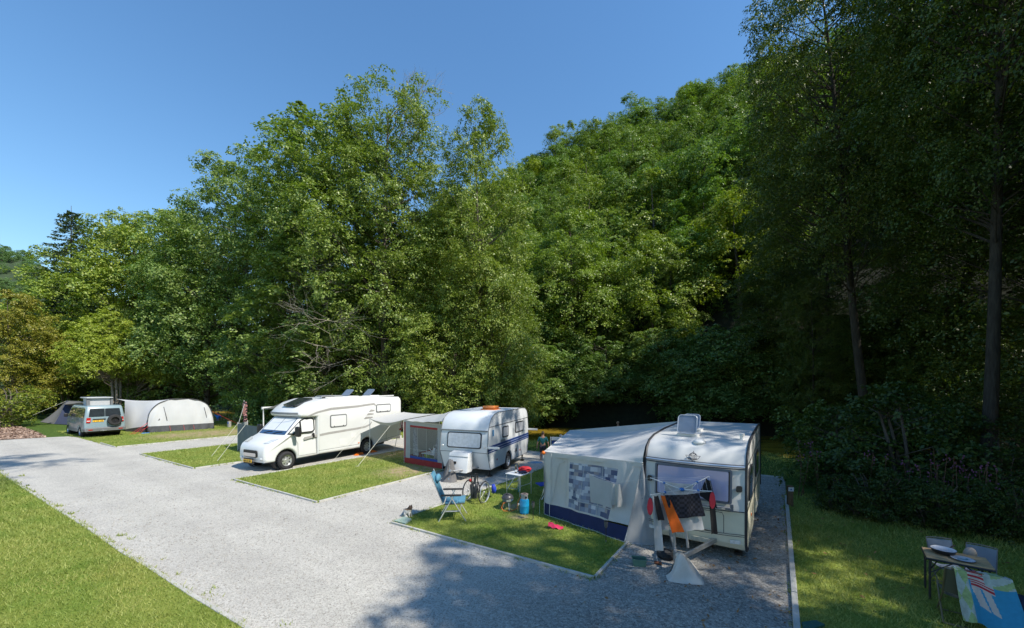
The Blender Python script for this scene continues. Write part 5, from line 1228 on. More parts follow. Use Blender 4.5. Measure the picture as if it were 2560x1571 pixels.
def porch_awning():
    g0 = at(1010.4, 1158.3); g1 = at(1106, 1174.5); z0 = ztop(g0, 1051); z1 = ztop(g1, 1061.5)
    t0, t1 = up(g0, z0), up(g1, z1); dv = Vector((math.sin(R(22)), math.cos(R(22)), 0))
    t = thing('porch_awning', 'red white and blue porch awning with a big clear window on the blue striped caravan', 'awning', g0)
    bl = lambda mb: (setattr(mb, 'v', [tuple(Vector(v)-g0) for v in mb.v]), mb)[1]
    RED = mat('red_canvas', (.33, .028, .03), .7, var=.2); BLU = mat('blue_band', (.03, .07, .32), .7, var=.15); GRW = mat('pale_grey_canvas', (.44, .46, .47), .85, var=.08, tl=.15)
    A = (g0, g1, t0, t1); kw = dict(rip=.015, fr=3)
    mb = MB(); wall(mb, *A, v0=.0, v1=.14, **kw); wall(mb, *A, v0=.86, v1=.905, u0=.16, u1=.88, nv=2, off=-.008, **kw); wall(mb, *A, v0=.16, v1=.96, u0=0, u1=.045, nu=2, **kw); bl(mb).build('red_panel', RED, t, smooth=60)
    mb = MB(); wall(mb, *A, v0=.145, v1=.20, off=-.006, nv=2, **kw); bl(mb).build('blue_band', BLU, t, smooth=60)
    mb = MB(); wall(mb, *A, v0=.14, v1=.97, u0=.045, u1=.16, nu=4, **kw); wall(mb, *A, v0=.14, v1=.97, u0=.88, u1=1, nu=4, **kw); wall(mb, *A, v0=.905, v1=.97, u0=.16, u1=.88, nv=2, **kw); bl(mb).build('wall_border', GRW, t, smooth=60)
    mb = MB(); f = wall(mb, *A, v0=.20, v1=.86, u0=.16, u1=.88, rip=.012, fr=3); bl(mb).build('window', FILM, t, smooth=60)
    mb = MB()
    for u in (.30, .62): mb.tube([f(u, k/6)+Vector((-.008, -.01, 0)) for k in range(7)], .006, 4)
    mb.tube([f(k/6, .24)+Vector((-.008, -.01, 0)) for k in range(7)], .007, 4); bl(mb).build('window_seam', PIPE, t)
    CURT = mat('print_curtain', (.50, .50, .53), .85, var=.55, scale=11, tl=.3)
    for s in (0, 1):
        mb = MB(); mb.grid(lambda u, v: f((.0+.16*u*(1.2-.9*v+.3*v*v)) if s == 0 else 1-.14*u*(1.6-1.1*v), v)+Vector((.10, .12, 0))+Vector((.03, .03, 0))*math.sin(u*20), 8, 8); bl(mb).build('curtain', CURT, t, smooth=60)
    # valance, roof, side and back walls, poles
    d3 = dv*2.9
    mb = MB(); wall(mb, t0-Vector((0, 0, .06)), t1-Vector((0, 0, .06)), t0, t1, rip=.008, fr=4, nv=2, off=-.02); bl(mb).build('valance', SAIL, t)
    def rail(u):
        k = u; return L2W(CV, (.25+3.6*u, 1.0, float(np.interp(.25+3.6*u, [.25, .4, .62, 1.0, 3.6], [2.03, 2.2, 2.33, 2.39, 2.41]))))
    mb = MB(); mb.grid(lambda u, v: lerp(lerp(t0, t0+d3+Vector((-.2, .1, .05)), u), rail(u), v)+Vector((0, 0, -.05*math.sin(math.pi*v)+.012*math.sin(v*22)*(1-u))), 10, 16); bl(mb).build('roof', SAIL, t, smooth=60)
    mb = MB(); wall(mb, g0+d3, g0, t0+d3, t0, v0=.16, u0=.0, u1=.97, rip=.02, fr=4); bl(mb).build('side_wall', GRW, t, smooth=60)
    mb = MB(); wall(mb, g0+d3, g0, t0+d3, t0, v0=.0, v1=.16, rip=.02, fr=4, nv=2); wall(mb, g0+d3, g0, t0+d3, t0, v0=.16, v1=.96, u0=.97, u1=1, nu=1, nv=6); bl(mb).build('side_skirt', RED, t, smooth=60)
    mb = MB(); wall(mb, g0+d3, g1+d3, t0+d3, t1+d3, v1=.34, rip=.02, fr=4); bl(mb).build('back_wall', mat('mesh_wall', (.40, .42, .30), .8, var=.45, scale=5, tl=.5, alpha=.42), t, smooth=60)
    mb = MB(); wall(mb, g1+Vector((.0, .02, 0)), g1+dv*1.2+Vector((.3, 0, 0)), L2W(CV, (.1, .98, 1.15)), L2W(CV, (.6, .98, .6)), rip=.02); bl(mb).build('draught_flap', NAVY, t, smooth=60)
    mb = MB(); mb.tube([g0, t0], .013, 6); mb.tube([g1, t1], .013, 6); mb.tube([g0+(g1-g0)*.08, t0+(t1-t0)*.08], .008, 5); mb.box(g0+Vector((-.05, 0, .01)), (.5, .16, .02)); bl(mb).build('pole', PIPE, t)
    # flying canopy to the left
    c = thing('canopy', 'white flying canopy on thin poles stretched from the porch awning towards the motorhome', 'canopy', g0)
    p0 = at(924.6, 1141.7); q0 = up(p0, ztop(p0, 1047)); p1 = at(984.8, 1132); q1 = up(p1, 2.0)
    e0 = t0+Vector((0, 0, .03)); e1 = t0+d3+Vector((-.2, .1, .08)); far0 = q0+Vector((.85, 2.9, .12))
    def cs(u, v):
        p = lerp(lerp(q0, far0, v), lerp(e0, e1, v), u); p.z -= .17*math.sin(math.pi*u)*(1-.75*v); return p
    mb = MB(); mb.grid(cs, 16, 10); mb.v = [tuple(Vector(v)-g0) for v in mb.v]; mb.build('canopy_sheet', SAIL, c, smooth=60)
    mb = MB(); wall(mb, Vector(cs(0, 0))-Vector((0, 0, .02)), e0-Vector((0, 0, .14)), Vector(cs(0, 0)), e0, nu=14, nv=2, rip=.0)
    mb = MB(); mb.grid(lambda u, v: Vector(cs(u, 0))-Vector((0, -.05*v, (.03+.10*math.sin(math.pi*u))*v)), 16, 2); mb.v = [tuple(Vector(v)-g0) for v in mb.v]; mb.build('hem', mat('canopy_hem', (.50, .49, .45), .8, var=.1, tl=.2), c, smooth=60)
    for b_, tp in ((p0, q0), (p1, Vector(cs(.45, .45))), (up(far0, 0), far0)):
        mb = MB(); mb.tube([b_, tp], .016, 6); mb.v = [tuple(Vector(v)-g0) for v in mb.v]; mb.build('pole', PIPE, c)
    gp = at(893.7, 1167)
    mb = MB(); mb.tube([Vector(cs(.62, .0))-Vector((0, 0, .12)), gp], .009, 5); mb.lathe([(0, .03), (.08, .025), (.1, .0)], c=gp, n=14); mb.v = [tuple(Vector(v)-g0) for v in mb.v]; mb.build('guy_rope', ROPE, c)
    mb = MB(); mb.tube([q0, at(828, 1158)], .005, 4); mb.v = [tuple(Vector(v)-g0) for v in mb.v]; mb.build('guy_rope', ROPE, c)
    # things inside the porch
    tb = lerp(g0, g1, .56)+dv*.55
    tt = thing('camping_table', 'low white wire frame table inside the porch awning', 'table', tb, R(-38))
    mb = MB(); mb.box((0, 0, .46), (.9, .45, .02)); mb.build('tabletop', WPLAST, tt)
    mb = MB()
    for x in (-.4, .4):
        for y in (-.18, .18): mb.tube([(x, y, 0), (x, y, .45)], .01, 5)
    mb.tube([(-.4, -.18, .3), (.4, -.18, .3)], .008, 5); mb.build('frame', PIPE, tt)
    w_ = thing('watering_can', 'white watering can behind the porch awning window', 'watering can', tb+Vector((.12, .05, .47)))
    mb = MB(); mb.lathe([(.11, 0), (.12, .1), (.09, .2), (.05, .22)], n=16); mb.tube([(-.1, 0, .05), (-.22, 0, .16), (-.26, 0, .22)], [.02, .015, .02], 6); mb.build('can', WPLAST, w_)
    mb = MB(); mb.tube([(.06, 0, .2), (.02, 0, .36), (-.06, 0, .33), (-.07, 0, .21)], .012, 6); mb.build('handle', WPLAST, w_)
    b = MB().lathe([(.12, 0), (.17, .16), (.18, .17), (.165, .16), (.1, .02)], n=18).build('washing_up_bowl', mat('lime_plastic', (.32, .42, .03), .5)); b.location = lerp(g0, g1, .52)+dv*.35+Vector((0, 0, .30)); tag(b, 'lime green plastic bowl on a low shelf behind the porch awning window', 'bowl')
porch_awning()

def white_tent():
    g0 = at(368.3, 1082.5); g1 = at(533.9, 1071.8); e = (g1-g0); Wd = e.length; e.normalize(); n_ = Vector((-e.y, e.x, 0)); H_ = 2.36
    t = thing('white_tent', 'large white tunnel tent with dark skirt and red guy ropes behind the van', 'tent', g0, math.atan2(e.y, e.x))
    TW = mat('tent_white', (.60, .61, .62), .8, var=.06, scale=1.5, tl=.15); TD = mat('tent_dark_skirt', (.075, .078, .085), .75, var=.3); TP = mat('tent_pole_sleeve', (.05, .05, .055), .6)
    def arch(s, k=1.0):    # s 0..1 along the arch, left foot to right foot
        a = math.pi*(1-s); c_, s_ = math.cos(a), math.sin(a)
        return Vector((Wd/2+Wd/2*math.copysign(abs(c_)**.72, c_), 0, H_*k*abs(s_)**.62))
    D_ = 4.6
    def tun(s, v): q = arch(s, 1-.10*v*v-.05*math.sin(v*math.pi*2)**2*.5); return Vector((q.x, D_*v, q.z))
    zs = .46
    def split(s0, s1, m_, name):
        mb = MB(); mb.grid(lambda u, v: tun(s0+(s1-s0)*u, v), 20 if s1-s0 > .5 else 4, 10); mb.build(name, m_, t, smooth=60)
    split(.022, .978, TW, 'canopy'); split(0, .022, TD, 'side_skirt'); split(.978, 1, TD, 'side_skirt')
    def face(u, v):
        q = arch(.5-.5*(1-2*u) if False else u); ztop_ = q.z; z = v*ztop_; b = .10*math.sin(math.pi*min(1, v*1.0))
        return Vector((q.x, -.25*(1-v)-b*.4+.035*math.sin(q.x*6+v*4)+.02*math.sin(q.x*11-v*9), z))
    mb = MB(); mb.grid(lambda u, v: face(.02+.96*u, max(v, min(1, zs/max(arch(.02+.96*u).z, .01))) if v < .001 else min(1, zs/max(.01, arch(.02+.96*u).z))+(1-min(1, zs/max(.01, arch(.02+.96*u).z)))*v), 30, 10); mb.build('front_wall', TW, t, smooth=60)
    mb = MB(); mb.grid(lambda u, v: face(.0+1.0*u, v*min(1, zs/max(.01, arch(u).z)))+Vector((0, -.02+.035*math.sin(u*170)*(1-v), 0)), 60, 3); mb.build('front_skirt', TD, t, smooth=60)
    mb = MB(); mb.tube([arch(s/30)+Vector((0, -.02, .01)) for s in range(0, 31)], .03, 6); mb.tube([tun(s/30, .5)+Vector((0, 0, .02)) for s in range(31)], .025, 5); mb.build('pole_sleeve', TP, t)
    for u in (.36, .70):
        mb = MB(); mb.tube([face(u, .82-.05*k)+Vector((.02*k, -.012, 0)) for k in range(10)], .022, 4); mb.build('zip', TP, t)
    mb = MB(); mb.prism([(0, 0), (.12, .02), (.1, .16)], 0, .01, lambda u, v, h: (.55+u, -.2-h, .85+v)); mb.build('vent_flap', TP, t)
    # annexe towards the van, in tent coordinates
    inv = lambda p: (Matrix.Rotation(-math.atan2(e.y, e.x), 3, 'Z') @ (Vector(p)-g0))
    a0 = inv(on(312, 1003, 29.8)); a1 = inv(on(312, 1074, 29.8)); s0 = Vector((.02, .35, 1.35)); tp = Vector((Wd*.32, .5, H_-.02))
    mb = MB(); mb.grid(lambda u, v: lerp(lerp(a1, Vector((-.12, -.05, .46)), u), lerp(a0, tp, u), v)+Vector((0, .25*math.sin(math.pi*u)*(1-v)-.10*math.sin(v*math.pi)*math.sin(u*9), -.12*math.sin(math.pi*u)*v)), 18, 10); mb.build('annexe', TW, t, smooth=60)
    mb = MB(); mb.grid(lambda u, v: lerp(lerp(a0, tp, u), lerp(a0+Vector((-.3, 2.6, .1)), Vector((Wd*.4, 3.0, H_-.1)), u), v)+Vector((0, 0, -.12*math.sin(math.pi*u))), 12, 6); mb.build('annexe_roof', TW, t, smooth=60)
    mb = MB(); mb.grid(lambda u, v: lerp(lerp(up(a1, 0), Vector((-.1, -.1, 0)), u), lerp(a1, Vector((-.12, -.02, .47)), u), v)+Vector((0, .06+.03*math.sin(u*60), 0)), 24, 2); mb.build('annexe_skirt', TD, t, smooth=60)
    for p, q in (((.05, -.02, .75), (-1.0, -.75, 0)), ((.05, -.02, .75), (-.8, -.9, 0)), ((.1, -.02, .55), (-.55, -.85, 0)), ((.2, -.05, .5), (-.9, -.6, 0)), ((1.2, -.2, .48), (1.25, -.42, 0)), ((2.0, -.2, .48), (2.05, -.42, 0)), ((2.6, -.2, .48), (2.62, -.42, 0)), ((Wd-.1, 0, 1.35), (Wd+2.0, -.2, 0))):
        mb = MB(); mb.tube([p, q], .009, 4); mb.build('guy_rope', RROPE, t)
    b = MB().rprism([(0, 0), (.5, 0), (.45, .05), (.1, .06)], 0, .3, .02, 2).build('ground_mat', mat('blue_mat', (.05, .2, .5), .7)); b.location = at(352, 1085.5); b.rotation_euler = (0, 0, .8); tag(b, 'folded blue and white mat in the opening of the white tent', 'mat')
white_tent()

def grey_tent():
    P = [at(101, 1055.5), at(158, 1064), Vector((-33.2, 38.0, 0)), Vector((-38.5, 43.0, 0))]; k0 = on(167, 1002.5, 38.6); k1 = on(215, 1005, 38.0)
    t = thing('grey_tent', 'low dark grey tent with a blue panel left of the van', 'tent', P[0])
    G = mat('tent_grey', (.17, .17, .165), .8, var=.15, tl=.12); B = mat('tent_blue', (.035, .045, .085), .8, var=.2)
    loc = lambda mb: (setattr(mb, 'v', [tuple(Vector(v)-P[0]) for v in mb.v]), mb)[1]
    def sh(a, b, c_, d_, mb, s=.18):
        def f(u, v):
            p = lerp(lerp(a, b, u), lerp(d_, c_, u), v); p.z -= s*math.sin(math.pi*v)*math.sin(math.pi*(.15+.7*u)); p.z = max(p.z, .01); return p
        mb.grid(f, 10, 10)
    m1 = lerp(P[0], P[1], .62)
    mb = MB(); sh(P[0], m1, k0+Vector((.05, -.1, 0)), k0, mb, .35); sh(P[3], P[0], k0, k0, mb, .3); sh(P[2], P[3], k0, k1, mb); sh(lerp(P[1], P[2], .3), P[2], k1, lerp(k0, k1, .5), mb); loc(mb).build('flysheet', G, t, smooth=60)
    mb = MB(); sh(m1, P[1]+Vector((.6, .3, 0)), lerp(k0, k1, .3)+Vector((0, -.1, -.1)), k0+Vector((.05, -.1, -.02)), mb, .3); loc(mb).build('blue_panel', B, t, smooth=60)
    mb = MB(); sh(k0, k1, k1+Vector((3.0, -3.2, .05)), k0+Vector((1.0, -1.2, -.3)), mb, .25); loc(mb).build('link_sheet', G, t, smooth=60)
    mb = MB(); mb.tube([k0, lerp(k0, P[0], .5)+Vector((0, 0, -.25)), P[0]], .03, 5); mb.tube([k0, k1], .03, 5); loc(mb).build('pole_sleeve', mat('tent_sleeve', (.09, .09, .09), .7), t)
    mb = MB(); mb.tube([k0, P[0]+Vector((-1.6, -.6, 0))], .012, 4); loc(mb).build('guy_rope', ROPE, t)
grey_tent()

def windbreak():
    p0 = at(594.4, 1129); z = 1.44; p1 = Vector((-11.9, 19.3, 0))*1.0; p2 = at(618.9, 1054, z); p2 = up(p2, 0)
    t = thing('windbreak', 'grey fabric windbreak with pale poles standing left of the motorhome', 'windbreak', p0)
    M_ = mat('windbreak_grey', (.17, .195, .215), .8, var=.1, tl=.1); loc = lambda mb: (setattr(mb, 'v', [tuple(Vector(v)-p0) for v in mb.v]), mb)[1]
    mb = MB(); wall(mb, p0, p1, up(p0, z), up(p1, z), v0=.10, rip=.02, fr=4); loc(mb).build('panel', M_, t, smooth=60)
    mb = MB(); wall(mb, p0, p1, up(p0, z), up(p1, z), v1=.10, rip=.02, fr=4, nv=1); loc(mb).build('mud_flap', mat('windbreak_flap', (.10, .11, .12), .8), t, smooth=60)
    mb = MB(); wall(mb, p0, p2, up(p0, z), up(p2, z), rip=.02, fr=2); loc(mb).build('panel', mat('windbreak_pale', (.40, .42, .43), .8, tl=.2), t, smooth=60)
    for p in (p0, p1, p2):
        mb = MB(); mb.tube([p, up(p, z+.06)], .016, 6); loc(mb).build('pole', PIPE, t)
    for a, b in ((up(p0, z), at(527, 1143)), (lerp(up(p0, z), up(p1, z), .35), at(541, 1155.5)), (up(p2, z), at(566, 1121))):
        mb = MB(); mb.tube([a, b], .008, 4); loc(mb).build('guy_rope', ROPE, t)
    mb = MB(); mb.tube([up(p0, 1.3), up(p0, 1.4)+Vector((.28, .1, 1.05))], .012, 5); s = thing('pennant', 'faded pink pennant on a slanting stick above the windbreak', 'flag', up(p0, 0)); mb.v = [tuple(Vector(v)-p0) for v in mb.v]; mb.build('stick', PIPE, s)
    mb = MB(); mb.grid(lambda u, v: (.27+.05*u-.05*v+(.05+.05*v)*(u-.3), .1+.03*math.sin(v*6+u*2), 2.43-.52*v), 4, 8); mb.build('cloth', mat('faded_pink', (.55, .25, .22), .8, var=.35, scale=12, tl=.3), s)
    s = thing('wind_spinner', 'dark windsock with pink blossom print hanging on a pole by the windbreak', 'windsock', up(p0, 0))
    mb = MB(); mb.tube([(.03, .45, 0), (.03, .45, 2.62)], .014, 5); mb.build('pole', PIPE, s)
    mb = MB(); mb.lathe([(.08, 1.5), (.10, 1.62), (.085, 1.72), (.11, 1.85), (.085, 1.96), (.115, 2.1), (.09, 2.22), (.115, 2.38), (.08, 2.52), (.04, 2.56)], c=(.10, .42, 0), n=14)
    m, n, l, p = nodes_of('blossom_print'); tc = n.new('ShaderNodeTexCoord'); vo = n.new('ShaderNodeTexVoronoi'); vo.inputs['Scale'].default_value = 11; l.new(tc.outputs['Object'], vo.inputs['Vector'])
    rp = ramp(n, [(.30, (.55, .25, .25)), (.42, (.02, .012, .015))]); l.new(vo.outputs['Distance'], rp.inputs[0]); l.new(rp.outputs[0], p.inputs['Base Color']); p.inputs['Roughness'].default_value = .8
    mb.build('sock', m, s)
windbreak()
# ------------------------------------------------------------------ camping gear
def relax_chair():
    t = thing('camping_chair', 'light blue padded high backed folding chair on the grass plot', 'chair', at(1130, 1305.5)+Vector((0, .28, 0)), R(4))
    PAD = mat('light_blue_pad', (.10, .27, .38), .75, var=.1); ARM = mat('dark_armrest', (.05, .045, .045), .5)
    hw = .27
    def pad(name, a, b, th, segs, par):   # quilted pad from a to b in x,z
        a, b = Vector(a), Vector(b); d = (b-a)/segs; n_ = Vector((-d.y, d.x)).normalized()
        o = None
        for i in range(segs):
            p = a+d*i; q = p+d*.97; mb = MB()
            mb.rprism([tuple(p), tuple(q), tuple(q+n_*th), tuple(p+n_*th)], -hw, hw, .02, 2); mb.build(name, PAD, par)
    pad('back_pad', (-.22, .48), (-.52, 1.20), .05, 6, t)
    pad('seat_pad', (.30, .47), (-.20, .43), -.055, 3, t)
    mb = MB(); mb.ell((-.40, 0, 1.05), (.075, .24, .10), 12, 8); mb.build('head_cushion', PAD, t)
    for s in (-1, 1):
        y = s*.31
        mb = MB(); mb.tube([(-.24, y, .44), (-.55, y, 1.22)], .014, 6); mb.build('back_frame', ALU, t)
        mb = MB(); mb.tube([(-.06, y, .66), (.34, y, 0)], .016, 6); mb.build('leg', ALU, t)
        mb = MB(); mb.tube([(.02, y, .66), (-.36, y, 0)], .016, 6); mb.build('leg', ALU, t)
        mb = MB(); mb.rprism(rrect(-.30, .655, .22, .70, .02), y-.028, y+.028, .012, 2); mb.build('armrest', ARM, t)
        mb = MB(); mb.tube([(-.22, y*.97, .45), (.30, y*.97, .46)], .013, 6); mb.build('seat_frame', ARM, t)
    for xx in (-.2, .18): mb = MB(); mb.tube([(xx, -.31, .265), (xx, .31, .265)], .012, 5); mb.build('crossbar', ALU, t)
    mb = MB(); mb.rprism(rrect(-.2, .255, .16, .275, .008), -.3, -.22, .006, 1); mb.build('side_bar', ALU, t)
relax_chair()

def wheelchair():
    a = at(1171, 1252.5); b = at(1210, 1258); d = (b-a).normalized(); w = (b-a).length
    t = thing('wheelchair', 'folded black wheelchair seen from behind, with silver handrims', 'wheelchair', (a+b)/2, math.atan2(d.y, d.x))
    GRY = mat('wheelchair_bag', (.06, .06, .065), .7, var=.25)
    r = .31
    for s in (-1, 1):
        My = Matrix.Rotation(R(90), 3, 'Y'); c = Vector((s*w/2, 0, r))
        mb = MB(); mb.tube([c+Vector((0, math.cos(k*.2618)*r, math.sin(k*.2618)*r)) for k in range(24)], .017, 6, closed=True); wl = mb.build('wheel', RUBBER, t)
        mb = MB(); mb.tube([c+Vector((s*.035, math.cos(k*.2618)*r*.90, math.sin(k*.2618)*r*.90)) for k in range(24)], .011, 6, closed=True); mb.tube([c+Vector((0, math.cos(k*.2618)*r*.94, math.sin(k*.2618)*r*.94)) for k in range(24)], .009, 5, closed=True); mb.build('handrim', ALU, wl)
        mb = MB()
        for k in range(12): mb.tube([c, c+Vector((0, math.cos(k*.5236)*r*.94, math.sin(k*.5236)*r*.94))], .003, 3)
        mb.ell(c, (.03, .04, .04), 8, 6); mb.build('spokes', STEEL, wl)
        x = s*.10
        mb = MB(); mb.tube([(x, -.06, .30), (x, -.10, .84), (x, -.20, .88)], .013, 6); mb.build('back_post', BLACK, t)
        mb = MB(); mb.tube([(x, -.14, .87), (x, -.26, .88)], .02, 6); mb.build('push_handle', BLACK, t)
        mb = MB(); mb.tube([(x*1.3, -.05, .5), (x*1.3, .35, .5), (x*1.3, .5, .12)], .013, 6); mb.tube([(x*1.3, 0, .3), (x*1.3, .38, .28)], .013, 6); mb.build('side_frame', BLACK, t)
        mb = MB(); mb.tube([(x*1.3+.02, .40+math.cos(k*.52)*.08, .09+math.sin(k*.52)*.08) for k in range(12)], .015, 5, closed=True); mb.build('castor', RUBBER, t)
        mb = MB(); mb.rprism([(-.01, .40), (.02, .12), (.10, .16), (.13, .52), (.06, .58)], -.16, -.08, .02, 2, fn=lambda p: Vector((s*p.x+s*.0, p.y, p.z))); mb.build('seat_fold', GRY, t)
    mb = MB(); mb.tube([(-.10, -.1, .80), (0, -.14, .77), (.10, -.1, .80)], .016, 6); mb.build('back_strap', BLACK, t)
    mb = MB(); mb.prism([(-.02, .55), (.06, .55), (.10, .83), (.03, .83)], -.15, -.13, lambda u, v, h: (u, h, v)); mb.build('belt', GRY, t)
    mb = MB(); mb.ell((-.18, -.03, .62), (.05, .05, .05), 8, 6); mb.build('brake_grip', REDL, t)
    b = MB().ell((0, 0, 0), (.075, .10, .14), 12, 8, jit=.16).build('drawstring_bag', mat('royal_blue', (.02, .05, .42), .6, var=.2)); b.location = at(1232, 1249)+Vector((.02, .15, .28)); tag(b, 'royal blue bag hanging on the right side of the folded wheelchair', 'bag')
wheelchair()

def folding_table():
    c = Vector((.22, 12.72, 0)); a = math.atan2(-.61, .79)
    t = thing('folding_table', 'small white aluminium folding table with bottles on the plot', 'table', c, a)
    mb = MB(); mb.rprism(rrect(-.29, .68, .29, .705, .01), -.34, .34, .01, 2); mb.build('tabletop', mat('white_tabletop', (.66, .67, .68), .35), t)
    for x in (-.25, .25):
        for y in (-.30, .30):
            mb = MB(); mb.tube([(x, y, 0), (x, y, .68)], .012, 6); mb.build('leg', ALU, t)
        mb = MB(); mb.tube([(x, -.30, .42), (x, -.24, .36), (x, .24, .36), (x, .30, .42)], .010, 5); mb.build('brace', ALU, t)
        mb = MB(); mb.tube([(x, -.28, .2), (x*.3, -.0, .68)], .008, 5); mb.build('strut', ALU, t)
    mb = MB(); mb.tube([(-.25, -.1, .2), (0, -.1, .2), (.1, -.1, .66)], .008, 5); mb.build('strut', ALU, t)
    def bottle(x, y, lb, col):
        o = thing('bottle', lb, 'bottle', L2W(t, (x, y, .707))); mb = MB(); mb.lathe([(.032, 0), (.034, .01), (.034, .13), (.014, .19), (.013, .245), (.015, .25)], n=12); mb.build('glass', col, o)
        mb = MB(); mb.lathe([(.0345, .04), (.0348, .11)], n=12, cap=False); mb.build('paper_label', SHADEW, o)
        mb = MB(); mb.lathe([(.0135, .20), (.0155, .25), (.0, .253)], n=10, cap=False); mb.build('neck_foil', mat('gold_foil', (.5, .45, .2), .4, metal=.5), o)
    BG = mat('brown_bottle', (.03, .014, .006), .08, var=.2, coat=.5)
    bottle(-.02, -.14, 'brown bottle with white label at the near edge of the small folding table', BG); bottle(-.10, .12, 'brown bottle standing further back on the small folding table', BG)
    b = MB().ell((0, 0, .07), (.2, .14, .08), 18, 10, jit=.22).build('red_bag', mat('red_fabric', (.50, .02, .03), .7, var=.2)); b.location = L2W(t, (.12, .16, .73)); tag(b, 'red cloth bag lying at the back of the small folding table', 'bag')
    b = MB().ell((0, 0, .035), (.15, .1, .045), 12, 6, jit=.12).build('dark_cloth', mat('dark_navy_cloth', (.02, .025, .06), .8)); b.location = L2W(t, (.17, -.02, .705)); b.rotation_euler = (0, 0, .4); tag(b, 'crumpled dark cloth beside the red bag on the folding table', 'cloth')
    b = MB().lathe([(.04, 0), (.042, .01), (.04, .17), (.014, .24), (.014, .28)], n=12).build('water_bottle', mat('teal_plastic', (.08, .35, .36), .15, alpha=.75, coat=.4)); b.location = at(1298, 1232); tag(b, 'teal plastic water bottle on the grass under the folding table', 'bottle')
folding_table()

def kettle_grill():
    p = at(1269, 1275)
    t = thing('kettle_grill', 'small round gas barbecue with dark domed lid on tripod legs', 'barbecue', p)
    mb = MB(); mb.lathe([(.165, .335), (.16, .36), (.13, .41), (.07, .445), (0, .455)], n=22, cap=False); mb.lathe([(.17, .325), (.17, .34)], n=22); ld = mb.build('lid', mat('anthracite_enamel', (.05, .05, .055), .35, var=.15, coat=.3), t)
    mb = MB(); mb.tube([(-.05, -.08, .44), (-.0, -.09, .47), (.05, -.08, .44)], .01, 5); mb.build('handle', BLACK, ld)
    mb = MB(); mb.lathe([(.165, .325), (.155, .28), (.11, .22), (.05, .20), (0, .2)], n=22, cap=False); mb.build('bowl', mat('blue_grey_enamel', (.10, .17, .28), .3, var=.1, coat=.4), t)
    mb = MB(); mb.box((.03, -.15, .29), (.12, .03, .05)); mb.build('control_panel', ALU, t)
    for k in range(3):
        an = R(-70+120*k); mb = MB(); mb.tube([(.08*math.cos(an), .08*math.sin(an), .24), (.15*math.cos(an), .15*math.sin(an), 0)], .011, 6); mb.build('leg', ALU, t)
    q = at(1306, 1284)-p
    mb = MB(); mb.tube([(.02, -.1, .25), (-.12, -.14, .22), (-.17, -.12, .1), (-.1, -.2, .03), (.1, -.22, .03), (.2, -.1, .03), q+Vector((-.14, .06, .12)), q+Vector((-.12, .05, .30)), q+Vector((-.03, .05, .44))], .010, 6); mb.build('gas_hose', ORANGE, t)
    t = thing('gas_bottle', 'bright blue gas bottle with grey collar beside the barbecue', 'gas bottle', at(1311, 1286))
    mb = MB(); mb.lathe([(.10, 0), (.115, .0), (.115, .045), (.11, .05), (.123, .06), (.126, .10), (.126, .22), (.128, .225), (.128, .235), (.126, .24), (.125, .36), (.11, .40), (.07, .42), (0, .42)], n=24); mb.build('body', mat('gas_blue', (.01, .30, .56), .4, var=.1, coat=.3), t)
    for an in (-100, -60, -140):
        mb = MB(); mb.box((.116*math.cos(R(an)), .116*math.sin(R(an)), .025), (.05, .012, .03), rot=R(an+90)); mb.build('foot_slot', BLACK, t)
    mb = MB(); mb.lathe([(.085, .40), (.088, .50), (.10, .52), (.10, .535), (.085, .54), (.08, .53), (.078, .40)], n=20, cap=False); mb.build('collar', mat('grey_plastic_collar', (.40, .41, .43), .5), t)
    mb = MB(); mb.lathe([(.045, .42), (.045, .50), (.0, .51)], n=10); mb.box((.04, -.07, .47), (.05, .05, .05)); mb.build('valve', BLACK, t)
    mb = MB(); mb.lathe([(.10, .548), (.105, .545), (.03, .552)], n=20, cap=False); mb.build('top_ring', mat('rusty_ring', (.26, .20, .17), .7, var=.3), t)
    b = thing('spray_bottle', 'small yellow and white bottle standing left of the blue gas bottle', 'bottle', at(1295, 1279)); mb = MB(); mb.lathe([(.03, 0), (.032, .11), (.014, .14), (.014, .18)], n=10); mb.build('bottle_body', mat('pale_yellow', (.5, .45, .2), .4), b); mb = MB(); mb.box((.01, 0, .2), (.06, .02, .03)); mb.build('nozzle', WPLAST, b)
kettle_grill()

def torch(p, lb):
    t = thing('garden_torch', lb, 'garden light', p, 0, 'solar garden torches')
    mb = MB(); mb.tube([(0, 0, -.02), (0, 0, .34)], .009, 6); mb.build('stake', BLACK, t)
    mb = MB(); mb.lathe([(.018, .33), (.038, .37), (.042, .47), (.036, .475)], n=12); mb.build('lamp_head', mat('smoked_lamp', (.12, .12, .125), .35, var=.3, coat=.2), t)
    mb = MB(); mb.lathe([(.043, .47), (.043, .485), (0, .49)], n=12, cap=False); mb.build('solar_cap', BLACK, t)
    mb = MB(); mb.tube([(0, 0, .0), (0, 0, .06)], .012, 6); mb.build('foot', STEEL, t)
torch(at(1332.8, 1302), 'solar torch on a stake right of the blue gas bottle'); torch(at(1515, 1358), 'solar torch on a stake in front of the navy awning skirt')

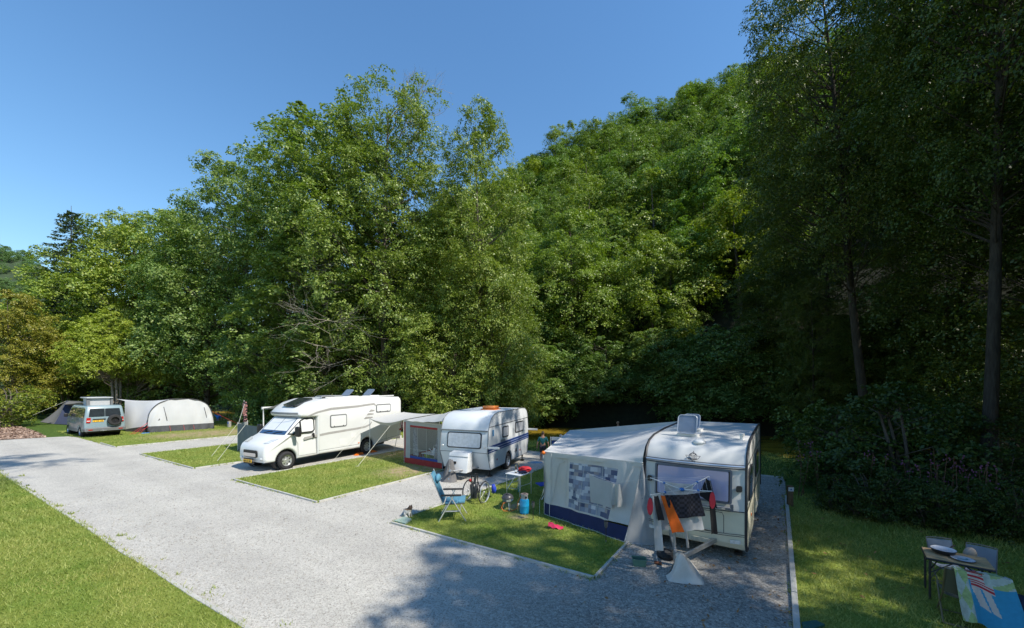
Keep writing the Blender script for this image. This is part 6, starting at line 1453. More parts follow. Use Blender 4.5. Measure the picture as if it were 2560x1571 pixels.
def cat():
    t = thing('cat', 'white and brown tabby cat sitting beside the edging of the shaded plot', 'cat', at(1020, 1292.5), R(-35))
    m, n, l, p = nodes_of('cat_fur'); tc = n.new('ShaderNodeTexCoord'); sx = n.new('ShaderNodeSeparateXYZ'); l.new(tc.outputs['Object'], sx.inputs[0])
    f = noise_n(n, l, tc.outputs['Object'], 9, 4); ad = n.new('ShaderNodeMath'); ad.operation = 'MULTIPLY_ADD'; ad.inputs[1].default_value = .16; l.new(f, ad.inputs[0]); l.new(sx.outputs[2], ad.inputs[2])
    rp = ramp(n, [(.26, (.58, .55, .50)), (.285, (.16, .10, .06)), (.33, (.06, .04, .03))]); l.new(ad.outputs[0], rp.inputs[0]); l.new(rp.outputs[0], p.inputs['Base Color']); p.inputs['Roughness'].default_value = .95
    me = bpy.data.meshes.new('cat_body'); V_ = [(-.08, 0, .08), (-.03, 0, .13), (.04, 0, .185), (.075, 0, .23), (.11, 0, .265), (.155, 0, .25)]; E_ = [(i, i+1) for i in range(5)]; rad = [.085, .085, .068, .05, .052, .026]
    def br(i, pts, rs):
        for q, r_ in zip(pts, rs): V_.append(q); E_.append((i, len(V_)-1)); rad.append(r_); i = len(V_)-1
    for s in (-1, 1):
        br(2, [(.08, s*.035, .10), (.095, s*.035, .02), (.12, s*.035, .012)], (.026, .018, .016)); br(0, [(-.02, s*.07, .06), (.04, s*.075, .02), (.08, s*.07, .014)], (.05, .025, .018)); br(4, [(.10, s*.032, .31), (.098, s*.036, .33)], (.016, .005))
    br(0, [(-.17, .02, .03), (-.2, .1, .02), (-.13, .16, .02)], (.02, .016, .012))
    o = skin_obj('body', V_, E_, rad, m, t, 0)
    return o
def skin_obj(name, V_, E_, rad, m, parent, root=0, lv=1):
    me = bpy.data.meshes.new(name); me.from_pydata([tuple(v) for v in V_], E_, [])
    o = link(name, me, parent); md = o.modifiers.new('skin', 'SKIN'); md.use_smooth_shade = True
    if not me.skin_vertices: return o
    sv = me.skin_vertices[0].data
    for i, r_ in enumerate(rad): sv[i].radius = (r_, r_); sv[i].use_root = (i == root)
    if lv: sb = o.modifiers.new('sub', 'SUBSURF'); sb.levels = lv; sb.render_levels = lv
    bpy.context.view_layer.update()
    ev = o.evaluated_get(bpy.context.evaluated_depsgraph_get()); nm = bpy.data.meshes.new_from_object(ev)
    o.modifiers.clear(); o.data = nm; nm.materials.clear(); nm.materials.append(m); nm.shade_smooth()
    return o
cat()

SKIN = mat('skin', (.42, .24, .17), .6, var=.08)
def person(label, loc, rz, h, shirt, legs, hair, arms=((.30, -.02, 1.12), (.33, .05, .86)), arms_r=None, long_legs=False, seated=False, bare=False, cap=None):
    t = thing('person', label, 'person', loc, rz); k = h/1.75
    V_, E_, rad = [], [], []
    def add(p, r_, par=None):
        V_.append(Vector(p)*k); rad.append(r_*k); i = len(V_)-1
        if par is not None: E_.append((par, i))
        return i
    dz = -.45 if seated else 0
    pel = add((0, 0, .96+dz), .125); sp = add((0, 0, 1.15+dz), .125, pel); ch = add((0, 0, 1.34+dz), .15, sp); nk = add((0, 0, 1.48+dz), .062, ch); hb = add((0, .01, 1.58+dz), .07, nk); hd = add((0, .012, 1.68+dz), .085, hb)
    parts = {'arm': [], 'leg': []}
    for s in (-1, 1):
        A_ = arms if s < 0 or arms_r is None else arms_r
        sh = add((s*.19, 0, 1.41+dz), .062, ch); el = add((s*A_[0][0], A_[0][1], A_[0][2]+dz), .043, sh); wr = add((s*A_[1][0], A_[1][1], A_[1][2]+dz), .03, el)
        dv = (Vector(V_[wr])-Vector(V_[el])).normalized()/1; pm = add(Vector(V_[wr])/k+dv*.07, .034, wr)
        for j in range(4): add(Vector(V_[pm])/k+dv*(.075+.012*(1-abs(j-1.4)))+Vector((0, -.03+.02*j, 0)), .009, pm)
        add(Vector(V_[wr])/k+dv*.07+Vector((0, .05, 0)), .010, wr)
        parts['arm'].append((sh, el, wr))
        hp = add((s*.095, 0, .90+dz), .098, pel)
        if seated: kn = add((s*.12, .42, .92+dz), .062, hp); an = add((s*.12, .45, .52+dz), .04, kn)
        else: kn = add((s*.11, .02, .50), .062, hp); an = add((s*.11, -.02, .09), .04, kn)
        add(Vector(V_[an])/k+Vector((0, .14, -.055)), .035, an); parts['leg'].append((hp, kn, an))
    body = skin_obj('body', V_, E_, rad, SKIN, t, 0)
    # head shape: ears, nose, eyes
    mb = MB(); H_ = Vector((0, .015, 1.655+dz))*k
    mb.ell(H_, (.078*k, .098*k, .115*k), 14, 10)
    for s in (-1, 1): mb.ell(H_+Vector((s*.078, -.005, -.01))*k, (.014*k, .02*k, .032*k), 6, 5)
    mb.ell(H_+Vector((0, .10, -.01))*k, (.014*k, .02*k, .025*k), 6, 5); mb.build('head', SKIN, t)
    mb = MB()
    for s in (-1, 1): mb.ell(H_+Vector((s*.032, .088, .012))*k, (.011*k, .008*k, .007*k), 6, 4)
    mb.build('eyes', BLACK, t); mb = MB(); mb.box(H_+Vector((0, .093, -.055))*k, (.045*k, .008*k, .008*k)); mb.build('mouth', mat('lips', (.3, .1, .09), .6), t)
    mb = MB(); mb.ell(H_+Vector((0, -.022, .03))*k, (.088*k, .098*k, .105*k), 12, 8, jit=.03); mb.build('hair', hair, t)
    if cap: mb = MB(); mb.lathe([(.094*k, .02*k), (.095*k, .05*k), (.06*k, .115*k), (0, .125*k)], c=H_, n=14, cap=False); mb.prism([(-.07, .08), (.07, .08), (.06, .17), (-.06, .17)], .02, .03, lambda u, v, h_: H_+Vector((u, v, h_+.02))*k); mb.build('cap', cap, t)
    def garment(name, pts, links, r_, m_): skin_obj(name, [Vector(p) for p in pts], links, r_, m_, t, 0)
    if not bare:
        idx = [pel, sp, ch]; P_ = [Vector(V_[i]) for i in idx]; P_[0] = P_[0]-Vector((0, 0, .02*k)); r_ = [.142*k, .142*k, .165*k]; ln = [(0, 1), (1, 2)]
        for sh, el, wr in parts['arm']:
            P_ += [Vector(V_[sh]), lerp(V_[sh], V_[el], .85)]; r_ += [.078*k, .066*k]; n_ = len(P_); ln += [(2, n_-2), (n_-2, n_-1)]
        garment('shirt', P_, ln, r_, shirt)
    P_ = [Vector(V_[pel])]; r_ = [.135*k]; ln = []
    for hp, kn, an in parts['leg']:
        P_ += [Vector(V_[hp]), lerp(V_[hp], V_[kn], .9)]; r_ += [.118*k, .092*k]; n_ = len(P_); ln += [(0, n_-2), (n_-2, n_-1)]
        if long_legs: P_.append(lerp(V_[kn], V_[an], .85)); r_.append(.062*k); ln.append((n_-1, n_))
    garment('trousers' if long_legs else 'shorts', P_, ln, r_, legs)
    return t
HAIRB = mat('brown_hair', (.06, .04, .025), .7, var=.3); HAIRG = mat('grey_hair', (.28, .27, .25), .7, var=.3)
def wade(px, d): return Vector(((px-1280)/FOC*d, d, WZ-.14))
person('person in a bright blue shirt wading in the river with one arm raised', wade(545, 41.5), R(190), 1.72, mat('blue_shirt', (.06, .22, .60), .8), mat('pale_trousers', (.38, .26, .26), .8), HAIRB, arms_r=((.36, .1, 1.5), (.25, .15, 1.78)), long_legs=True)
person('child in pink shirt and blue cap half hidden behind the white tent', wade(530, 41), R(160), 1.3, mat('pink_shirt', (.45, .18, .2), .8), mat('dark_shorts', (.03, .03, .045), .8), HAIRB, cap=mat('blue_cap', (.10, .25, .5), .7))
person('person in a teal t-shirt and dark shorts seen from behind on the river bank', (1357/1018*0+(1357-1280)/FOC*18.7, 18.7, -.12), R(-8), 1.40, mat('teal_shirt', (.015, .13, .14), .8, var=.15), mat('dark_shorts', (.03, .03, .045), .8), HAIRB)
person('person with grey hair and blue top sitting behind the grey awning', ((1402-1280)/FOC*18.6, 18.6, -.06), R(20), 1.62, mat('deep_blue_top', (.015, .03, .28), .8), mat('dark_shorts', (.03, .03, .045), .8), HAIRG, seated=True)
person('bare shouldered bather in the river seen above the awning roof', wade(1545, 31), R(60), 1.72, SKIN, mat('dark_shorts', (.03, .03, .045), .8), mat('fair_hair', (.30, .2, .12), .7), bare=True, arms=((.28, .15, 1.1), (.22, .38, 1.0)))
b = thing('beach_chair', 'white and blue striped folding chair back left of the seated grey haired person', 'chair', ((1392-1280)/FOC*18.3, 18.3, -.05), R(-15))
for k in range(5):
    mb = MB(); mb.rprism(rrect(-.24, .35+.16*k, .20, .50+.16*k, .02), -.02, .02, .01, 1); mb.build('back_slat', [WPLAST, BLUEST][k % 2], b)
mb = MB(); mb.tube([(.24, 0, 0), (.24, -.02, 1.22)], .03, 6); mb.tube([(-.28, 0, 0), (-.28, 0, 1.15)], .02, 6); mb.tube([(.24, -.4, 0), (.24, 0, .5)], .02, 5); mb.build('frame', WPLAST, b)
mb = MB(); mb.box((0, -.22, .36), (.46, .42, .03)); mb.build('seat', BLUEST, b)
mb = MB(); mb.ell((0, 0, 0), (.35, .16, .06), 14, 6, jit=.1); o = mb.build('air_mattress', mat('pale_blue_vinyl', (.16, .3, .45), .3, var=.3)); o.location = ((1338-1280)/FOC*18.0, 18.0, .0); tag(o, 'flat pale blue inflatable lying in the grass by the person in teal', 'inflatable')

# stool behind the awning edge, bag, frisbee, tray, tyre bag, mallet
t = thing('folding_stool', 'blue folding stool with silver legs at the left edge of the grey awning', 'stool', at(1352, 1247), R(20))
mb = MB(); mb.rprism(rrect(-.10, .42, .42, .45, .01), -.2, .2, .01, 2); mb.build('seat', mat('blue_canvas', (.02, .06, .36), .75, var=.2), t)
for a_, b_ in (((-.08, -.2, 0), (.22, -.2, .43)), ((.14, .2, 0), (.26, .2, .43)), ((.4, -.2, 0), (.10, -.2, .43)), ((.42, .2, 0), (.12, .2, .43))):
    mb = MB(); mb.tube([a_, b_], .016, 6); mb.build('leg', ALU, t)
mb = MB(); mb.grid(lambda u, v: (-.02+.34*u+.06*v, .20*v-.05*u, .16*math.sin(math.pi*min(1, .15+.8*v))*(1-.8*u)+.012+.02*math.sin(u*14+v*9)), 10, 8); o = mb.build('pink_bag', mat('pink_fabric', (.55, .02, .09), .7, var=.15)); o.location = at(1372, 1326); tag(o, 'crumpled bright pink bag at the outer corner of the grey awning', 'bag')
o = MB().lathe([(0, .02), (.06, .022), (.075, .01), (.07, 0)], n=16).build('frisbee', mat('pale_green_plastic', (.45, .55, .42), .5)); o.location = at(1412, 1322); tag(o, 'pale green disc right of the pink bag', 'disc')
t = thing('plastic_tub', 'green plastic washing tub on the gravel left of the caravan drawbar', 'tub', at(1598, 1413), R(-10)); GT = mat('dull_green_plastic', (.10, .20, .15), .5, var=.12)
mb = MB(); mb.prism(rrect(-.13, -.09, .13, .09, .03), 0, 1, lambda u, v, h: (u*(.88+.12*h), v*(.88+.12*h), .13*h)); mb.f = [f for f in mb.f if len(f) != len(rrect(0, 0, 1, 1, .1)) or min(f) == 0]; mb.build('bowl', GT, t)
mb = MB(); mb.tube([(u, v, .13) for u, v in rrect(-.132, -.092, .132, .092, .03)], .008, 5, closed=True); mb.build('rim', GT, t)
t = thing('spare_tyre', 'black bagged spare wheel lying on the gravel under the drawbar', 'wheel', at(1666, 1394)); mb = MB(); mb.lathe([(.10, 0), (.17, .01), (.19, .06), (.17, .12), (.10, .13), (.09, .07)], n=20, cap=False); mb.build('tyre', RUBBER, t); mb = MB(); mb.lathe([(.02, .10), (.11, .11), (.10, .09)], n=16); mb.build('cover', mat('dark_canvas', (.08, .075, .07), .8), t)
t = thing('mallet', 'mallet with pale handle and rusty head lying near the spare wheel', 'mallet', at(1645, 1412), R(70)); mb = MB(); mb.tube([(-.02, 0, .03), (.28, .03, .05)], .016, 6); mb.build('handle', ALU, t); mb = MB(); mb.tube([(0, -.07, .035), (0, .07, .035)], .03, 8); mb.build('head', mat('rust', (.22, .08, .04), .8, var=.3), t)

# hitch covers
def drape(name, label, p, pts, apex, m_, h, hump=.0):
    P_ = [Vector(q)-p for q in pts]; n_ = len(P_); a_ = Vector(apex)-p
    def f(u, v):
        k = u*n_; i = int(k) % n_; q = lerp(P_[i], P_[(i+1) % n_], k-int(k))
        r_ = lerp(a_, q, v); z = a_.z*((1-v)**1.1)+hump*math.sin(math.pi*v)*(1-v)+.03*math.sin(u*25+v*4)*v*(1-v)*2
        return Vector((r_.x+.03*math.sin(u*11+v*3)*v, r_.y+.03*math.cos(u*13+v*5)*v, max(.008, z+.05*math.sin(v*7+u*15)*v*(1-v)*2)))
    mb = MB(); mb.grid(f, 36, 10); o = mb.build(name, m_, None, smooth=70); o.location = p; tag(o, label, 'cover'); return o
p = at(1712, 1452)
drape('hitch_cover', 'white plastic sheet thrown over the drawbar of the cream caravan', p, [at(1664, 1440), at(1676, 1457), at(1700, 1460), at(1728, 1461), at(1757, 1462), at(1750, 1440), at(1738, 1415), at(1724, 1404), at(1700, 1408), at(1680, 1424)], at(1701, 1384, .46), mat('white_sheet', (.60, .58, .54), .6, var=.12, scale=6, tl=.1), .5, .07)
p = Vector(((1121-1280)/FOC*14.5, 14.5, 0)); q = lambda dx, dy: p+Vector((dx, dy, 0))
drape('hitch_cover', 'grey cover over the drawbar of the blue striped caravan', p, [q(-.30, .05), q(-.15, -.14), q(.15, -.16), q(.28, -.05), q(.27, .18), q(.05, .3), q(-.18, .25)], p+Vector((.10, .08, .70)), mat('grey_cover', (.15, .145, .145), .8, var=.15), .6, .45)

# rotary airer with washing, at the front of the cream caravan
def airer():
    hub = Vector((3.22, 7.72, 1.46)); base = Vector((3.36, 7.78, .34))
    t = thing('clothes_airer', 'rotary clothes airer with blue joints mounted on the drawbar', 'airer', base); loc = lambda mb: (setattr(mb, 'v', [tuple(Vector(v)-base) for v in mb.v]), mb)[1]
    c = [at(1625.7, 1238, 1.50), at(1781, 1229, 1.50), at(1773, 1191.6, 1.63), at(1625.7, 1195, 1.63)]
    mb = MB(); mb.tube([base, lerp(base, hub, .62)], .024, 8); mb.tube([lerp(base, hub, .6), hub], .018, 8); loc(mb).build('pole', ALU, t)
    JB = mat('blue_joint', (.03, .16, .45), .5)
    mb = MB(); mb.ell(hub, (.05, .05, .035)); loc(mb).build('hub', JB, t)
    for q in c:
        mb = MB(); mb.tube([hub, q], .009, 6); mb.tube([hub-Vector((0, 0, .22)), lerp(hub, q, .55)], .006, 5); loc(mb).build('arm', WPLAST, t)
        mb = MB(); mb.ell(lerp(hub, q, .55), .026, 8, 6); loc(mb).build('joint', JB, t)
    mb = MB()
    for k in (1.0, .85, .7, .55):
        for i in range(4): a_, b_ = lerp(hub, c[i], k), lerp(hub, c[(i+1) % 4], k); mb.tube([a_, lerp(a_, b_, .5)-Vector((0, 0, .02)), b_], .002, 4)
    loc(mb).build('line', PIPE, t)
    def hang(name, label, cat_, p0, p1, h, m_, sk=0.0, sk2=0.0, h2=None, wav=.02, fr=2.0, nx=10, out=.0, narrow=1.0):
        p0, p1 = Vector(p0), Vector(p1); o_ = lerp(p0, p1, .5); nr = Vector((-(p1-p0).y, (p1-p0).x, 0)).normalized()*-1
        h2 = h if h2 is None else h2
        def f(u, v):
            uu = .5+(u-.5)*(1-(1-narrow)*v); q = lerp(p0, p1, uu)-o_; hh = h+(h2-h)*u
            q = q+(p1-p0)*(sk+(sk2-sk)*u)*v; q.z -= hh*v+.015*math.sin(math.pi*u)*(1-v)
            return q+nr*(wav*math.sin(u*fr*6.28+v*2.2)*(.3+.7*v)+out*v)
        mb = MB(); mb.grid(f, nx, 10)
        k = len(mb.v); mb.v += [tuple(Vector(v)-nr*.006) for v in mb.v]; mb.f += [tuple(reversed([i+k for i in f_])) for f_ in mb.f]; mb.m = [0]*len(mb.f)
        o = mb.build(name, m_, None, smooth=70); o.location = o_; return tag(o, label, cat_)
    A_, B_ = c[0], c[1]; X = lambda px: lerp(A_, B_, (px-1625.7)/(1781-1625.7))+Vector((0, -.02, -.01))
    ck, n, l, p_ = nodes_of('dark_check'); tc = n.new('ShaderNodeTexCoord'); mp = n.new('ShaderNodeMapping'); mp.inputs['Rotation'].default_value = (0, 0, R(-10)); l.new(tc.outputs['Object'], mp.inputs[0]); chk = n.new('ShaderNodeTexChecker'); chk.inputs['Scale'].default_value = 22; chk.inputs[1].default_value = (.010, .010, .016, 1); chk.inputs[2].default_value = (.032, .033, .048, 1); l.new(mp.outputs[0], chk.inputs[0]); l.new(chk.outputs[0], p_.inputs['Base Color']); p_.inputs['Roughness'].default_value = .95
    hang('checked_towel', 'black checked towel hanging widest at the front of the airer', 'towel', X(1660), X(1745), .44, ck, sk=.16, sk2=.18, h2=.42, wav=.02)
    hang('orange_towel', 'bright orange towel hanging beside the black checked towel', 'towel', X(1650), X(1668), .66, mat('orange_cloth', (.72, .13, .012), .85, var=.1), sk=1.3, sk2=2.0, wav=.015, fr=1, nx=6, out=.05, narrow=1.0)
    hang('white_garment', 'long narrow white garment hanging at the left of the airer', 'garment', X(1630), X(1645), .98, mat('white_cloth', (.60, .60, .60), .85, var=.1, tl=.15), sk=.35, sk2=.75, wav=.015, fr=1, nx=5)
    hang('dark_garment', 'short black printed garment hanging between the white and orange washing', 'garment', X(1633), X(1644), .42, mat('dark_print', (.02, .018, .02), .85, var=.4, scale=20), sk=.5, sk2=.9, wav=.015, fr=1, nx=5, out=.06)
    hang('white_shirt', 'white shirt hanging behind the orange towel', 'garment', X(1646)+Vector((.05, .12, 0)), X(1655)+Vector((.05, .12, 0)), .66, mat('white_cloth', (.6, .6, .6), .85, tl=.15), sk=.6, sk2=1.6, wav=.015, fr=1, nx=5)
    hang('white_cloth', 'white cloth hanging low behind the black checked towel', 'cloth', X(1672)+Vector((.03, .07, -.05)), X(1738)+Vector((.03, .07, -.05)), .64, mat('white_cloth', (.6, .6, .6), .85, tl=.15), sk=.25, sk2=.3, wav=.02, fr=2)
    hang('white_pullover', 'white top hanging on the rear lines of the airer', 'garment', lerp(hub, c[3], .7)+Vector((.1, 0, .0)), lerp(hub, c[2], .4), .30, mat('white_cloth', (.6, .6, .6), .85, tl=.15), wav=.02)
    BK = mat('black_cloth', (.010, .010, .012), .9, var=.2)
    hang('black_trousers', 'black trousers hanging from the right arm of the airer', 'trousers', at(1765, 1196, 1.60), at(1776, 1202, 1.58), .42, BK, sk=0, sk2=0, h2=.46, wav=.015, fr=1, narrow=4.2)
    hang('black_leggings', 'narrow black leggings hanging lowest at the right of the airer', 'trousers', X(1770), X(1783), .76, BK, sk=.5, sk2=.7, wav=.015, fr=1, nx=5)
    SOLE = mat('red_sole', (.50, .03, .05), .6, var=.1); UP = mat('navy_shoe', (.02, .022, .05), .8)
    for px, lb, dz in ((1622, 'red soled water shoe hung at the left end of the airer', -.02), (1776, 'red soled water shoe hung at the right end of the airer', .02)):
        s = thing('water_shoe', lb, 'shoe', X(px)+Vector((0, -.05, dz)), R(-15), 'red soled water shoes'); mb = MB(); mb.prism([(.045*math.cos(k*.3142)*(1 if math.sin(k*.3142) > 0 else 1.12), -.15+.15*math.sin(k*.3142)) for k in range(20)], -.012, .012, lambda u, v, h_: (u, h_, v)); mb.build('sole', SOLE, s); mb = MB(); mb.ell((.008, .035, -.14), (.045, .035, .14), 12, 8); mb.build('upper', UP, s)
    # washing on a line along the awning wall
    o_ = Vector((-.10, -.12, 0))
    t2 = thing('washing_line', 'thin line strung across the front of the grey awning', 'washing line', FW(.55, .75)); mb = MB(); mb.tube([FW(.52, .80)+o_-t2.location, FW(.8, .73)+o_-t2.location, FW(1, .80)+o_*.5-t2.location, c[3]-t2.location], .004, 4); mb.build('cord', PIPE, t2)
    hang('grey_towel', 'pale grey towel pegged on the line in front of the patchwork curtain', 'towel', FW(.54, .78)+o_, FW(.80, .72)+o_, .64, mat('pale_grey_cloth', (.46, .47, .48), .85, var=.06, tl=.1), h2=.56, sk=.08, sk2=-.02, wav=.02, fr=1)
    hang('pale_shirt', 'crumpled off white shirt pegged right of the grey towel', 'garment', FW(.79, .735)+o_*1.3, FW(.87, .735)+o_*1.3, .50, mat('off_white_cloth', (.52, .51, .48), .85, var=.1, tl=.1), wav=.05, fr=1.5, sk=.1, sk2=.25)
airer()

# right hand table, chairs, towel
def right_table():
    p = [at(2303, 1367, .7), at(2325.8, 1393.5, .7), at(2488.5, 1424, .7), at(2454, 1392.7, .7)]; c = sum(p, Vector())/4; c.z = 0; e = (p[2]-p[1]); a = math.atan2(e.y, e.x); L_ = e.length/2+.02; D_ = .26
    t = thing('wooden_table', 'folding table with wooden top and dark legs on the shaded right lawn', 'table', c, a)
    m, n, l, q = nodes_of('wood_top'); tc = n.new('ShaderNodeTexCoord'); mp = n.new('ShaderNodeMapping'); mp.inputs['Scale'].default_value = (3, 26, 3); l.new(tc.outputs['Object'], mp.inputs[0]); rp = ramp(n, [(.3, (.34, .22, .11)), (.7, (.62, .43, .24))]); l.new(noise_n(n, l, mp.outputs[0], 1.6, 6), rp.inputs[0]); l.new(rp.outputs[0], q.inputs['Base Color']); q.inputs['Roughness'].default_value = .5
    for k in range(5):
        mb = MB(); mb.rprism([(-L_, .675), (L_, .675), (L_, .70), (-L_, .70)], -D_+k*2*D_/5+.002, -D_+(k+1)*2*D_/5-.002, .004, 1); mb.build('top_slat', m, t)
    DF = mat('dark_frame', (.035, .038, .045), .45, metal=.3)
    mb = MB(); mb.tube([(x, y, .67) for x, y in ((-L_, -D_), (L_, -D_), (L_, D_), (-L_, D_))], .018, 6, closed=True); mb.build('top_frame', DF, t)
    for x in (-L_+.04, L_-.04):
        for y in (-D_+.02, D_-.02):
            mb = MB(); mb.tube([(x*.96, y, .66), (x, y, .6), (x, y, .0)], .016, 6); mb.build('leg', DF, t)
        mb = MB(); mb.tube([(x, -D_+.02, .5), (x*.55, 0, .64), (x, D_-.02, .5)], .010, 5); mb.tube([(x, -D_+.02, .45), (x*.2, -D_+.02, .66)], .009, 5); mb.build('brace', DF, t)
    W2 = lambda u, v, z: L2W(t, (u, v, z))
    s = thing('frying_pan', 'deep black pan with white inside on the wooden topped table', 'pan', W2(-.13, .06, .703)); mb = MB(); mb.lathe([(.11, 0), (.16, .02), (.19, .085), (.195, .09)], n=28, cap=True); mb.f = [f for f in mb.f if not (len(f) == 28 and min(f) > 20)]; mb.build('pan_body', mat('black_enamel', (.02, .02, .022), .35), s)
    mb = MB(); mb.lathe([(0, .062), (.12, .06), (.165, .068), (.188, .088)], n=28, cap=False); mb.build('inside', mat('white_ceramic', (.55, .57, .62), .35), s); mb = MB(); mb.tube([(.18, .06, .07), (.30, .10, .10), (.36, .12, .10)], [.014, .012, .016], 6); mb.build('handle', BLACK, s)
    s.scale = (.8, .8, .9)
    s = thing('dinner_plate', 'white plate with dark rim and blue pattern on the wooden topped table', 'plate', W2(.06, -.10, .703)); mb = MB(); mb.lathe([(.0, .008), (.12, .008), (.165, .02), (.165, .024), (.12, .014), (0, .013)], n=28, cap=False); mb.build('plate_body', mat('white_ceramic', (.55, .57, .62), .35), s); mb = MB(); mb.lathe([(.157, .0225), (.17, .024), (.17, .016)], n=28, cap=False); mb.build('rim', BLACK, s); mb = MB(); mb.grid(lambda u, v: (-.10+.2*u, -.02+.035*v+.02*math.sin(u*7), .0155), 10, 2); mb.build('pattern', mat('teal_glaze', (.08, .28, .34), .4), s)
    s.scale = (.82, .82, 1)
    def folding_chair(lb, loc, rz, fab, frame, group):
        o = thing('folding_chair', lb, 'chair', loc, rz, group)          # +x: the way a sitter faces
        mb = MB(); mb.grid(lambda u, v: (-.20-.14*v-.05*math.sin(math.pi*u), -.27+.54*u, .46+.38*v), 8, 6); mb.build('backrest', fab, o)
        mb = MB(); mb.grid(lambda u, v: (-.18+.44*v, -.26+.52*u, .42-.04*math.sin(math.pi*u)-.02*v), 8, 6); mb.build('seat', fab, o)
        for s_ in (-1, 1):
            y = s_*.275
            mb = MB(); mb.tube([(-.36, y, .86), (-.17, y, .42), (.26, y, .02), (.22, y*.9, .012)], .012, 6); mb.build('leg', frame, o)
            mb = MB(); mb.tube([(.27, y, .43), (-.22, y, .02)], .012, 6); mb.build('leg', frame, o)
        for pp in ([(-.22, -.275, .02), (-.22, .275, .02)], [(.26, -.275, .02), (.26, .275, .02)], [(-.36, -.275, .86), (-.38, 0, .87), (-.36, .275, .86)]): mb = MB(); mb.tube(pp, .011, 5); mb.build('crossbar', frame, o)
        return o
    OL = mat('olive_fabric', (.10, .105, .075), .85, var=.15); FR = mat('olive_frame', (.17, .15, .09), .5, metal=.3); GF = mat('grey_mesh_fabric', (.19, .23, .29), .8, var=.12); GFR = mat('grey_frame', (.12, .13, .14), .5)
    ang = a+R(90)
    q0, q1 = at(2362, 1425, .84), at(2512, 1453, .84); m0 = (q0+q1)/2; f_ = Vector((math.cos(ang), math.sin(ang), 0))
    ch = folding_chair('olive folding chair with a bright towel over its back', Vector((m0.x, m0.y, LZ))+f_*.34, ang, OL, FR, 'folding chairs round the wooden table')
    c1 = folding_chair('grey folding chair behind the left half of the wooden table', W2(-.02, .55, LZ), ang+R(200), GF, GFR, 'folding chairs round the wooden table')
    c2 = folding_chair('grey folding chair behind the right half of the wooden table', W2(.34, .50, LZ), ang+R(165), GF, GFR, 'folding chairs round the wooden table')
    c1.scale = c2.scale = (.62, .62, .86)
    # towel over the chair back
    TB = mat('towel_blue', (.035, .26, .48), .95, var=.12, scale=20); TG = mat('towel_green', (.30, .42, .20), .95, var=.3, scale=18); TR = mat('towel_red', (.42, .03, .05), .95); TW_ = mat('towel_white', (.52, .47, .47), .95); TY = mat('towel_pale', (.38, .46, .46), .95, var=.3, scale=14)
    def tw(u, v):      # v 0 front hem over the top to 1 at the long back hem
        y = .20-.52*u; s_ = v*(1.0-.10*math.sin(u*6+.5)+.06*u)
        if s_ < .22: p_ = Vector((-.24-.55*(s_)*.35, y, .66+s_*.95))
        else: p_ = Vector((-.41-.10*(s_-.22)-.03*math.sin(u*9+s_*5), y-.10*(s_-.22)*(u-.1), .885-(s_-.22)*.92))
        p_.y -= .12*max(0, s_-.2); p_.x += (.012+.085*min(1, s_*.9))*math.sin(u*11+s_*3.2+math.sin(u*5))-.02*max(0, s_-.22); return p_
    s = thing('beach_towel', 'bright blue printed beach towel hanging over the olive chair', 'towel', ch.location, ch.rotation_euler.z)
    mb = MB(); mb.grid(tw, 64, 64); nv_ = 25
    def mt(u, v):
        if u < .22: return 3 if (math.sin(u*31)+math.sin(v*17) > 0) else 1
        if v < .36: return 1 if u > .62 and math.sin(v*40+u*9) > .1 else ((2 if int(v*32) % 2 else 4) if u < .5 else 3)
        if v < .46 and .25 < u < .62: return 2 if int(v*46) % 2 else 4
        if .46 < v < .72 and abs(u-(.32+.35*(v-.46))) < .075 or .46 < v < .7 and abs(u-(.50+.3*(v-.46))) < .06: return 4
        return 0
    mb.m = [mt((i % 64+.5)/64, (i//64+.5)/64) for i in range(4096)]
    mb.build('cloth', [TB, TG, TR, TY, TW_], s, smooth=70)
    o = MB().ell((0, 0, .12), (.09, .07, .10), 14, 8, jit=.06).build('sun_hat', mat('beige_felt', (.34, .30, .27), .9, var=.15)); o.location = W2(.22, .42, .56); tag(o, 'rounded beige hat resting behind the wooden topped table', 'hat')
    o = MB().rprism(rrect(-.2, 0, .2, .3, .1), -.15, .15, .08, 3).build('shoulder_bag', mat('dark_navy_bag', (.02, .025, .05), .8, var=.3)); o.location = at(2556, 1545); o.rotation_euler = (0, 0, .5); tag(o, 'dark navy bag on the grass at the right edge behind the blue towel', 'bag')
right_table()

# posts, lids, bench, logs, flowers
def marker_post(p, h, w, lb, face_col):
    t = thing('marker_post', lb, 'post', p, R(-12)); m_ = mat('weathered_post', (.14, .095, .055), .85, var=.35, scale=12, bump=.4); mb = MB(); mb.rprism(rrect(-w/2, -.1, w/2, h, .012), -w/2, w/2, .012, 2); mb.build('post', m_ if face_col == 0 else mat('pale_post', (.42, .40, .37), .8, var=.2), t)
    mb = MB()
    if face_col == 0: mb.prism([(-w/2-.004, h-.13), (w/2+.004, h-.13), (w/2+.004, h-.02), (-w/2-.004, h-.02)], 0, .006, lambda u, v, k: (u, -w/2-.002-k, v)); mb.prism([(-.03, h-.10), (0, h-.04), (.03, h-.10)], .006, .009, lambda u, v, k: (u, -w/2-.002-k, v), 1)
    else: mb.lathe([(0, .006), (w*.38, .006), (w*.38, 0)], c=(0, -w/2-.002, h*.7), n=14, M=Matrix.Rotation(R(90), 3, 'X'), mat=1)
    mb.build('number_plate', [mat('white_sign', (.58, .60, .64), .5), mat('sign_blue', (.05, .12, .4), .5)], t)
    mb = MB(); mb.lathe([(w*.72, h), (w*.72, h+.012), (0, h+.03)], n=4); mb.build('cap', mat('weathered_post', (.14, .095, .055), .85), t)
marker_post(at(1975, 1267), .58, .13, 'wooden pitch marker post with white plate at the head of the right edging', 0)
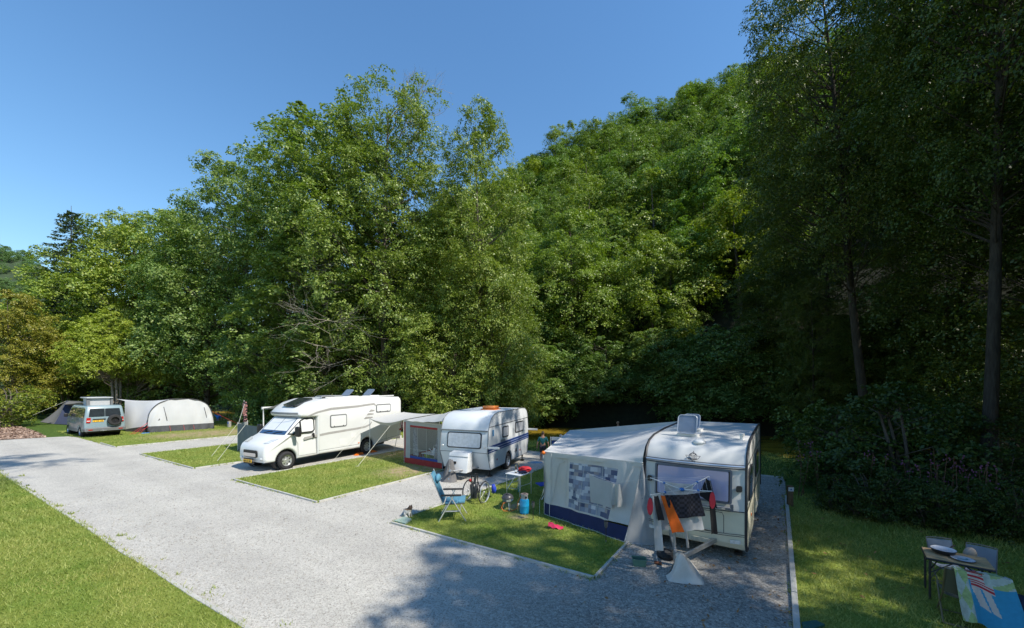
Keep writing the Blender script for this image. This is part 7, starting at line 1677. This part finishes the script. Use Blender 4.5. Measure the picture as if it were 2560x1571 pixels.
marker_post(at(573, 1069), .52, .2, 'pale marker post with blue disc right of the white tent', 1)
LID = mat('mint_lid', (.33, .43, .37), .6, var=.12, scale=4)
for pts, lb in (([at(986, 1308), at(1012, 1297.5), at(1028.8, 1303.2), at(1014, 1315)], 'pale green service lid in the left corner of the shaded plot'), ([at(2004, 1566), at(2040, 1561), at(2062, 1572), at(2010, 1590)], 'green service lid in the right lawn at the bottom edge')):
    mb = MB(); mb.prism([(q.x-pts[0].x, q.y-pts[0].y) for q in pts], 0, .062, lambda u, v, h: (u, v, h)); o = mb.build('service_lid', LID if 'pale' in lb else mat('green_lid', (.02, .10, .085), .6)); o.location = (pts[0].x, pts[0].y, 0); tag(o, lb, 'lid')
t = thing('bench', 'low timber bench beam on two short posts at the left edge', 'bench', at(8, 1041), R(8)); WD = mat('weathered_timber', (.30, .24, .19), .85, var=.25, scale=6)
mb = MB(); mb.box((-.6, 0, .48), (3.2, .3, .18)); mb.build('beam', WD, t)
for x in (.7, -1.6): mb = MB(); mb.box((x, 0, .2), (.25, .25, .42)); mb.build('post', WD, t)
FLW = mat('pink_blossom', (.30, .12, .24), .7, var=.25, tl=.3)
def balsam(seed):
    rd = random.Random(seed); mb = MB(); lv = MB(); fl = MB()
    for k in range(5):
        b_ = Vector((rd.uniform(-.25, .25), rd.uniform(-.25, .25), 0)); tp = b_+Vector((rd.uniform(-.2, .2), rd.uniform(-.2, .2), rd.uniform(1.0, 1.5))); mb.tube([b_, lerp(b_, tp, .5)+Vector((.03, 0, 0)), tp], [.016, .012, .006], 5, cap=False)
        for j in range(14):
            q = lerp(b_, tp, .25+.72*j/14); a_ = j*2.2+k; d = Vector((math.cos(a_), math.sin(a_), -.25)); s_ = Vector((-d.y, d.x, 0)); L_ = rd.uniform(.14, .24)
            lv.add([q, q+d*L_*.5+s_*.035+Vector((0, 0, .02)), q+d*L_, q+d*L_*.5-s_*.035+Vector((0, 0, .02))], [(0, 1, 2, 3)])
        for j in range(3 if k % 2 else 4): q = tp+Vector((rd.gauss(0, .06), rd.gauss(0, .06), rd.uniform(-.15, .06))); fl.ell(q, (.017, .017, .022), 6, 4, jit=.3)
    return mb.mesh('stem', mat('balsam_stem', (.16, .09, .06), .7), 60), lv.mesh('leaves', LEAFD, 0), fl.mesh('blossoms', FLW, 60)
BM = [balsam(1), balsam(2)]
for k, (px, d, lb) in enumerate(((2440, 9.9, 'pink balsam right below the slim trunk, tallest of its clump'), (2480, 9.7, 'pink balsam just right of the slim trunk'), (2380, 10.3, 'pink balsam between the two right hand trunks'), (2340, 10.5, 'pink balsam at the foot of the bush below the leaning trunk'), (2180, 11.2, 'pink balsam in the lit bush behind the right lawn'), (2020, 12.4, 'pale pink balsam behind the wooden marker post'), (2290, 10.6, 'pink balsam left of the dark gap by the water'))):
    x = (px-1280)/FOC*d; t = thing('balsam_plant', lb, 'plant', (x, d, tz(x, d)), k*1.1); t.scale = (1, 1, 1.05+.1*(k % 3))
    for nm, me_ in zip(('stem', 'leaves', 'blossoms'), BM[k % 2]): link(nm, me_, t)
